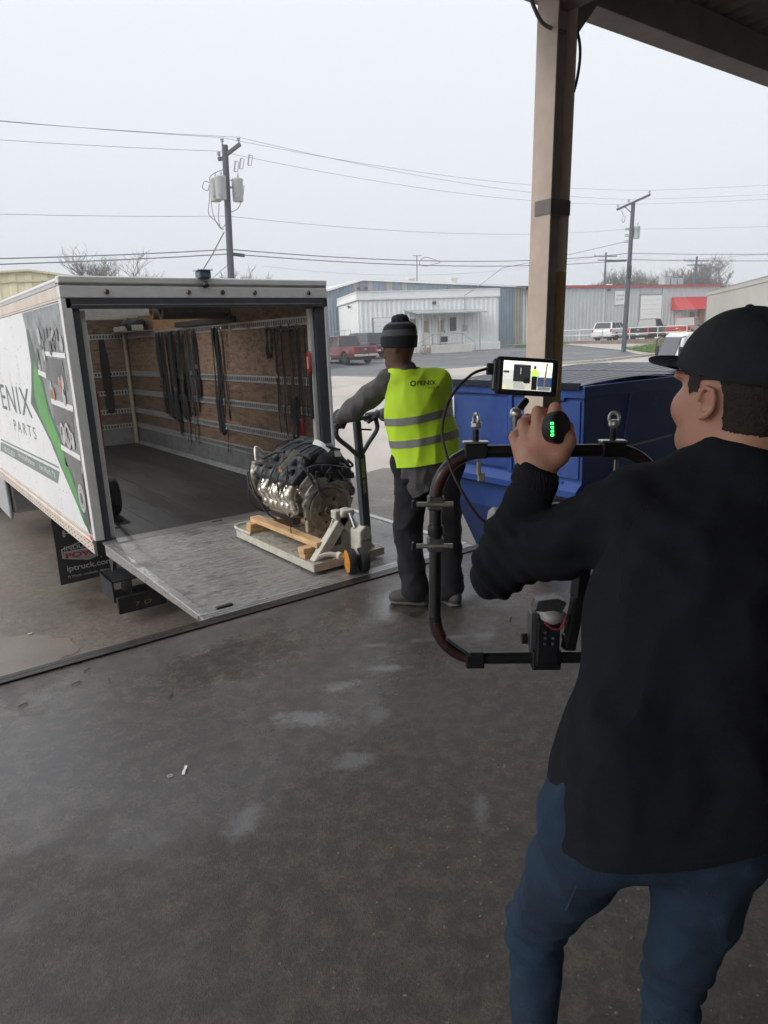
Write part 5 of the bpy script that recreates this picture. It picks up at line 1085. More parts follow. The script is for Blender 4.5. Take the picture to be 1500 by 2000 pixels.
# trousers
S = SDF((.95, -3.32, .03), (1.55, -2.72, .96), .0075)
S.cone(W['hL']+zz*.05, W['hR']+zz*.05, .135, .135, .04, flat=f_, fs=.85)
for h, k_, a in (('hL', 'kL', 'aL'), ('hR', 'kR', 'aR')):
    S.cone(W[h], W[k_], .108, .085, .03); S.cone(W[k_], W[a]+zz*.0, .085, .078, .03); S.cone(W[a]+zz*.06, W[a]+zz*.01, .080, .083, .02)
organic(S, 'trousers', M_PANT, wk, 2, fold(.014, 8, (1, 1, .9), 23, .004, 20), cut=lambda P_: P_[:, 2] > .035, hem=lambda P_: P_[:, 2]-.035)
for a, d in (('aL', nv((-.64, .76, 0))), ('aR', nv((.1, .99, 0)))):
    S = SDF(W[a]-nv((.26, .26, .1)), W[a]+nv((.26, .26, .12)), .005); A = W[a]*1.0; A[2] = 0
    sd_ = nv((d[1], -d[0], 0)); RS2 = np.stack([sd_, d, zz], 1)
    S.ell(A+d*.045+zz*.050, (.048, .115, .044), .02, R=RS2); S.ell(A-d*.045+zz*.055, (.042, .058, .05), .02, R=RS2); S.cone(A-d*.02+zz*.06, A-d*.02+zz*.11, .048, .048, .02); S.ell(A+d*.115+zz*.038, (.046, .055, .036), .02, R=RS2)
    sh = organic(S, 'shoe', M_SHOE, wk, 2, cut=lambda P_: P_[:, 2] > .012)
    S = SDF(W[a]-nv((.26, .26, .1)), W[a]+nv((.26, .26, .0)), .005); S.box(A+d*.035+zz*.013, (.042, .105, .013), .01, R=RS2, rad=.012); S.ell(A+d*.115+zz*.016, (.044, .055, .015), .015, R=RS2); S.ell(A-d*.05+zz*.016, (.04, .05, .015), .015, R=RS2); organic(S, 'sole', M_SOLE, sh, 2)
    for k in range(3): MB().tube([A+d*(.05+.03*k)+sd_*x+zz*(.094-.012*k-abs(x)*.25) for x in (-.03, -.012, .012, .03)], .003, 5).build('lace', M_SOLE, sh)
# gloves gripping the handle loop
for wr, gx, sgn in ((W['wL'], nv(cL+ups*.0), 1), (W['wR'], nv(cR), -1)):
    S = SDF(gx-.14, gx+.14, .004); hxn = nv(hx); top = gx+nv(ups)*.012+hxn*.03*sgn; bk = wr-top; bk /= np.linalg.norm(bk)
    S.cone(wr, top+bk*.045+zz*.012, .034, .030, .015, flat=zz, fs=.75)
    for i in range(4):
        b0 = top+hxn*(-.036+.024*i)+bk*.02+zz*.020; p1 = b0-bk*.045+zz*.006; p2 = p1-bk*.012-zz*.036; p3 = p2+bk*.026-zz*.008
        S.cone(top+bk*.055+hxn*(-.026+.018*i)+zz*.014, b0, .019, .014, .012); hand_chain(S, [b0, p1, p2, p3], .0125, .010, .006)
    t0 = top+bk*.05+hxn*sgn*.03-zz*.002; hand_chain(S, [t0, t0-bk*.03+hxn*sgn*.022-zz*.016, t0-bk*.058+hxn*sgn*.012-zz*.028], .015, .011, .008)
    S.cone(wr-bk*-.02, wr+bk*.02, .042, .045, .01)
    gl = organic(S, 'work_glove', M_GLOVE, wk, 2)
    MB().lathe([(.016, 0), (.014, .003), (.002, .004)], Vector(top+bk*.04)+V(-.012, -.012, .034), (-.4, -.5, .8), 12).build('glove_patch', M('glove_patch', (.20, .20, .20), .6), gl)
# striped beanie with bobble
hc = W['head']+zz*.03; bz = lambda z: hc+zz*z
prof = [(.088, -.035), (.100, -.03), (.104, .0), (.104, .03), (.099, .034), (.0985, .052), (.095, .068), (.089, .084), (.078, .098), (.060, .109), (.036, .115), (.012, .117)]
bn = MB(); rings = []
for rr, h in prof:
    rings.append([Vector(bz(h))+Vector(hrt)*rr*.90*cos(a)+Vector(hfw)*rr*1.06*sin(a)-Vector(hfw)*.10*max(0, h)+V(0, 0, -.12)*(sin(a)*rr*-.35 if h < .03 else 0) for a in [i*2*pi/32 for i in range(32)]])
for i in range(len(rings)-1):
    bn.m = 1 if i in (4, 5) or i == 8 else 0; bn.loft(rings[i:i+2], caps=False)
bn.m = 0; bn.loft([rings[-1], [Vector(bz(.118))-Vector(hfw)*.012]*32], caps=False)
be = bn.build('beanie', [M_KNITB, M_KNITG], wk, smooth=True)
S = SDF(nv(bz(.06))-.09, nv(bz(.16))+.08, .005); S.ell(bz(.118)-hfw*.012, (.052, .054, .036), .01)
organic(S, 'bobble', M_KNITB, be, 1, lambda P_, N_: .006*fold_noise(P_, 90, (1, 1, 1), 4))
gp = Vector(W['head'])+Vector(hfw)*.10+V(0, 0, .012)
gl_ = MB()
for s in (-1, 1): gl_.tube([gp+Vector(hrt)*s*(.008+.024*(1+cos(a)))-Vector(hfw)*(.012*(1+cos(a)))+V(0, 0, .021*sin(a)) for a in [i*2*pi/14 for i in range(14)]], .0022, 5, closed=True)
for s in (-1, 1): gl_.tube([gp+Vector(hrt)*s*.056-Vector(hfw)*.024, gp+Vector(hrt)*s*.074-Vector(hfw)*.10+V(0, 0, .004)], .0022, 5)
gl_.build('safety_glasses', M('clear_frame', (.55, .55, .54), .2, coat=.5), wk)
# ---------- camera operator in the foreground
M_SKIN = M('light_skin', (.52, .285, .195), .48, vs=22, bump=.14, bs=220, col2=(.56, .25, .18), amt=.9, wear=((.40, .19, .13), .62, 60, (1, 1, 1)))
M_KNIT = M('black_sweater', (.0135, .015, .0185), .9, var=.12, vs=40, bump=.3, bs=330, spec=.15)
M_JEAN = M('dark_blue_denim', (.011, .031, .062), .85, var=.4, vs=8, bump=.5, bs=420, wear=((.028, .055, .10), .58, 16, (1, 1, .5)))
M_CAP = M('black_cap_cloth', (.022, .026, .031), .85, var=.15, vs=30, bump=.25, bs=330, spec=.25)
M_HAIR = M('dark_brown_hair', (.022, .016, .012), .7, var=.4, vs=60, bump=.5, bs=260)
op = thing('person', 'camera operator in black cap, black sweater and blue jeans raising a grip', 'person', (-.42, -5.6, 0))
bf_ = nv((.82, .57, 0)); br_ = nv((.57, -.82, 0)); hf = nv((.156, .98776, 0)); hr = nv((.98776, -.156, 0)); HO = np.stack([hr, hf, zz], 1)
O = dict(pel=nv((-.44, -5.63, .80)), che=nv((-.29, -5.60, 1.14)), neck=nv((-.165, -5.585, 1.365)), head=nv((-.142, -5.556, 1.507)), sL=nv((-.275, -5.455, 1.295)), sR=nv((-.065, -5.745, 1.295)),
         hL=nv((-.515, -5.56, .78)), hR=nv((-.385, -5.70, .78)), kL=nv((-.485, -5.415, .47)), kR=nv((-.385, -5.655, .46)), aL=nv((-.56, -5.505, .09)), aR=nv((-.42, -5.67, .09)), eL=nv((-.372, -5.205, 1.145)), wL=nv((-.313, -5.25, 1.352)), eR=nv((.13, -5.66, 1.09)), wR=nv((.06, -5.43, 1.16)))
S = SDF((-.72, -5.92, 0), (.24, -5.08, 1.68), .0045)
H = O['head']
S.ell(H+zz*.015-hf*.012, (.076, .100, .112), .02, R=HO); S.ell(H-zz*.045+hf*.018, (.069, .076, .078), .025, R=HO)
S.cone(H-zz*.085+hf*.02-hr*.03, H-zz*.092+hf*.078, .042, .026, .03); S.cone(H-zz*.085+hf*.02+hr*.03, H-zz*.092+hf*.078, .042, .026, .03)
S.ell(H+hf*.072-zz*.028-hr*.034, (.030, .024, .030), .02, R=HO); S.ell(H+hf*.072-zz*.028+hr*.034, (.030, .024, .030), .02, R=HO)
S.cone(H+hf*.090+zz*.015, H+hf*.116-zz*.025, .009, .013, .012); S.ell(H+hf*.088+zz*.030, (.052, .014, .012), .015, R=HO); S.ell(H+hf*.092-zz*.060, (.026, .013, .010), .01, R=HO)
for s in (-1, 1):
    ec = H+hr*s*.076-hf*.008-zz*.010; e2 = ec+hr*s*.010
    S.ell(ec, (.007, .015, .024), .006, R=HO)
    hel = [e2+hf*.012+zz*.003, e2+hf*.010+zz*.020, e2-hf*.002+zz*.026, e2-hf*.014+zz*.021, e2-hf*.018+zz*.006, e2-hf*.015-zz*.010, e2-hf*.007-zz*.021, e2+hf*.004-zz*.026]
    hand_chain(S, hel, .0050, .0054, .003); S.ell(e2+hf*.005-zz*.024, (.005, .008, .009), .005, R=HO); S.ell(e2-hf*.001-zz*.003+hr*s*.003, (.008, .0075, .011), .003, R=HO, sub=True)
S.cone(O['neck']-zz*.05, H-zz*.055-hf*.012, .062, .056, .03); S.cone(O['neck']-zz*.04-bf_*.01, H-zz*.03-hf*.04, .050, .050, .03)
S.cone(O['pel']+zz*.05, O['che'], .115, .14, .05, flat=bf_, fs=.62); S.cone(O['sL'], O['sR'], .045, .045, .04); S.cone(O['che'], O['neck'], .10, .062, .04)
for a, b, c, r1, r2, r3 in (('sL', 'eL', 'wL', .045, .038, .030), ('sR', 'eR', 'wR', .045, .038, .029), ('hL', 'kL', 'aL', .060, .038, .032), ('hR', 'kR', 'aR', .060, .038, .032)):
    S.cone(O[a], O[b], r1, r2, .03); S.cone(O[b], O[c], r2, r3, .02)
# left hand closed on the grip
K4 = [nv((-.296, -5.177, 1.413)), nv((-.299, -5.203, 1.443)), nv((-.290, -5.234, 1.468)), nv((-.276, -5.267, 1.476))]
GA, GB = nv((-.262, -5.165, 1.412)), nv((-.287, -5.277, 1.4385)); gax = GB-GA; gax /= np.linalg.norm(gax)
for i, K in enumerate(K4):
    S.cone(O['wL']+nv((.012, -.010, .010))*(i-1.2)*.6, K, .023, .0125, .010)
    S.ell(K, (.0125, .0125, .0125), .005)
    away = nv((.72, .60, .0)); rr = .0125-.0008*(3-i)
    c = GA+gax*((K-GA)@gax)       # nearest point on the grip axis
    p1 = c+away*.012+zz*.034; p2 = c+away*.036+zz*.004; p3 = c+away*.016-zz*.026; hand_chain(S, [K, p1, p2, p3], rr*.96, rr*.8, .0025)
S.cone(O['wL']-zz*.03, O['wL']+zz*.012, .031, .031, .02)
hand_chain(S, [O['wL']+nv((.012, -.014, .012)), nv((-.283, -5.283, 1.385)), nv((-.266, -5.290, 1.412)), nv((-.246, -5.276, 1.436))], .024, .0125, .015)
# right hand round the ring tube, hidden side
rh = nv((.045, -5.375, 1.19)); S.cone(O['wR'], rh, .03, .026, .02)
for i in range(4): b0 = rh+zz*(.03-.02*i); hand_chain(S, [b0, b0+nv((-.035, .035, 0)), b0+nv((-.055, .01, 0)), b0+nv((-.04, -.012, 0))], .011, .009, .005)
hand_chain(S, [rh+zz*.01, rh+nv((-.01, -.02, .04)), rh+nv((-.03, -.01, .06))], .014, .011, .01)
organic(S, 'body', M_SKIN, op, 2)
# short hair under the cap: a thin layer on skull and nape
S = SDF(H-nv((.12, .16, .16)), H+nv((.12, .13, .14)), .003); S.ell(H+zz*.015-hf*.012, (.0785, .1025, .1145), .02, R=HO); S.ell(H-zz*.05-hf*.03, (.066, .068, .06), .02, R=HO)
def hairmask(P_):
    q = P_-H; a = q@hf; z = q[:, 2]; n = .008*fold_noise(P_, 55)
    back = (a+n < -.030) & (z+n > -.085-.0*a); side = (a+n < .046) & (a > -.05) & (z+n > .004-.35*np.maximum(0, a-.012)) & ~((a < .012) & (a > -.034) & (z < .022))
    return back | side | (z > .03)
organic(S, 'hair', M_HAIR, op, 6, lambda P_, N_: .0012+.0015*fold_noise(P_, 240), cut=hairmask)
# cap
S = SDF(H-nv((.14, .15, .05)), H+nv((.14, .15, .18)), .0045); ct = H+zz*.036-hf*.010
S.ell(ct, (.091, .114, .107), .01, R=HO); S.cone(H+zz*.045-hf*.02, H+zz*.06-hf*.02, .085, .08, .02, flat=hf, fs=1.2)
cp = organic(S, 'cap', M_CAP, op, 3, lambda P_, N_: .002*fold_noise(P_, 25)-.0016*np.exp(-((np.arctan2((P_-ct)@hr, (P_-ct)@hf)*3/pi+100) % 1-.5)**2/.0006)*((P_-ct)[:, 2] > .0), cut=lambda P_: (P_-H)[:, 2] > .030+.16*((P_-H)@hf))
vb = []; nb = 16
for i in range(nb+1):
    a = -1.25+2.5*i/nb; row = []
    for j in range(7):
        t = j/6; w_ = .088*sin(a); fwd = .100*cos(a)*.98+.074*t*max(.12, cos(a))**.6
        zc = .052+.012*t-.16*(w_*(1+.12*t))**2*9
        row.append(Vector(H+hr*w_*(1+.10*t)+hf*fwd+zz*zc))
    vb.append(row)
q = MB(); k7 = 7
for lay in (0, 1): q.v += [tuple(p+V(0, 0, -.003*lay)) for row in vb for p in row]
N7 = (nb+1)*k7
for i in range(nb):
    for j in range(6):
        a = i*k7+j; q.f += [(a, a+k7, a+k7+1, a+1), (N7+a+1, N7+a+k7+1, N7+a+k7, N7+a)]
    a = i*k7+6; q.f += [(a, a+k7, N7+a+k7, N7+a)]
q.mi = [0]*len(q.f); q.build('brim', M_CAP, cp, smooth=True, ang=60)
for t_ in (.35, .55, .75, .93):      # stitched rows on the brim
    MB().tube([row[0].lerp(row[6], t_)+V(0, 0, .0006) for row in vb[1:-1]], .0007, 4).build('brim_stitch', M_CAP, cp)
for k in range(6):
    a_ = k*pi/3+.52; dd = Vector(hr*sin(a_)+hf*cos(a_))
    MB().tube([Vector(ct+(hr*sin(a_)*.0912+hf*cos(a_)*.1142)*cos(e_)+zz*.1072*sin(e_)) for e_ in [.22+i*.165 for i in range(9)]], .0015, 5).build('panel_seam', M_CAP, cp)
    MB().lathe([(.004, 0), (.0035, .0015), (.0018, .0016)], Vector(ct+(hr*sin(a_+.52)*.0912+hf*cos(a_+.52)*.1142)*.62+zz*.1072*.785), Vector(hr*sin(a_+.52)+hf*cos(a_+.52))*.5+V(0, 0, .8), 8).build('eyelet', M_CAP, cp)
MB().ell(ct+zz*.108-hf*.005, (.008, .008, .006), 10, 6).build('cap_button', M_CAP, cp, smooth=True)
# sweater
S = SDF((-.74, -5.94, .70), (.26, -5.05, 1.46), .0065)
S.cone(nv((-.436, -5.638, .86)), O['che'], .158, .182, .05, flat=bf_, fs=.70); S.cone(nv((-.475, -5.637, .76)), nv((-.45, -5.632, .88)), .155, .158, .04, flat=bf_, fs=.72)
S.cone(O['hL']+br_*.055+zz*.16, O['hL']+br_*.048+zz*.0, .100, .106, .05); S.cone(O['hR']-br_*.02+zz*.14, O['hR']-br_*.015+zz*.0, .105, .112, .05)
S.cone(O['sL']+br_*.03, O['sR']-br_*.03, .078, .078, .06); S.cone(O['che'], O['neck']-zz*.05, .165, .085, .06, flat=bf_, fs=.85)
S.cone(O['neck']-zz*.05, O['neck']+zz*.002, .090, .078, .03)
for s_, k_ in ((O['sL'], 1), (O['sR'], -1)): S.cone(s_+zz*.005, O['neck']-zz*.012, .072, .066, .05)
S.cone(O['sL'], O['eL'], .072, .060, .03); S.cone(O['eL'], O['wL']-zz*.01, .058, .043, .02); S.cone(O['sR'], O['eR'], .078, .066, .03); S.cone(O['eR'], O['wR'], .064, .044, .02)
sw_f = fold(.013, 8, (1, 1, .6), 31, .005, 21)
def swd(P_, N_):
    d = sw_f(P_, N_)
    arm = np.clip(1-np.linalg.norm(P_-O['eL'], axis=1)/.16, 0, 1)   # compressed folds in the crook of the elbow
    q = (P_-O['eL'])@nv((.5, -.6, .6)); d = d+arm*.006*np.sin(q*190)
    w_ = np.clip(fold_noise(P_, 4.5, (1, 1, 1), 77)*1.8, 0, 1); q2 = (P_-O['pel'])@nv((.35, -.5, .8)); d = d+.0045*w_*np.sin(q2*95+5*fold_noise(P_, 4, (1, 1, 1), 5))   # drag lines across the back
    ua = np.clip(1-np.linalg.norm(P_-(O['sL']+O['eL'])/2, axis=1)/.15, 0, 1); d = d+ua*.004*np.sin(((P_-O['sL'])@nv((.55, .25, .8)))*150+3*fold_noise(P_, 6)); return d
sweater = organic(S, 'sweater', M_KNIT, op, 2, swd, cut=lambda P_: (P_[:, 2] > .836+.19*((P_-O['pel'])@br_)), hem=lambda P_: P_[:, 2]-.836-.19*((P_-O['pel'])@br_))
# rib collar, cuff and armhole seam of the sweater
M_RIBK = M('black_rib_knit', (.017, .018, .021), .95, bump=.8, bs=240, st=(1, 1, .12), spec=.2)
nk = Vector(O['neck']); q = MB(); nr = []
for h, rr in ((-.012, .086), (.004, .082), (.016, .076), (.018, .072), (.004, .070)): nr.append([nk+V(0, 0, h)+Vector(br_)*rr*cos(a)+Vector(bf_)*rr*.92*sin(a)+V(0, 0, -.018)*sin(a) for a in [i*2*pi/36 for i in range(36)]])
q.loft(nr, caps=False); q.build('collar', M_RIBK, sweater, smooth=True, ang=70)
wv_ = Vector(O['wL'])-V(0, 0, .012); wd_ = (Vector(O['wL'])-Vector(O['eL'])).normalized(); MB().lathe([(.044, -.022), (.0465, -.018), (.0465, .010), (.044, .016), (.038, .012)], wv_, wd_, 28).build('cuff', M_RIBK, sweater, smooth=True)
sm_ = MB().tube(catmull([nk+Vector(-br_)*.115+V(0, 0, -.03), Vector(O['sL'])+V(-.05, -.02, -.01), Vector(O['sL'])+V(-.075, -.03, -.07), Vector(O['sL'])+V(-.08, -.03, -.13)], 8), .0018, 5); decal(sm_, sweater, V(.80, .55, -.22), .0008).build('armhole_seam', M_RIBK, sweater)
# jeans
S = SDF((-.78, -5.95, .03), (-.15, -5.2, .97), .0065)
S.cone(O['hL']+zz*.035, O['hR']+zz*.035, .090, .092, .035); S.cone(O['hL']+zz*.12+br_*.03, O['hR']+zz*.12-br_*.03, .080, .080, .04)
for h, k_, a in (('hL', 'kL', 'aL'), ('hR', 'kR', 'aR')):
    S.cone(O[h], O[k_], .086, .052, .02); S.cone(O[k_], O[a], .051, .047, .015); S.cone(O[a]+zz*.05, O[a]-zz*.01, .054, .058, .02)
jf = fold(.009, 9, (1, 1, .8), 43, .003, 28)
def jd(P_, N_):
    d = jf(P_, N_)
    for kn in ('kL', 'kR'):
        q = P_-O[kn]; w_ = np.exp(-(q[:, 2]/.07)**2)*(np.linalg.norm(q[:, :2], axis=1) < .13); d = d+w_*.005*np.sin(q[:, 2]*120+q[:, 0]*40)
    return d
je = organic(S, 'jeans', M_JEAN, op, 3, jd, cut=lambda P_: P_[:, 2] > .05)
st_ = MB().tube(catmull([(-.60, -5.60, .76), (-.615, -5.605, .73), (-.622, -5.60, .69)], 5), .0014, 5); decal(st_, je, V(.6, .5, -.3), .001).build('pocket_seam', M('denim_stitch', (.05, .08, .13), .8), je)
M_STI = M('denim_stitch', (.03, .052, .092), .8)
for a, d in (('aL', nv((.6, .8, 0))), ('aR', nv((.85, .5, 0)))):
    d = d/np.linalg.norm(d); S = SDF(O[a]-nv((.26, .26, .1)), O[a]+nv((.26, .26, .12)), .006); A = O[a]*1.0; A[2] = 0; sd_ = nv((d[1], -d[0], 0)); RS2 = np.stack([sd_, d, zz], 1)
    S.ell(A+d*.05+zz*.045, (.046, .13, .042), .02, R=RS2); S.ell(A-d*.045+zz*.05, (.04, .06, .05), .02, R=RS2); S.cone(A-d*.02+zz*.06, A-d*.02+zz*.11, .045, .045, .02)
    organic(S, 'shoe', M_SHOE, op, 2, cut=lambda P_: P_[:, 2] > .004)
# ------------------------------------------------------------------ ring gimbal rig with camera and monitor
M_CARB = M('black_carbon_tube', (.016, .017, .018), .35, .2, var=.3, vs=60, coat=.3)
M_BLK = M('black_anodised', (.02, .021, .023), .42, .4, var=.25, vs=40)
M_SIL = M('silver_machined', (.55, .55, .55), .3, .9, var=.1, vs=40)
M_CLMP = M('scuffed_clamp', (.13, .13, .135), .4, .6, var=.3, vs=50)
M_REDT = M('red_tube_print', (.075, .02, .018), .5, var=.4, vs=80, wear=((.016, .017, .018), .47, 30, (1, 1, 1)))
M_ZINC = M('zinc_bolt', (.48, .45, .38), .35, .85, var=.2, vs=50)
rg_ = thing('camera_rig', 'black ring gimbal rig with a small monitor, camera and eye-bolt clamps', 'camera rig', (-.2, -5.2, .92))
RC = V(-.190, -5.171, 1.122); RU = V(.803, -.595, -.03).normalized(); RV = V(.03, .02, .999); RV = (RV-RU*RV.dot(RU)).normalized(); RN = RU.cross(RV)   # ring plane
if RN.dot(CAM-RC) < 0: RN = -RN
def rp_(a, b, c=0): return RC+RU*a+RV*b+RN*c
hw, hh_, cr_ = .250, .246, .105; tr_ = .0155
pts = []
def arc(cx, cy, a0, a1, n=8): return [(cx+cr_*cos(a0+(a1-a0)*i/n), cy+cr_*sin(a0+(a1-a0)*i/n)) for i in range(n+1)]
TL = arc(-hw+cr_, hh_-cr_, pi, pi/2); TR = arc(hw-cr_, hh_-cr_, pi/2, 0); BRR = arc(hw-cr_, -hh_+cr_, 0, -pi/2); BL = arc(-hw+cr_, -hh_+cr_, -pi/2, -pi)
for nm, seg in (('corner_tube', TL), ('corner_tube', TR), ('corner_tube', BRR), ('corner_tube', BL)):
    MB().tube([rp_(a, b) for a, b in seg], tr_*1.0, 16).build(nm, M_CARB, rg_, smooth=True)
for a, b in ((TL[-1], TR[0]), (TR[-1], BRR[0]), (BRR[-1], BL[0]), (BL[-1], TL[0])): MB().tube([rp_(*a), rp_((a[0]+b[0])/2, (a[1]+b[1])/2), rp_(*b)], tr_*.93, 16).build('straight_tube', M_CARB, rg_, smooth=True)
for cx, cy, a0, a1 in ((-hw+cr_, hh_-cr_, pi*.97, pi*.58), (-hw+cr_, -hh_+cr_, -pi*.55, -pi*.97), (hw-cr_, hh_-cr_, pi*.4, pi*.08)):
    q = MB(); n_ = 10; L0 = []
    for i in range(n_+1):
        a = a0+(a1-a0)*i/n_; c = V(cx+(cr_)*cos(a), cy+(cr_)*sin(a), 0); L0.append([rp_(c.x+cos(a)*tr_*1.01*sin(t), c.y+sin(a)*tr_*1.01*sin(t), tr_*1.01*cos(t)) for t in (-.45, -.15, .15, .45)])
    q.loft(L0, caps=False, closed=False); q.build('tube_print', M_REDT, rg_)
# couplings along the ring
def clamp(a, b, vert, bolt=True):
    ax = (RV if vert else RU); sd2 = (RU if vert else RV); c = rp_(a, b); k = MB().ob(c, ax*.016, sd2*.019, RN*.019).build('tube_clamp', M_CLMP, rg_, bevel=.005)
    if bolt:
        p = c+sd2*(-.024 if vert else .0)+RN*.02; MB().cyl(p-sd2*.02, p+sd2*.062, .0055, n=10).build('clamp_bolt', M_ZINC, k, smooth=True)
        MB().ob(p-sd2*.028, ax*.009, sd2*.003, RN*.007).build('wing_nut', M_BLK, k, bevel=.002)
    return k
clamp(-hw, hh_-cr_-.01, True); clamp(-hw, .035, True); 
for z in (.02, .055): MB().lathe([(tr_*1.08, 0), (tr_*1.15, .004), (tr_*1.15, .02), (tr_*1.08, .024)], rp_(-hw, z), RV, 18).build('tube_collar', M_BLK, rg_, smooth=True)
def eyebolt(a):
    k = MB().ob(rp_(a, hh_+.002), RU*.026, RV*.0165, RN*.0185).build('eye_clamp', M_BLK, rg_, bevel=.004); MB().ob(rp_(a, hh_+.021), RU*.029, RV*.0025, RN*.016).build('clamp_plate', M_SIL, k, bevel=.002)
    MB().cyl(rp_(a, hh_+.0235), rp_(a, hh_+.050), .007, n=12).build('bolt_shank', M_BLK, k, smooth=True); MB().lathe([(.009, 0), (.012, .004), (.012, .012), (.008, .016)], rp_(a, hh_+.052), RV, 12).build('bolt_collar', M_SIL, k, smooth=True)
    e = rp_(a, hh_+.083); w = (RU*.92+RN*.4).normalized() if a > 0 else (RU*.35+RN*.93).normalized(); MB().tube([e-RV*.012+w*.0105*cos(t)+RV*.0125*sin(t) for t in [i*2*pi/18 for i in range(18)]], .0038, 8, closed=True).build('eye_ring', M_SIL, k, smooth=True)
    q = MB(); q.ob(rp_(a+.006, hh_-.035, .015), RU*.005, RV*.016, RN*.004); q.build('wing_screw', M_ZINC, k, bevel=.002); MB().ob(rp_(a+.012, hh_-.055, .015), RU*.008, RV*.010, RN*.003).build('screw_wing', M_ZINC, k, bevel=.002)
eyebolt(-.162); eyebolt(.142)
# quick-release lever on the lower tube
MB().beam(rp_(-.165, -hh_+.012, .014), rp_(-.225, -hh_+.058, .014), .006, .018, RN).build('release_lever', M_CLMP, rg_, bevel=.003)
MB().ob(rp_(-.155, -hh_), RU*.022, RV*.020, RN*.019).build('lever_clamp', M_BLK, rg_, bevel=.004)
# gimbal motor stage rising from the lower tube
mt_ = MB().ob(rp_(.012, -hh_+.045), RU*.028, RV*.055, RN*.026).build('gimbal_mount', M_BLK, rg_, bevel=.006)
MB().ob(rp_(.012, -hh_), RU*.034, RV*.024, RN*.022).build('mount_clamp', M_BLK, mt_, bevel=.004)
for i in range(5): MB().lathe([(.0035, 0), (.003, .002)], rp_(.004+.018*(i % 2), -hh_+.045+.014*(i//2), .0262), RN, 8).build('hex_screw', M_SIL, mt_)
MB().ob(rp_(-.020, -hh_+.07), RU*.010, RV*.045, RN*.018).build('side_plate', M_CLMP, mt_, bevel=.004)
MB().cyl(rp_(-.034, -hh_+.05, .004), rp_(-.046, -hh_+.05, .004), .013, n=14).build('side_knob', M_BLK, mt_, smooth=True)
S = SDF(nv(rp_(.02, -hh_+.12))-.07, nv(rp_(.02, -hh_+.12))+.07, .004); S.ell(nv(rp_(.024, -hh_+.105, .004)), (.030, .026, .022), .01); S.cone(nv(rp_(.005, -hh_+.118)), nv(rp_(.048, -hh_+.095)), .018, .016, .01)
mh = organic(S, 'motor_housing', M('pale_grey_housing', (.42, .41, .40), .4), rg_, 2)
MB().tube(catmull([rp_(.000, -hh_+.100, .030), rp_(.020, -hh_+.084, .031), rp_(.040, -hh_+.086, .029), rp_(.052, -hh_+.112, .020)], 4), .0026, 6).build('red_trim', M('red_trim', (.35, .05, .06), .5), mh, smooth=True)
MB().prism([(-.035, 0), (.03, -.006), (.042, .02), (.02, .03), (-.03, .024)], rp_(.012, -hh_+.122, -.02), RU, RV, RN*.04).build('motor_cap', M_CLMP, mh, bevel=.004)
for t0, t1, w_, h_ in ((rp_(.065, -hh_+.02), rp_(.085, -hh_+.16), .028, .03), (rp_(.05, -hh_+.05), rp_(.085, -hh_+.052), .026, .02)): MB().beam(t0, t1, w_, h_).build('gimbal_arm', M_BLK, rg_, bevel=.006)
MB().beam(rp_(.085, -hh_+.15), rp_(.09, .02), .03, .035).build('gimbal_arm', M_BLK, rg_, bevel=.006)
# cinema camera carried in the gimbal
cb = MB().ob(rp_(.058, .055, -.06), RU*.062, RV*.044, RN*.07).build('camera_body', M_BLK, rg_, bevel=.01)
MB().ob(rp_(.058, .104, -.055), RU*.055, RV*.004, RN*.055).build('top_plate', M_CLMP, cb, bevel=.003)
MB().tube(catmull([rp_(.0, .108, -.02), rp_(.02, .128, -.03), rp_(.075, .126, -.03), rp_(.11, .112, -.02)], 5), .005, 8).build('top_rail', M_SIL, cb, smooth=True)
for i in range(3): MB().ob(rp_(.03+.03*i, .114, -.04), RU*.010, RV*.006, RN*.012).build('top_knob', M_BLK, cb, bevel=.003)
MB().cyl(rp_(-.005, .05, -.07), rp_(-.075, .055, -.09), .036, n=22).build('lens_barrel', M_BLK, cb, smooth=True)
MB().lathe([(.036, 0), (.044, .012), (.046, .04), (.038, .05)], rp_(-.065, .055, -.085), -RU, 22).build('lens_hood', M('pale_lens_hood', (.52, .52, .52), .5), cb, smooth=True)
MB().ob(rp_(.02, .004, -.03), RU*.03, RV*.006, RN*.02).build('dovetail_plate', M_SIL, cb, bevel=.002)
MB().beam(rp_(.1, .03, -.04), rp_(.1, -.08, -.02), .03, .04).build('tilt_arm', M_BLK, rg_, bevel=.006)
# hand grip with status lamps; the left hand closes on it
ga, gb = Vector(GA), Vector(GB); gd = (gb-ga).normalized()
gr = MB().lathe([(.012, -.035), (.0155, -.03), (.0165, .03), (.0155, .10), (.0165, .112)], ga, gd, 18).build('hand_grip', M_BLK, rg_, smooth=True)
kd = (V(-.296, -5.295, 1.441)-gb); kn = V(-.291, -5.286, 1.4405); kdir = (CAM+V(.75, -.55, -.05)*1.6-kn).normalized()
MB().lathe([(.020, -.020), (.030, -.016), (.0325, -.004), (.0325, .006), (.029, .010), (.012, .0112), (.001, .0112)], kn, kdir, 30).build('grip_knob', M('matte_black_knob', (.012, .013, .014), .55), gr, smooth=True)
ksd = kdir.cross(V(0, 0, 1)).normalized(); kup = ksd.cross(kdir); sgn = -1 if ksd.dot(RU) > 0 else 1
for i in range(4): MB().ob(kn+kdir*.0085+ksd*sgn*.0285+kup*(-.011+.0075*i), ksd*.0026, kup*.0022, kdir*.002).build('status_lamp', M('green_led', (.02, .5, .08), .4, emit=((.03, 1, .12), 3.0)), gr)
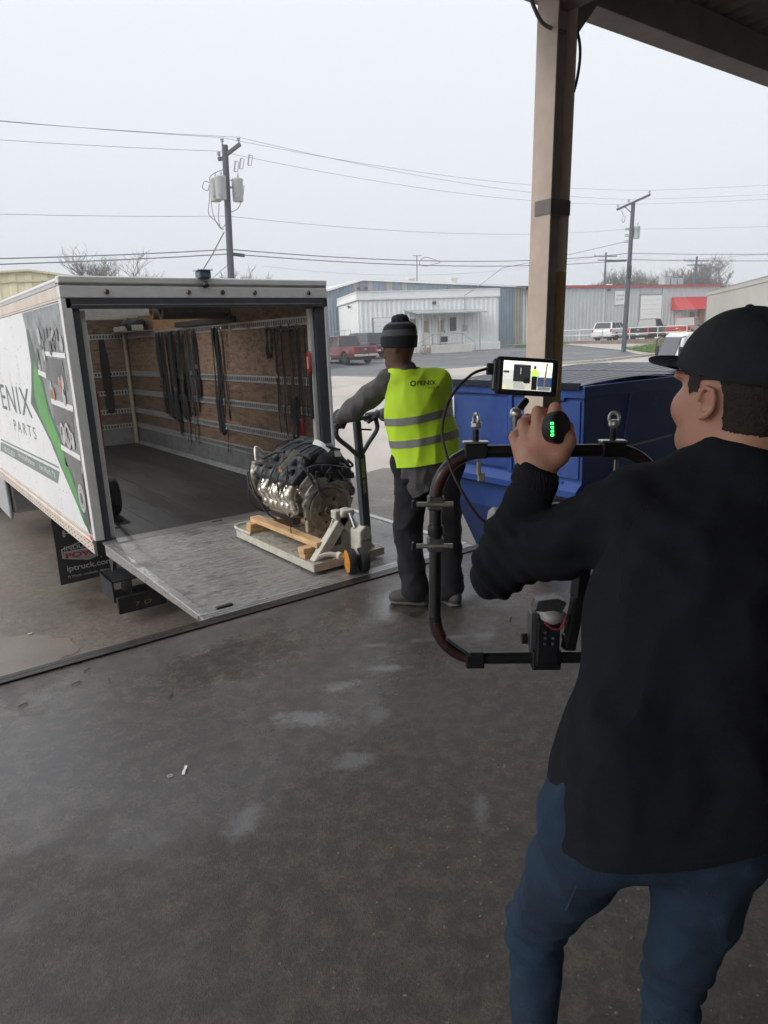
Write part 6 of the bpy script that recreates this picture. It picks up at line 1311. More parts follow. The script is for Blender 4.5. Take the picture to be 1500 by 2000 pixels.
# post from the ring to the grip, then articulated arm to the monitor
MB().beam(rp_(.0, hh_), ga+gd*.02, .016, .016).build('grip_post', M_BLK, rg_, bevel=.004)
mc = V(-.205, -5.125, 1.531)
MB().cyl(ga-gd*.02, V(-.248, -5.135, 1.455), .011, n=12).build('arm_link', M_CLMP, rg_, smooth=True); MB().ell(V(-.248, -5.135, 1.455), .014).build('arm_joint', M_SIL, rg_, smooth=True)
MB().cyl(V(-.248, -5.135, 1.455), mc-V(0, 0, .052), .008, n=12).build('arm_link', M_BLK, rg_, smooth=True)
# monitor, screen turned to the operator
mu = V(.803, -.595, -.10).normalized(); mn = V(-.50, -.80, .16); mn = (mn-mu*mn.dot(mu)).normalized(); mv = mn.cross(mu).normalized()
if mv.z < 0: mv = -mv
mo = MB().ob(mc, mu*.069, mv*.041, mn*.011).build('monitor', M_BLK, rg_, bevel=.008)
sc0 = mc+mn*.0118
def scr(x0, x1, y0, y1, col, e, lay=1, nm='screen_image', br=None):
    mtl = M('screen_%d_%d_%d' % tuple(int(c*99) for c in col)+'_%d' % int(e*10), col, .3, var=.0, emit=(col, e))
    P_ = br or [(x0, y0), (x1, y0), (x1, y1), (x0, y1)]
    q = MB(); q.add([sc0+mu*a*.0535+mv*b*.031+mn*(.0003*lay) for a, b in P_], [tuple(range(len(P_)))]); q.build(nm, mtl, mo)
scr(-1, 1, -1, 1, (.55, .56, .50), .8, 0, 'screen')
scr(-1, 1, .35, 1, (.95, .97, .80), .9, 1); scr(-1, .0, -.25, .36, (.62, .64, .58), .8, 1); scr(-.98, -.75, .15, .30, (.12, .12, .12), .3, 2)
scr(-.58, .12, -.42, .80, (.05, .055, .06), .3, 2); scr(-.58, .12, .74, .80, (.4, .4, .4), .6, 3); scr(-.30, -.27, .1, .55, (.6, .6, .55), .6, 3)
scr(0, 0, 0, 0, (.45, .46, .42), .7, 2, br=[(-.55, -.95), (-.1, -.95), (.1, -.42), (-.58, -.42)]); scr(0, 0, 0, 0, (.03, .03, .03), .2, 3, br=[(-.15, -.5), (-.12, -.2), (.05, -.12), (.14, -.3), (.1, -.55)])
scr(0, 0, 0, 0, (.6, .55, .4), .7, 4, br=[(-.22, -.5), (-.05, -.78), (.1, -.5), (.02, -.5), (-.05, -.62), (-.16, -.48)])
scr(.42, 1, -.7, -.05, (.06, .10, .22), .5, 2); scr(.5, .98, .0, .4, (.72, .74, .68), .8, 2)
scr(0, 0, 0, 0, (.50, .85, .10), .9, 4, br=[(.15, .0), (.18, .42), (.26, .5), (.38, .42), (.42, .0)]); scr(.18, .4, -.95, .0, (.03, .03, .03), .2, 4); scr(.24, .34, .5, .72, (.06, .06, .07), .2, 4)
scr(0, 0, 0, 0, (.30, .18, .10), .5, 5, br=[(.66, -.75), (.72, -.75), (.80, .95), (.74, .95)]); scr(-.95, -.85, -.92, -.78, (.85, .75, .1), .8, 5); scr(.45, .95, -.95, -.72, (.25, .26, .27), .5, 3)
MB().ob(mc-mu*.078+mv*.012, mu*.010, mv*.012, mn*.008).build('cable_plug', M_BLK, mo, bevel=.002)
MB().ob(mc-mu*.0705, mu*.004, mv*.034, mn*.012).build('monitor_cage', M_CLMP, mo, bevel=.002)
p0 = mc-mu*.088+mv*.012
MB().tube(catmull([p0, (-.318, -5.068, 1.540), (-.368, -5.058, 1.495), (-.402, -5.068, 1.430), (-.413, -5.10, 1.365), (-.402, -5.128, 1.305), (-.365, -5.15, 1.24), (-.31, -5.16, 1.215), (-.25, -5.16, 1.20)], 8), .0032, 8).build('video_cable', M('dark_cable_red', (.035, .02, .02), .5), rg_, smooth=True)
# ------------------------------------------------------------------ dumpsters
M_BLUE = M('blue_dumpster_paint', (.020, .055, .24), .40, var=.2, vs=2.5, bump=.12, bs=5, rvar=.1, col2=(.05, .10, .28), amt=.9, wear=((.16, .17, .21), .63, 3.5, (1, 1, .6)))
M_BLUED = M('blue_dumpster_trim', (.028, .072, .27), .4, var=.15, vs=5, wear=((.10, .06, .04), .62, 9, (1, 1, 1)))
M_LID = M('black_plastic_lid', (.016, .019, .030), .25, var=.2, vs=5)
def dumpster(x0, y0, label, sign):
    W_, D_, z0, z1 = 1.85, 1.57, -1.0, 1.1; x1 = x0+D_; y1 = y0+W_
    t = thing('dumpster', label, 'dumpster', (x0+D_/2, y0+W_/2, -1.05), 'steel dumpsters beside the dock')
    prof = [(x0, z1), (x0, -.28), (x0+.38, -1.0), (x1, -1.0), (x1, z1)]
    q = MB(); k = len(prof); vs = [(a, y, b) for y in (y0, y1) for a, b in prof]
    q.add(vs, [tuple(range(k)), tuple(range(k, 2*k))[::-1]]+[(i+1, i, k+i, k+i+1) for i in range(k-1)])
    body = q.build('body', M_BLUE, t)
    # second skin so the open top has thickness
    q = MB(); q.box(x0-.035, x1+.03, y0-.03, y0+.03, z1-.10, z1+.012); q.box(x0-.035, x1+.03, y1-.03, y1+.03, z1-.10, z1+.012); q.box(x0-.036, x0+.03, y0-.029, y1+.029, z1-.105, z1+.010); q.box(x1-.03, x1+.031, y0-.029, y1+.029, z1-.105, z1+.010); q.build('top_rim', M_BLUED, t, bevel=.006)
    q = MB(); q.prism([(0, .17), (-.10, .10), (-.10, -.02), (-.02, -.27), (0, -.27)], (x0-.002, y0+.0, 0), (1, 0, 0), (0, 0, 1), (0, W_*.62, 0)) if False else q.prism([(0, .17), (-.10, .09), (-.10, .02), (-.005, -.02)], (x0-.002, y0-.01, 0), (1, 0, 0), (0, 0, 1), (0, W_+.02, 0)); q.build('front_ledge', M_BLUED, t, bevel=.006)
    for y in (y0+.46, y0+.94): MB().box(x0-.028, x0-.001, y-.03, y+.03, .172, z1-.106).build('stiffener', M_BLUED, t, bevel=.005)
    MB().box(x0-.02, x0-.001, y0+.03, y0+.43, .20, .96).build('front_plate', M_BLUE, t, bevel=.004); MB().box(x0-.02, x0-.001, y0+.98, y1-.03, .20, .96).build('front_plate', M_BLUE, t, bevel=.004)
    for z in (.97, .13): MB().box(x0-.05, x0-.021, y0+.20, y0+.44, z, z+.03).build('hinge_bar', M_BLUED, t, bevel=.004)
    MB().beam((x0+.55, y0-.006, .44), (x1-.05, y0-.006, .475), .012, .022).build('side_seam', M('bright_seam', (.35, .36, .38), .4, .6), t)
    q = MB(); q.prism([(x0+.62, .40), (x0+.66, .40), (x0+.78, z1-.11), (x0+.72, z1-.11)], (0, y0-.004, 0), (1, 0, 0), (0, 0, 1), (0, -.018, 0)); q.build('side_stiffener', M_BLUED, t, bevel=.004)
    q = MB(); q.box(x0+.25, x1-.1, y0-.15, y0-.003, -.42, -.22); q.build('fork_pocket', M_BLUED, t, bevel=.008)
    for x in (x0+.45, x1-.12):
        for y in (y0+.2, y1-.2): MB().cyl((x-.02, y, -.97), (x+.02, y, -.97), .075, n=16).build('caster', M_RUB, t, smooth=True)
    # two ribbed lids hinged along the back
    for k_, (a, b) in enumerate(((y0+.0, y0+W_/2-.015), (y0+W_/2+.015, y1))):
        n_ = 7; m_ = 8; q = MB(); rows = []
        for i in range(m_+1):
            f = i/m_; x = x0-.06+(D_+.07)*f; zb = z1+.016+.02*f+.03*sin(f*pi); row = []
            for j in range(n_*4+1):
                y = a+(b-a)*j/(n_*4); rib = .018 if j % 4 in (1, 2) else 0; e = 1 if 0 < i < m_ else 0
                row.append((x, y, zb+rib*e))
            rows.append(row)
        q.loft(rows, caps=False, closed=False); ld = q.build('lid', M_LID, t, smooth=True, ang=25)
        sk = MB(); sk.box(x0-.075, x0-.055, a, b, z1-.02, z1+.045); sk.build('lid_skirt', M_LID, ld, bevel=.004)
    MB().cyl((x1+.02, y0, z1+.04), (x1+.02, y1, z1+.04), .016, n=10).build('hinge_rod', M_DARK, t, smooth=True)
    MB().box(x0-.07, x0-.036, y1-.02, y1+.06, .62, .92).build('side_lug', M_BLUED, t, bevel=.006)
    return t
dumpster(4.13, -1.93, 'blue steel dumpster with black lids nearest the dock, behind the tan column', 1)
dumpster(5.98, -1.6, 'dark blue dumpster directly behind the nearest dumpster, lid showing past the cap', 1)
# ------------------------------------------------------------------ background buildings
class Fac:
    """a facade frame: origin on the ground, U along the wall, N towards the viewer"""
    def __init__(s, A, B):
        s.A = V(A[0], A[1], 0); s.U = (V(B[0], B[1], 0)-s.A); s.L = s.U.length; s.U.normalize(); s.N = V(s.U.y, -s.U.x, 0)
    def p(s, u, z, d=0): return s.A+s.U*u+s.N*d+V(0, 0, z)
    def box(s, q, u0, u1, z0, z1, d0, d1): return q.ob(s.p((u0+u1)/2, (z0+z1)/2, (d0+d1)/2), s.U*(u1-u0)/2, V(0, 0, (z1-z0)/2), s.N*(d1-d0)/2)
    def B(s, u0, u1, z0, z1, d0, d1, name, mat, par, bevel=0): return s.box(MB(), u0, u1, z0, z1, d0, d1).build(name, mat, par, bevel=bevel)
    def rib(s, u0, u1, z0, zt, pitch, dep, name, mat, par):
        """ribbed metal sheet; zt constant or function of u"""
        q = MB(); T = zt if callable(zt) else (lambda u: zt); us = []; u = u0
        while u < u1-1e-6:
            us += [(u, 0), (min(u1, u+pitch*.45), 0), (min(u1, u+pitch*.55), dep), (min(u1, u+pitch*.9), dep)]; u += pitch
        us.append((u1, 0)); R_ = [[s.p(a, z0, d) for a, d in us], [s.p(a, T(a), d) for a, d in us]]; q.loft(R_, caps=False, closed=False)
        return q.build(name, mat, par)
M_WMET = M('white_metal_siding', (.78, .79, .785), .55, var=.06, vs=1.2, wear=((.66, .64, .60), .60, 1.2, (2, 2, .25))); M_WTRIM = M('white_trim', (.80, .80, .79), .55, var=.05)
M_BLUEM = M('blue_grey_siding', (.235, .29, .35), .6, var=.12, vs=.8); M_TANM = M('tan_siding', (.42, .40, .35), .6, var=.1, vs=.8); M_ROOFW = M('white_roof', (.66, .65, .62), .6, var=.06)
M_GMET = M('grey_metal_siding', (.50, .525, .54), .55, var=.06, vs=1, wear=((.40, .40, .39), .60, 1.2, (2, 2, .2))); M_REDT2 = M('red_trim_metal', (.46, .075, .085), .5, var=.08); M_REDA = M('red_awning', (.52, .05, .05), .5, var=.1)
M_GLASS = M('dark_window_glass', (.035, .04, .045), .08, spec=.8, var=.2); M_BLIND = M('tan_blind', (.33, .27, .19), .6, var=.2, vs=6); M_DOORW = M('white_door', (.60, .60, .58), .5, var=.05)
M_PIPE = M('galvanised_pipe', (.36, .37, .38), .45, .5); M_PIPEW = M('white_pipe', (.62, .62, .61), .5); M_BRICK = M('orange_brick', (.34, .18, .09), .8, var=.25, vs=8); M_STEP = M('worn_step_concrete', (.30, .24, .19), .85, var=.25, vs=4)
# -- white metal office building with porch
Fw = Fac((31.8, 42.0), (43.0, 37.25)); gb0 = .22
wb = thing('office_building', 'white ribbed-metal building with small porch and two doors across the lot', 'building', (37, 40, gb0))
Fl = Fac((31.8+.39*9, 42.0+.92*9), (31.8, 42.0))
Fw.rib(0, 12.15, gb0-.3, 4.78, .40, .05, 'front_wall', M_WMET, wb); Fl.B(0, 9, gb0-.3, 4.78, -.2, 0, 'side_wall', M_WMET, wb)
Fw.B(-.1, 12.25, 4.72, 4.86, -.1, .16, 'fascia_band', M_WTRIM, wb); Fw.B(-.1, 12.25, 4.87, 5.30, -.1, .10, 'parapet', M_WMET, wb); Fw.B(-.12, 12.27, 5.31, 5.38, -.15, .14, 'parapet_cap', M_WTRIM, wb)
Fl.B(-.1, 9.1, 4.72, 4.86, -.1, .16, 'fascia_band', M_WTRIM, wb); Fl.B(-.1, 9.08, 4.87, 5.30, -.1, .10, 'parapet', M_WMET, wb); Fl.B(-.12, 9.1, 5.31, 5.38, -.15, .14, 'parapet_cap', M_WTRIM, wb)
Fw.B(.1, 12.1, 4.95, 5.05, -8.8, -.2, 'flat_roof', M_ROOFW, wb); Fw.B(12.0, 12.15, gb0-.3, 5.3, -9, -.05, 'end_wall', M_WMET, wb)
Fw.B(8.6, 12.2, gb0-.2, .92, .06, .20, 'base_skirt', M_WTRIM, wb); Fw.B(11.75, 12.2, gb0-.2, 1.05, .205, .30, 'base_pier', M_WTRIM, wb)
Fw.B(1.1, 3.42, gb0, 3.32, .055, .10, 'roller_door_frame', M('door_frame_grey', (.30, .31, .32), .6), wb)  # plain mid-grey frame around and behind the slats
for i in range(9): Fw.B(1.25, 3.28, gb0+.03+i*.337, gb0+.03+i*.337+.325, .101, .125, 'roller_slat', M_WTRIM, wb, .01)
dz = .98
for u0, u1, dark in ((5.28, 6.02, False), (6.62, 7.38, True)):
    d_ = Fw.B(u0, u1, dz, 3.15, .055, .10, 'door', M_DOORW, wb, .01); Fw.B(u0+.13, u1-.13, 2.0, 2.95, .1015, .11, 'door_glass', M_BLIND, d_); Fw.B(u1-.12, u1-.06, 1.95, 2.05, .1015, .15, 'door_handle', M_DARK, d_)
    Fw.B(u0-.09, u0-.003, dz, 3.24, .052, .13, 'door_jamb', M_WTRIM, d_); Fw.B(u1+.003, u1+.09, dz, 3.24, .052, .13, 'door_jamb', M_WTRIM, d_); Fw.B(u0-.088, u1+.088, 3.153, 3.238, .052, .128, 'door_head', M_WTRIM, d_)
for u0, u1, mt in ((4.2, 4.9, M_BLIND), (7.70, 8.40, M_GLASS)):
    w_ = Fw.B(u0, u1, 1.98, 3.2, .055, .09, 'window', M_WTRIM, wb); Fw.B(u0+.06, u1-.06, 2.04, 3.14, .0905, .10, 'pane', mt, w_)
    for k in range(1, 4): Fw.B(u0+.06+k*(u1-u0-.12)/4-.01, u0+.06+k*(u1-u0-.12)/4+.01, 2.04, 3.14, .1005, .115, 'window_bar', M_DARK, w_)
    for k in range(1, 4): Fw.B(u0+.06, u1-.06, 2.04+k*.27-.01, 2.04+k*.27+.01, .1155, .125, 'window_bar', M_DARK, w_)
pc = MB(); pc.add([Fw.p(3.8, 3.86, .1), Fw.p(10.3, 3.72, .1), Fw.p(10.45, 3.50, 1.75), Fw.p(4.6, 3.52, 1.75)]+[Fw.p(3.8, 3.80, .1), Fw.p(10.3, 3.66, .1), Fw.p(10.45, 3.42, 1.75), Fw.p(4.6, 3.44, 1.75)], [(0, 1, 2, 3), (7, 6, 5, 4), (0, 3, 7, 4), (1, 0, 4, 5), (2, 1, 5, 6), (3, 2, 6, 7)]); pc.build('porch_roof', M('porch_metal', (.40, .41, .41), .45, .4, var=.1), wb)
for u in (5.0, 6.4, 9.85): MB().cyl(Fw.p(u, gb0 if u > 9 else .95, 1.6), Fw.p(u, 3.45, 1.6), .045, n=8).build('porch_post', M_PIPE, wb)
Fw.B(5.6, 9.2, gb0-.1, .95, .21, 1.75, 'landing', M('white_stucco', (.60, .58, .54), .8, var=.15, vs=2), wb, .02)
for i in range(4): Fw.B(5.6-.28*(i+1), 5.6-.28*i-.003, gb0-.1, .95-.18*(i+1), .21, 1.7, 'step', M_STEP, wb, .01)
rl = MB(); 
def railing(par, pts, h, mat, gap, post=.025, rails=(1.,), bal=True):
    for (a, b) in zip(pts, pts[1:]):
        a, b = V(*a), V(*b)
        for k in rails: MB().cyl(a+V(0, 0, h*k), b+V(0, 0, h*k), post, n=8).build('hand_rail', mat, par)
        n_ = max(1, int((b-a).length/gap))
        for i in range(n_+1):
            p = a+(b-a)*i/n_; MB().cyl(p, p+V(0, 0, h), post if (i in (0, n_) or not bal) else post*.6, n=6).build('rail_post' if (i in (0, n_) or not bal) else 'baluster', mat, par)
railing(wb, [Fw.p(4.55, .3, 1.68), Fw.p(5.75, .95, 1.68)], .85, M_PIPE, .3, rails=(1., .12)); railing(wb, [Fw.p(5.75, .95, 1.68), Fw.p(8.3, .95, 1.68)], .85, M_PIPE, .22, rails=(1., .12)); railing(wb, [Fw.p(8.3, .95, 1.68), Fw.p(9.4, .22, 1.68)], .85, M_PIPE, .3, rails=(1., .12))
Fw.B(6.42, 7.0, 1.18, 1.62, 1.70, 1.74, 'notice_board', M_DARK, wb)
mtb = Fw.B(8.93, 9.25, 2.0, 2.5, .06, .22, 'meter_box', M('grey_meter', (.38, .39, .40), .5, .3), wb, .02); MB().cyl(Fw.p(9.08, 2.5, .14), Fw.p(9.08, 4.95, .14), .03, n=8).build('conduit', M_PIPE, mtb)
def flood(F, u, z, par): 
    l = MB().ob(F.p(u, z, .22), F.U*.16, V(0, 0, .11)+F.N*.05, F.N*.06-V(0, 0, .03)).build('flood_lamp', M('bronze_lamp', (.12, .11, .10), .5), par, bevel=.02); F.B(u-.05, u+.05, z-.05, z+.05, .05, .17, 'lamp_bracket', M_DARK, l)
flood(Fw, 6.4, 4.35, wb); flood(Fl, 6.2, 4.35, wb)
railing(wb, [Fl.p(0, .25, .6), Fl.p(8.4, .25, .6)], 2.2, M_PIPE, 2.8, rails=(1., .6), bal=False)
# -- blue and tan warehouse behind it
Fb = Fac((33, 52), (51.2, 44.3))
bb = thing('warehouse', 'long blue-grey ribbed warehouse with tan bays behind the white building', 'building', (42, 48, .3))
topf = lambda u: 6.24+(u-1.8)*.2535 if u < 5.35 else 7.14-(u-5.35)*.0603
segs = [(-8, 1.8, M_TANM), (1.8, 4.47, M_BLUEM), (4.47, 4.95, M_TANM), (4.95, 5.77, M_BLUEM), (5.77, 6.25, M_TANM), (6.25, 7.63, M_BLUEM), (7.63, 8.15, M_TANM), (8.15, 9.13, M_BLUEM), (9.13, 9.65, M_TANM), (9.65, 20.67, M_BLUEM), (20.67, 21.56, M_TANM), (21.56, 22.1, M_WMET)]
for a, b, mt in segs: Fb.rib(a, b, 0, lambda u: max(3.8, topf(u)-.16), .30, .05, 'wall_panel', mt, bb)
q = MB(); us = [-8, 5.35, 22.3]; ring = []
for d, dz_ in ((.25, .02), (-22, .9)): ring.append([Fb.p(u, max(3.7, topf(u))+dz_, d) for u in us])
q.loft([ring[0], ring[1]], caps=False, closed=False); q.build('roof', M_ROOFW, bb)
for a, b in ((-8, 5.35), (5.35, 22.3)): MB().beam(Fb.p(a, max(3.7, topf(a))-.07, .2), Fb.p(b, topf(b)-.07, .2), .12, .16).build('eave_trim', M_WTRIM, bb)
Fb.B(22.1, 22.3, 0, 5.7, -22, .0, 'end_wall', M_WMET, bb); Fb.B(21.9, 22.4, 5.75, 6.0, -.1, .35, 'red_corner_lamp', M_REDT2, bb)
for u, d in ((10.63, -1.5), (15.13, -2.0)): v_ = Fb.B(u-.3, u+.3, 6.7, 7.15, d-.6, d, 'roof_vent', M_ROOFW, bb); Fb.B(u-.42, u+.42, 7.151, 7.3, d-.7, d+.1, 'vent_cap', M_ROOFW, v_)
for u in (4.9, 5.6): flood(Fb, u, 6.3, bb)
# -- grey warehouse with red trim
Fr = Fac((50.5, 41.2), (74, 35.6))
rb = thing('warehouse', 'grey ribbed-metal warehouse with red roof trim and red awning', 'building', (62, 38, .5))
for a, b in ((1, 9.4), (9.4, 14.1), (17.0, 24.9)): Fr.rib(a, b-.01, .2, 5.72, .45, .05, 'wall_panel', M_GMET, rb)
Fr.rib(14.1, 17.0, 5.05, 5.72, .45, .05, 'wall_panel', M_GMET, rb)
Fr.B(1, 25, 5.70, 5.92, .06, .25, 'eave_trim', M_REDT2, rb); q = MB(); q.add([Fr.p(.8, 5.95, .3), Fr.p(25.2, 5.92, .3), Fr.p(25.2, 7.3, -22), Fr.p(.8, 7.5, -22)], [(0, 1, 2, 3)]); q.build('roof', M_ROOFW, rb)
Fr.B(24.9, 25.1, .2, 5.7, -20, 0, 'end_wall', M_GMET, rb); Fr.B(9.36, 9.46, .2, 5.7, .055, .14, 'downspout', M_PIPEW, rb); Fr.B(17.02, 17.12, .2, 5.7, .055, .14, 'downspout', M_PIPEW, rb)
for a, b in ((2.2, 4.4), (14.15, 16.95)):
    Fr.B(a-.12, b+.12, .3, 5.06 if a > 10 else 4.75, .03, .07, 'roller_door_frame', M('door_frame_grey', (.3, .3, .3), .6), rb)
    for i in range(10): Fr.B(a, b, .3+i*.46, .3+i*.46+.445, .071, .10, 'roller_slat', M_WTRIM, rb, .012)
sg = Fr.B(10.75, 12.45, 4.05, 5.35, .06, .12, 'sign_board', M_WTRIM, rb)
for i, (tx_, w_, h_) in enumerate((('AUTO REPAIR', 1.35, .16), ('817-244', .9, .2))):
    MB().text(tx_, Fr.p(10.92, 4.85-.4*i, .125), Fr.U, V(0, 0, 1), width=w_, height=h_, bold=.02).build('lettering', M('sign_grey', (.22, .22, .24), .6), sg)
aw = MB(); aw.add([Fr.p(18.3, 4.65, .1), Fr.p(23.6, 4.65, .1), Fr.p(23.6, 3.35, 1.5), Fr.p(18.0, 3.35, 1.5), Fr.p(18.3, 3.35, .1), Fr.p(23.6, 3.35, .1)], [(0, 3, 2, 1), (0, 4, 3), (1, 2, 5)]); awo = aw.build('awning', M_REDA, rb)
for i in range(18): a = 20.3+i*.19; MB().beam(Fr.p(a, 4.66, .12), Fr.p(a, 3.37, 1.52), .05, .05, Fr.N).build('awning_rib', M_REDA, awo)
d_ = Fr.B(18.9, 19.65, .9, 3.1, .055, .10, 'door', M_DOORW, rb); Fr.B(19.1, 19.35, 1.5, 1.75, .101, .11, 'door_plate', M_DARK, d_); Fr.B(20.95, 21.65, .9, 3.1, .055, .10, 'door', M_GLASS, rb)
for i in range(13): Fr.B(22.1, 22.8, .3+i*.232, .3+i*.232+.22, .1, .35, 'brick_course', M_BRICK, rb, .01)
for i in range(3): a_ = Fr.B(20.3+i*.95, 21.1+i*.95, 6.15, 6.85+.1*(i == 0), -4, -3.1, 'air_conditioner', M('ac_grey', (.33, .36, .38), .5, .2), rb, .03)
flood(Fr, 9.9, 5.5, rb)
for u in (6.0, 12.9, 15.8): Fr.B(u-.25, u+.25, 6.25, 6.55, -7, -6.5, 'roof_vent', M_ROOFW, rb)
# ramp with white pipe railing in front of it
rw = thing('ramp_wall', 'low brown retaining wall with white pipe railing below the parked cars', 'wall', (51, 32, .3))
pa, pb_, pc_ = V(50.3, 37.0, .05), V(50.9, 32.5, .05), V(53.8, 26.4, .05)
for a, b in ((pa, pb_), (pb_, pc_)): MB().beam(a+V(0, 0, .35), b+V(0, 0, .35), .25, .7).build('wall_run', M('brown_concrete', (.20, .15, .12), .85, var=.3, vs=2), rw, bevel=.02)
railing(rw, [pa+V(0, 0, .7), pb_+V(0, 0, .7), pc_+V(0, 0, .7)], .95, M_PIPEW, 1.7, .04, (1., .5), False)
# -- beige wall building at the right and cream building at the left
Fg = Fac((40.2, 13.3), (54.2, 25.1)); 
Fg.N = -Fg.N if Fg.N.dot(V(CAM.x, CAM.y, 0)-Fg.A) < 0 else Fg.N
bw = thing('beige_building', 'plain beige masonry building with rounded grey corner at the right edge', 'building', (47, 19, 0))
M_BEI = M('beige_plaster', (.45, .43, .39), .8, var=.07, vs=.6)
Fg.B(-8, 18.1, -.6, 3.95, -.3, 0, 'front_wall', M_BEI, bw); Fg.B(-8, 18.15, 3.952, 4.22, -.32, .05, 'parapet', M_BEI, bw); Fg.B(-8, 18.1, 4.222, 4.27, -.34, .07, 'coping', M('coping_grey', (.30, .30, .29), .6), bw)
Fg.B(18.15, 18.5, -.6, 4.2, -.30, -.02, 'corner_flashing', M('flashing_grey', (.24, .25, .27), .6, .2), bw, .05)
cbd = thing('cream_building', 'cream metal building with low gable showing behind the truck at the left', 'building', (4, 39, -.3))
Fc = Fac((-6, 46.8), (12, 33.7)); M_CRM = M('cream_siding', (.64, .58, .40), .6, var=.05, vs=.5)
tc_ = lambda u: 6.02-(u-16.1)*.17 if u > 16.1 else 6.02-(16.1-u)*.02
Fc.rib(0, 16.1, -.8, 5.42, .9, .04, 'front_wall', M_CRM, cbd); Fc.rib(16.1, 19.4, -.8, 5.42, .9, .04, 'front_wall', M_CRM, cbd)
Fc.rib(0, 19.0, 5.50, lambda u: tc_(u)-.05, .9, .04, 'gable_panel', M_CRM, cbd); Fc.B(0, 19.4, 5.422, 5.498, .05, .12, 'gable_trim', M('cream_trim', (.50, .46, .33), .6), cbd)
for a, b in ((0, 16.1), (16.1, 19.6)): MB().beam(Fc.p(a, tc_(a)-.02, .1), Fc.p(b, tc_(b)-.02, .1), .3, .1).build('rake_trim', M('cream_trim', (.50, .46, .33), .6), cbd)
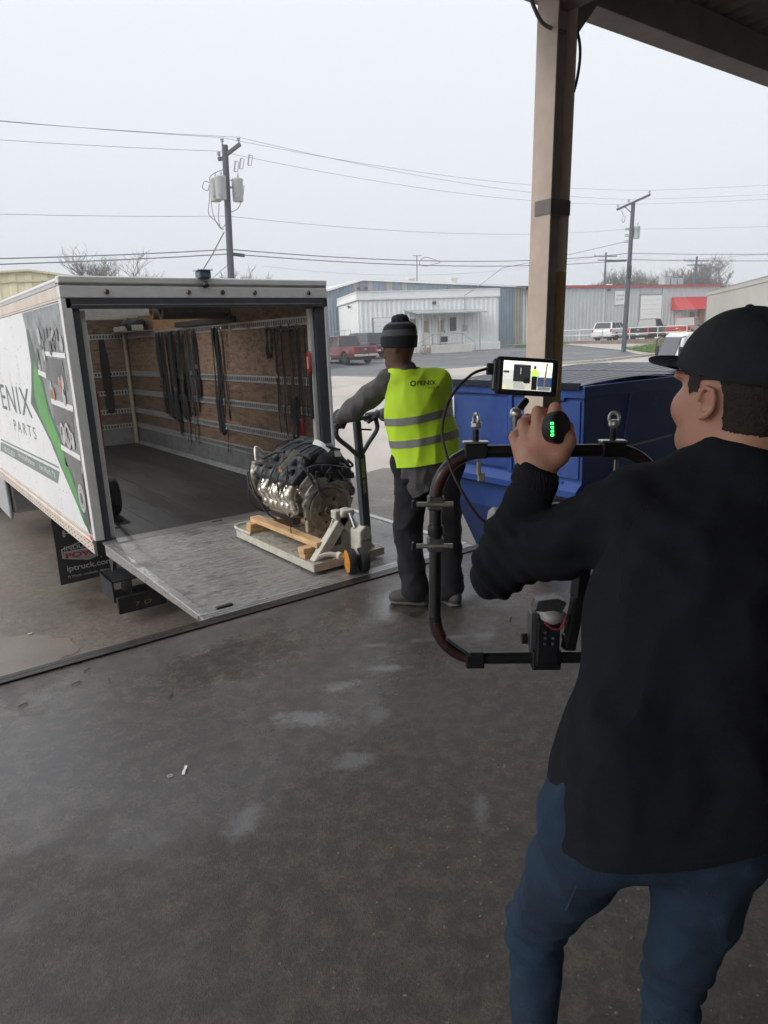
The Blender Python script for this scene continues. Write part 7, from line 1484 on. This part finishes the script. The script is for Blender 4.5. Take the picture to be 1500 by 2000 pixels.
# ------------------------------------------------------------------ vehicles
M_CHROME = M('chrome', (.6, .6, .6), .18, 1.0); M_TAILR = M('tail_lamp_red', (.50, .03, .03), .25, coat=.6); M_PLATE = M('licence_plate', (.62, .62, .62), .5); M_CARBLK = M('car_black_plastic', (.02, .02, .021), .6); M_RIMS = M('alloy_rim', (.50, .50, .51), .3, .8)
def paint(name, col): return M('paint_'+name, col, .28, var=.05, coat=.7, spec=.5)
def profile(pts, wheels, r=.43, zb=.42):
    """side profile with semicircular wheel arches along the sill"""
    out = list(pts); arch = []
    for x in sorted(wheels):
        arch += [(x-r, zb)]+[(x-r*cos(a), zb+r*.98*sin(a)) for a in [pi*k/8 for k in range(1, 8)]]+[(x+r, zb)]
    return out, arch
def car(name, label, loc, yaw, mat, kind, group, L=5.7, Wd=1.95, topper=False, dirt=None):
    """x = forward; parts built in local coordinates"""
    t = thing(name, label, 'car' if kind == 'suv' else 'pickup', loc, group, rz=pi/2-yaw, world=False); w = Wd/2
    xf, xr = L*.5, -L*.5; wf, wr_ = xf-.95, xr+1.15; zb = .42
    if kind == 'pickup':
        up = [(xr, .62), (xr, 1.12), (xr+.03, 1.16), (xr+1.95, 1.18), (xf-1.55, 1.16), (xf-.25, 1.06), (xf, .92), (xf+.02, .55), (xf-.1, zb)]
    else:
        up = [(xr, .58), (xr-.02, .95), (xr+.04, 1.12), (xr+2.6, 1.10), (xf-1.25, 1.08), (xf-.2, .92), (xf, .72), (xf, .5), (xf-.1, zb)]
    low = []
    for x in (wf, wr_): low += [(x+.44, zb)]+[(x+.44*cos(a), zb+.43*sin(a)) for a in [pi*k/8 for k in range(1, 8)]]+[(x-.44, zb)]
    poly = up+low+[(xr+.08, zb)]
    q = MB(); k = len(poly)
    def wd(z): return w*(1-.05*max(0, (z-.95))/.25) if z > .95 else w*(1-.04*max(0, .6-z)/.2)
    vs = [(x, s*wd(z), z) for s in (-1, 1) for x, z in poly]
    q.add(vs, [tuple(range(k)), tuple(range(k, 2*k))[::-1]]+[(i, k+i, k+(i+1) % k, (i+1) % k) for i in range(k)])
    q.build('body', mat, t, bevel=.04, seg=2)
    # greenhouse
    if kind == 'pickup': a0, a1, a2, a3, zt = xr+2.0, xr+2.18, xf-2.35, xf-1.62, 1.90
    else: a0, a1, a2, a3, zt = xr+.02, xr+.42, xf-2.35, xf-1.35, 1.74
    z0 = 1.10; wb_2, wt = w*.95, w*.80
    B8 = [(a0, -wb_2, z0), (a3, -wb_2, z0), (a3, wb_2, z0), (a0, wb_2, z0), (a1, -wt, zt), (a2, -wt, zt), (a2, wt, zt), (a1, wt, zt)]
    gh = MB().add(B8, [(4, 5, 6, 7), (0, 1, 5, 4), (1, 2, 6, 5), (2, 3, 7, 6), (3, 0, 4, 7)]).build('cab', mat, t, bevel=.05)
    def win(c4, name='window'):
        c = sum((V(*p) for p in c4), V(0, 0, 0))/4; n = (V(*c4[1])-V(*c4[0])).cross(V(*c4[3])-V(*c4[0])).normalized()
        if n.dot(c-V((a0+a3)/2, 0, 1.4)) < 0: n = -n
        MB().add([c+(V(*p)-c)*.86+n*.012 for p in c4], [(0, 1, 2, 3)]).build(name, M_GLASS, t)
    win([B8[0], B8[3], B8[7], B8[4]], 'rear_window'); win([B8[1], B8[2], B8[6], B8[5]], 'windscreen')
    for s in (0, 1):
        i0, i1, j1, j0 = (0, 1, 5, 4) if s == 0 else (3, 2, 6, 7); n_ = 2 if kind == 'pickup' else 3
        for m_ in range(n_):
            f0, f1 = m_/n_, (m_+1)/n_; A_, B_, C_, D_ = V(*B8[i0]), V(*B8[i1]), V(*B8[j1]), V(*B8[j0])
            win([tuple(A_.lerp(B_, f0)), tuple(A_.lerp(B_, f1)), tuple(D_.lerp(C_, f1)), tuple(D_.lerp(C_, f0))], 'side_window')
    if kind == 'pickup':
        if topper:
            T8 = [(xr+.06, -w*.92, 1.17), (xr+1.97, -w*.92, 1.17), (xr+1.97, w*.92, 1.17), (xr+.06, w*.92, 1.17), (xr+.22, -w*.80, 1.86), (xr+2.1, -w*.80, 1.88), (xr+2.1, w*.80, 1.88), (xr+.22, w*.80, 1.86)]
            MB().add(T8, [(4, 5, 6, 7), (0, 1, 5, 4), (1, 2, 6, 5), (2, 3, 7, 6), (3, 0, 4, 7)]).build('bed_cap', mat, t, bevel=.05); B8s = B8; win([T8[0], T8[3], T8[7], T8[4]], 'cap_window'); win([T8[0], T8[1], T8[5], T8[4]], 'cap_window'); win([T8[3], T8[2], T8[6], T8[7]], 'cap_window')
        else: MB().box(xr+.12, xr+1.92, -w*.84, w*.84, 1.168, 1.195).build('bed_opening', M_CARBLK, t); 
        MB().box(xr-.012, xr+.0, -w*.78, w*.78, .70, 1.10).build('tailgate', mat, t, bevel=.008)
        MB().box(xr-.03, xr-.013, -.12, .12, .93, .99).build('tailgate_handle', M_CHROME, t, bevel=.006)
    tl = (.72, 1.10) if kind == 'pickup' else (.86, 1.12)
    for s in (-1, 1):
        MB().box(xr-.03, xr+.10, s*w*.90-.085 if s > 0 else -w*.90-.06, s*w*.90+.06 if s > 0 else -w*.90+.085, *tl).build('tail_lamp', M_TAILR, t, bevel=.012)
        MB().box(xf-.10, xf+.03, s*w*.78-.16, s*w*.78+.16, .78, .95).build('headlamp', M_CHROME, t, bevel=.015)
        MB().box(a3-.35, a3-.2, s*(w+.12)-.09, s*(w+.12)+.09, 1.12, 1.30).build('wing_mirror', M_CARBLK, t, bevel=.03)
    for s in (-1, 1): MB().box(xr-.14, xr+.02, (.17 if s > 0 else -w*.95), (w*.95 if s > 0 else -.17), .50, .66).build('rear_bumper', M_CHROME if kind == 'pickup' else mat, t, bevel=.02)
    MB().box(xr-.12, xr+.02, -.165, .165, .48, .665).build('plate_recess', M_CARBLK, t); MB().box(xr-.128, xr-.1205, -.15, .15, .52, .65).build('licence_plate', M_PLATE, t)
    MB().box(xf-.05, xf+.10, -w*.92, w*.92, .45, .66).build('front_bumper', M_CHROME if kind == 'pickup' else mat, t, bevel=.03)
    MB().box(xr+.15, xf-.15, -w*.85, w*.85, .28, .44).build('underbody', M_CARBLK, t)
    for x in (wf, wr_):
        for s in (-1, 1): wheel(t, (x, s*(w-.12), .39), .39, .25, (0, s, 0), M_RIMS, 20)
    return t
PY = radians(4); GA_ = 'vehicles parked by the white building'; GB_ = 'vehicles parked by the red-trim warehouse'
def park(fn_name, label, rx, ry, yaw, mat, kind, grp, L=5.7, **k):
    """rx, ry = centre of the rear bumper"""
    cx, cy_ = rx+sin(yaw)*L/2, ry+cos(yaw)*L/2; return car(fn_name, label, (cx, cy_, gz(cx, cy_)+.0), yaw, mat, kind, grp, L, **k)
park('pickup_truck', 'dark red pickup parked in front of the white building, tailgate to the dock', 25.75, 32.6, PY, paint('maroon', (.13, .016, .022)), 'pickup', GA_)
park('pickup_truck', 'navy blue pickup with a bed cap, parked behind the worker\'s beanie', 30.0, 36.8, radians(8), paint('navy', (.018, .026, .055)), 'pickup', GA_, topper=True)
park('white_car', 'white vehicle peeking out past the truck\'s rear corner', 21.75, 32.2, PY, paint('cream_white', (.62, .60, .54)), 'suv', GA_, L=4.8)
Y2 = radians(76)
park('white_suv', 'white SUV parked left of the black pickup by the railing', 53.6, 34.6, Y2, paint('white', (.66, .67, .68)), 'suv', GB_, L=4.9)
park('pickup_truck', 'black pickup parked behind the far utility pole', 54.6, 31.5, Y2, paint('black', (.014, .015, .018)), 'pickup', GB_)
park('pickup_truck', 'bright red pickup parked right of the black pickup', 56.6, 29.0, Y2, paint('red', (.36, .025, .03)), 'pickup', GB_)
park('dark_car', 'dark grey car parked right of the bright red pickup', 57.6, 26.2, Y2, paint('charcoal', (.05, .055, .065)), 'suv', GB_, L=4.7)
# cab-over delivery truck behind the operator's cap
ct_ = thing('delivery_truck', 'white cab-over truck with its side window showing beyond the cap brim', 'truck', (23.5, 7.5, gz(23.5, 7.5)), rz=radians(141), world=False)
M_TW2 = paint('truck_white', (.64, .65, .65))
q = MB(); pr_ = [(0, .45), (1.62, .45), (1.70, .95), (1.66, 1.15), (1.36, 2.02), (1.20, 2.14), (.0, 2.14)]; k = len(pr_)
q.add([(x, s*(.93 if z > 1.2 else .98), z) for s in (-1, 1) for x, z in pr_], [tuple(range(k)), tuple(range(k, 2*k))[::-1]]+[(i, k+i, k+(i+1) % k, (i+1) % k) for i in range(k)]); q.build('cab', M_TW2, ct_, bevel=.07)
for s in (-1, 1):
    q = MB(); q.prism([(.28, 1.22), (1.40, 1.22), (1.20, 1.90), (.28, 1.96)], (0, s*.945, 0), (1, 0, 0), (0, 0, 1), (0, s*.035, 0)); q.build('window_frame', M_CARBLK, ct_)
    q = MB(); q.prism([(.33, 1.26), (1.34, 1.26), (1.17, 1.86), (.33, 1.91)], (0, s*.981, 0), (1, 0, 0), (0, 0, 1), (0, s*.006, 0)); q.build('side_window', M('tinted_cab_glass', (.16, .20, .18), .1, var=.3, vs=3), ct_)
    MB().tube(catmull([(1.30, s*.96, 2.0), (1.52, s*1.15, 1.95), (1.58, s*1.2, 1.7), (1.56, s*1.19, 1.3)], 5), .018, 8).build('mirror_arm', M_CARBLK, ct_); MB().box(1.50, 1.60, s*1.20-.09, s*1.20+.09, 1.30, 1.66).build('mirror', M_CARBLK, ct_, bevel=.03)
    wheel(ct_, (.75, s*.82, .40), .40, .24, (0, s, 0), M_RIMS, 20); wheel(ct_, (-3.0, s*.82, .40), .40, .24, (0, s, 0), M_RIMS, 20)
MB().add([(1.672, -.84, 1.22), (1.672, .84, 1.22), (1.40, .8, 1.98), (1.40, -.8, 1.98)], [(0, 1, 2, 3)]).build('windscreen', M_GLASS, ct_)
MB().ell((1.0, .5, 2.17), (.05, .05, .04), 10, 6).build('roof_lamp', M('amber_lens', (.6, .18, .03), .3), ct_); MB().ell((1.0, -.5, 2.17), (.05, .05, .04), 10, 6).build('roof_lamp', M('amber_lens', (.6, .18, .03), .3), ct_)
MB().box(-4.0, -.05, -.95, .95, .8, .95).build('flat_bed', M_CARBLK, ct_); MB().tube(catmull([(.9, .35, 1.3), (.85, .55, 1.42), (.8, .75, 1.3), (.85, .55, 1.18)], 5, True), .02, 6, closed=True).build('steering_wheel', M_CARBLK, ct_)
for (x, y) in ((55.6, 33.4), (57.2, 30.6), (53.4, 35.8)):
    z = gz(x, y); solo(MB().beam((x-.4, y+.75, z+.07), (x+.4, y-.75, z+.07), .16, .13), 'wheel_stop', M('yellow_stop', (.50, .36, .16), .8, var=.2), {55.6: 'yellow parking stop behind the black pickup', 57.2: 'yellow parking stop behind the bright red pickup', 53.4: 'yellow parking stop behind the white SUV'}[x], 'wheel stop', (x, y, z), bevel=.03)
# ------------------------------------------------------------------ utility poles and lines
M_POLE = M('weathered_pole', (.085, .09, .105), .85, var=.2, vs=3, st=(1, 1, .2)); M_INS = M('porcelain', (.40, .41, .43), .35); M_XF = M('transformer_grey', (.40, .425, .43), .5, var=.06); M_WIRE = M('line_wire', (.20, .20, .21), .7, var=0)
def pole(x, y, zt, r0, r1, ln, label):
    t = thing('utility_pole', label, 'utility pole', (x, y, gz(x, y)), 'utility poles'); z0 = gz(x, y)-.5
    A = lambda z, a=0, b=0: V(x, y, 0)+cr*ln*(z-4)+V(0, 0, z)+cr.normalized()*a+fw*b
    MB().cyl(A(z0), A(zt), r0, r1, 14).build('pole_shaft', M_POLE, t, smooth=True); return t, A
def insul(p, par): MB().lathe([(.03, 0), (.03, .06), (.08, .09), (.05, .13), (.085, .16), (.05, .22), (.03, .24)], p, (0, 0, 1), 10).build('insulator', M_INS, par, smooth=True)
p1, A1 = pole(11.88, 22.45, 9.50, .165, .125, .043, 'near utility pole with three grey transformers, rising behind the truck')
MB().cyl(A1(8.9, -.10), A1(9.62, -.10), .03, n=8).build('pole_pin', M_POLE, p1); insul(A1(9.55, -.10), p1)
MB().beam(A1(9.12, .0), A1(9.40, .68, -.3), .10, .14).build('cross_arm', M_POLE, p1, bevel=.01); insul(A1(9.44, .62, -.28), p1); MB().beam(A1(9.02, -.05), A1(8.98, -.3), .10, .14).build('cross_arm', M_POLE, p1); insul(A1(9.05, -.26), p1)
for i, (a, z) in enumerate(((.95, 8.95), (.60, 8.82), (.38, 8.72))):
    c = MB().cyl(A1(z-.18, a-.05), A1(z+.2, a+.02), .035, n=8).build('fuse_cutout', M_INS, p1); MB().tube([A1(z-.2, a-.05), A1(z-.2, a+.09), A1(z+.16, a+.16), A1(z+.2, a+.02)], .018, 5).build('cutout_arm', M_PIPE, p1)
for a, b, z in ((-.48, 0, 7.82), (-.16, -.42, 7.72), (.44, 0, 7.82)):
    c = A1(z, a, b); xf = MB().lathe([(.20, -.44), (.215, -.40), (.225, .36), (.235, .38), (.215, .43), (.05, .46)], c, (.03, 0, 1), 20).build('transformer', M_XF, p1, smooth=True)
    MB().lathe([(.03, 0), (.045, .03), (.03, .07), (.045, .10), (.025, .16), (.015, .22)], c+V(.05, 0, .44), (.1, 0, 1), 8).build('bushing', M_INS, xf, smooth=True); MB().beam(c+V(0, 0, .1), A1(z+.1), .05, .08).build('hanger', M_XF, xf)
    MB().box(c.x-.24, c.x-.08, c.y-.24, c.y-.20, c.z-.32, c.z-.26).build('rating_plate', M_INS, xf)
for pts in ([A1(8.6, -.1), A1(8.45, -.5), A1(8.25, -.7), A1(8.05, -.62)], [A1(8.1, -.72), A1(8.15, -.9), A1(7.9, -1.0), A1(7.8, -.8), A1(8.0, -.7), A1(7.4, -.75), A1(6.9, -.8), A1(6.6, -.5), A1(6.3, -.28)], [A1(7.5, -.68), A1(6.9, -.62), A1(6.4, -.4), A1(6.3, -.2)], [A1(7.3, -.35), A1(6.7, -.4), A1(6.35, -.3), A1(6.6, -.05)], [A1(8.0, .72), A1(7.5, .62), A1(7.1, .4), A1(6.95, .05)], [A1(8.1, -.45), A1(8.2, 0), A1(8.15, .5), A1(8.2, .7)]):
    MB().tube(catmull(pts, 6), .016, 5).build('lead_wire', M_WIRE, p1)
spl = MB().beam(A1(5.33, .14), A1(5.27, .62), .10, .14).build('splice_case', M('dark_case', (.05, .052, .06), .6), p1, bevel=.03)
solo(MB().tube([A1(6.2, -.2), A1(5.3, -.75), V(10.3, 22.9, 4.0), V(9.4, 23.1, 2.2)], .025, 6), 'service_cable', M_WIRE, 'cable dropping from the near pole down behind the truck roof', 'cable', A1(6.2, -.2))
solo(MB().tube([A1(5.0), V(11.0, 22.9, 4.2), V(9.9, 23.4, 3.0)], .012, 6), 'guy_wire', M_WIRE, 'thin guy wire slanting down from the foot of the near pole', 'wire', A1(5.0))
p2, A2 = pole(42.0, 24.0, 9.85, .17, .13, .023, 'far utility pole with wooden cross-arm, beside the grass strip')
MB().beam(A2(9.50, -.98, .35), A2(10.08, .92, -.55), .10, .13).build('cross_arm', M_POLE, p2); [insul(p, p2) for p in (A2(9.60, -.92, .3), A2(9.82, -.28, .1), A2(10.12, .86, -.5))]
MB().beam(A2(9.1), A2(9.65, -.5, .2), .04, .06).build('arm_brace', M_POLE, p2); MB().tube(catmull([A2(9.3, -.75), A2(9.0, -.62), A2(8.7, -.7), A2(8.6, -.55), A2(9.0, -.45)], 5), .03, 6).build('fuse_cutout', M_PIPE, p2)
xf = MB().lathe([(.20, -.40), (.215, .30), (.23, .33), (.2, .38), (.05, .40)], A2(7.95, .36), (0, 0, 1), 18).build('transformer', M_XF, p2, smooth=True); MB().lathe([(.03, 0), (.05, .04), (.03, .09), (.045, .13), (.02, .3)], A2(8.35, .4), (.1, 0, 1), 8).build('bushing', M_INS, xf)
for z in (8.15, 7.75, 7.35): MB().tube([A2(z+.05), A2(z+.06, -.4), A2(z-.04, -.42), A2(z-.06)], .03, 6).build('spool_bracket', M_PIPE, p2)
MB().ob(A2(5.35, -.02, -.2), cr*.13, V(0, 0, .38), fw*.08).build('meter_guard', M('dark_box', (.045, .047, .05), .6), p2, bevel=.02)
MB().beam(A2(6.15, -.2), A2(6.1, -1.6), .10, .14).build('splice_case', M('dark_case', (.05, .052, .06), .6), p2, bevel=.03)
# two distant poles
for (x, y, zt, lab) in ((83.2, 56.5, 11.9, 'small distant utility pole above the grey warehouse roof'), (83.2, 43.2, 9.9, 'small distant utility pole beside the bare trees')):
    t, A3 = pole(x, y, zt, .16, .12, .02, lab); MB().beam(A3(zt-.5, -1.6), A3(zt-.5, 1.5), .12, .14).build('cross_arm', M_POLE, t); MB().beam(A3(zt-1.0, -1.1), A3(zt-1.0, 1.0), .10, .12).build('cross_arm', M_POLE, t)
    for a in (-1.5, -.9, .8, 1.4): insul(A3(zt-.45, a), t)
t, A3 = pole(72.4, 84.2, 14.2, .10, .07, .02, 'thin mast with a flat lamp head far behind the white building'); MB().beam(A3(14.2, -.7), A3(14.2, .7), .25, .12).build('lamp_head', M_PIPE, t)
def wire(name, pts, r, label, sag=.4):
    P_ = []
    for a, b in zip(pts, pts[1:]):
        a, b = V(*a), V(*b); s_ = sag*((b-a).length/30)**1.3; n_ = 16
        P_ += [a.lerp(b, i/n_)+V(0, 0, -4*s_*(i/n_)*(1-i/n_)) for i in range(n_)]
    P_.append(V(*pts[-1])); solo(MB().tube(P_, r, 5), name, M_WIRE, label, 'wire', pts[1])
q1 = lambda z, a, b=0: tuple(A1(z, a, b)); q2 = lambda z, a, b=0: tuple(A2(z, a, b))
wire('power_line', [(-24, 21.5, 9.5), q1(9.78, -.10), q2(10.36, .86, -.5), (62, -8, 10.2)], .008, 'topmost power line running over the near and far poles', .5)
wire('power_line', [(-24, 21.5, 9.2), q1(9.66, .62, -.28), q2(10.05, -.28, .1), (61.5, -7, 9.6)], .008, 'second power line just under the topmost line', .5)
wire('power_line', [(-24, 21.5, 8.6), q1(9.28, -.26), q2(9.83, -.92, .3), (61, -6, 9.3)], .008, 'third power line fixed to the lower short arm of the near pole', .5)
wire('neutral_line', [(-24, 21.6, 6.6), q1(6.82, 0), q2(8.15, -.4), (61, -6, 7.6)], .008, 'thin neutral line midway up the poles', .5)
wire('telephone_cable', [(-24, 21.6, 4.7), q1(5.52, 0), q2(6.62, 0), (60, -6, 5.4)], .021, 'upper thick telephone cable strung between the two poles', .5)
wire('telephone_cable', [(-24, 21.6, 4.3), q1(5.34, 0), q2(6.20, 0), (60, -6, 4.9)], .021, 'lower thick telephone cable strung between the two poles', .45)
wire('service_drop', [q2(7.35, -.4), (37.5, 31.5, 6.3), tuple(Fw.p(9.16, 4.9, .14))], .018, 'service wire from the far pole down to the white building', .3)
wire('distant_line', [(40, 74, 10.8), (83.2, 56.5, 11.6), (83.2, 43.2, 9.6), (84, 5, 12.5)], .014, 'faint distant wire linking the two small far poles', 1.0)
cl = V(20.2, 22.8, 0); zc_ = 5.62
solo(MB().tube(catmull([(22.6, 22.9, 5.32), (23.0, 22.9, 5.62), (23.7, 22.9, 5.50), (24.0, 22.9, 5.40), (23.6, 22.9, 5.30), (23.0, 22.9, 5.18)], 6, True), .016, 5, closed=True), 'cable_coil', M_WIRE, 'small coil of spare cable hanging on the telephone cables', 'cable', (23.2, 22.9, 5.4))
# ------------------------------------------------------------------ bare winter trees
M_BARK = M('grey_bark', (.16, .14, .125), .9, var=.3, vs=4); M_TWIG = M('grey_twigs', (.17, .15, .135), .9, var=.2, vs=1)
def bare_tree(x, y, h, sp, label, seed, dens=4, grp='bare trees beyond the roofs', trunk_r=None, rmin=.014):
    rmin = rmin if x < 60 else .024
    R_ = random.Random(seed); z0 = gz(x, y); t = thing('bare_tree', label, 'tree', (x, y, z0), grp); tk = MB(); cw = MB()
    def grow(p, d, ln, r, lv):
        n_ = 3; P_ = [p]
        for i in range(n_):
            d = (d+V(R_.uniform(-1, 1), R_.uniform(-1, 1), R_.uniform(-.4, .7))*.22).normalized(); P_.append(P_[-1]+d*ln/n_)
        (tk if lv == 0 else cw).tube(P_, [r*(1-.35*i/n_) for i in range(n_+1)], 5 if lv < 2 else 3)
        if lv >= 5: return
        k = 5 if lv == 0 else (dens if lv < 4 else 3)
        for i in range(k):
            f = R_.uniform(.35, 1) if lv else R_.uniform(.55, 1); i0 = min(n_-1, int(f*n_)); q_ = P_[i0].lerp(P_[i0+1], f*n_-i0)
            a = R_.random()*6.28; e = R_.uniform(.35, 1.0); nd = (d*.75+V(cos(a)*sp, sin(a)*sp, e*.55)).normalized(); grow(q_, nd, ln*R_.uniform(.55, .8), max(rmin, r*.5), lv+1)
    grow(V(x, y, z0), V(R_.uniform(-.1, .1), 0, 1).normalized(), h*.36, trunk_r or h*.022, 0)
    tk.build('trunk', M_BARK, t, smooth=True); cw.build('crown', M_TWIG, t); return t
bare_tree(18.2, 58.0, 13.4, .8, 'bare tree above the cream building behind the truck roof', 4, 4, None)
bare_tree(99.5, 50.5, 14.0, 1.0, 'large spreading bare tree behind the rooftop air conditioners', 9, 5, None, .3)
bare_tree(94.5, 52.0, 12.6, .8, 'smaller bare tree left of the large spreading tree', 12, 4, None)
R_ = random.Random(8)
bare_tree(20.9, 43, 9.0, .8, 'bare treetop just right of the near utility pole', 15, 4, None); bare_tree(48, 78, 10.6, .8, 'bare treetop over the left end of the blue warehouse', 17, 4, None)
LBL = ['first bare shrub tree in the row above the grey roof, counted from the far pole', 'second bare shrub tree in the row above the grey roof', 'third bare shrub tree in the row above the grey roof', 'fourth bare shrub tree in the row above the grey roof', 'fifth bare shrub tree in the row, next to the smaller bare tree']
for i in range(5): bare_tree(88+i*2.6, 62-i*3.2, 11.4+R_.uniform(-.8, .9), .9, LBL[i], 30+i, 5, 'shrub trees above the grey roof')
LB2 = ['bare shrub tree above the beige wall, left of the other', 'bare shrub tree above the beige wall at the frame edge']
for i in range(2): bare_tree(86+i*3.5, 29-i*3.5, 10.4+i*1.0, .95, LB2[i], 50+i, 5, None)
# ------------------------------------------------------------------ litter on the dock floor
solo(MB().lathe([(.012, 0), (.012, .002), (.004, .0022), (.004, .0)], (-.684, -3.739, .001), (0, 0, 1), 16), 'steel_washer', M_PIPE, 'small steel washer lying on the dock floor', 'washer', (-.684, -3.739, 0))
solo(MB().ribbon([(-.640, -3.765, .002), (-.628, -3.748, .010), (-.620, -3.735, .004), (-.612, -3.722, .008)], (1, -.4, .2), .012, .001), 'paper_scrap', M_TAG, 'crumpled white paper scrap beside the washer', 'paper', (-.627, -3.743, 0))
M_TW = M('dark_twig', (.03, .025, .02), .9)
for i, (x, y, a, l, lb) in enumerate(((-.453, -3.117, .9, .04, 'small dark twig nearest the floor centre'), (-.779, -2.668, .2, .05, 'small dark twig just inside the dock edge'), (-1.036, -2.733, .3, .045, 'small dark twig at the far left of the dock floor'), (-.70, -2.55, .5, .04, 'tiny dark twig touching the steel dock edge'), (-.64, -2.74, 1.3, .03, 'tiny dark chip among the twigs by the dock edge'), (1.42, -3.55, .6, .07, 'thin dark sliver behind the worker\'s feet'))):
    solo(MB().tube([(x-cos(a)*l/2, y-sin(a)*l/2, .004), (x, y+.003, .006), (x+cos(a)*l/2, y+sin(a)*l/2, .004)], .0022, 5), 'twig', M_TW, lb, 'twig', (x, y, 0))
solo(MB().ob((-.5, 1.0, -1.04), (.02, 0, 0), (0, .012, 0), (0, 0, .006)), 'paper_scrap', M('pink_paper', (.6, .45, .42), .7), 'pale scrap of litter on the wet ground beside the mud flap', 'paper', (-.5, 1.0, -1.04))
# ------------------------------------------------------------------ damp air
hz = MB(); hz.box(-45, 150, -20, 135, -2.2, 17); ho = hz.build('haze', None); ho.data.materials.clear()
hm = bpy.data.materials.new('damp_air'); hm.use_nodes = True; hn = hm.node_tree.nodes; hn.clear(); out_ = hn.new('ShaderNodeOutputMaterial'); pv = hn.new('ShaderNodeVolumePrincipled')
pv.inputs['Color'].default_value = (.93, .95, .98, 1); pv.inputs['Density'].default_value = .0018; hm.node_tree.links.new(pv.outputs[0], out_.inputs['Volume'])
ho.data.materials.append(hm); setp(ho, 'thin pale damp air over the yard', None, None, 'stuff')
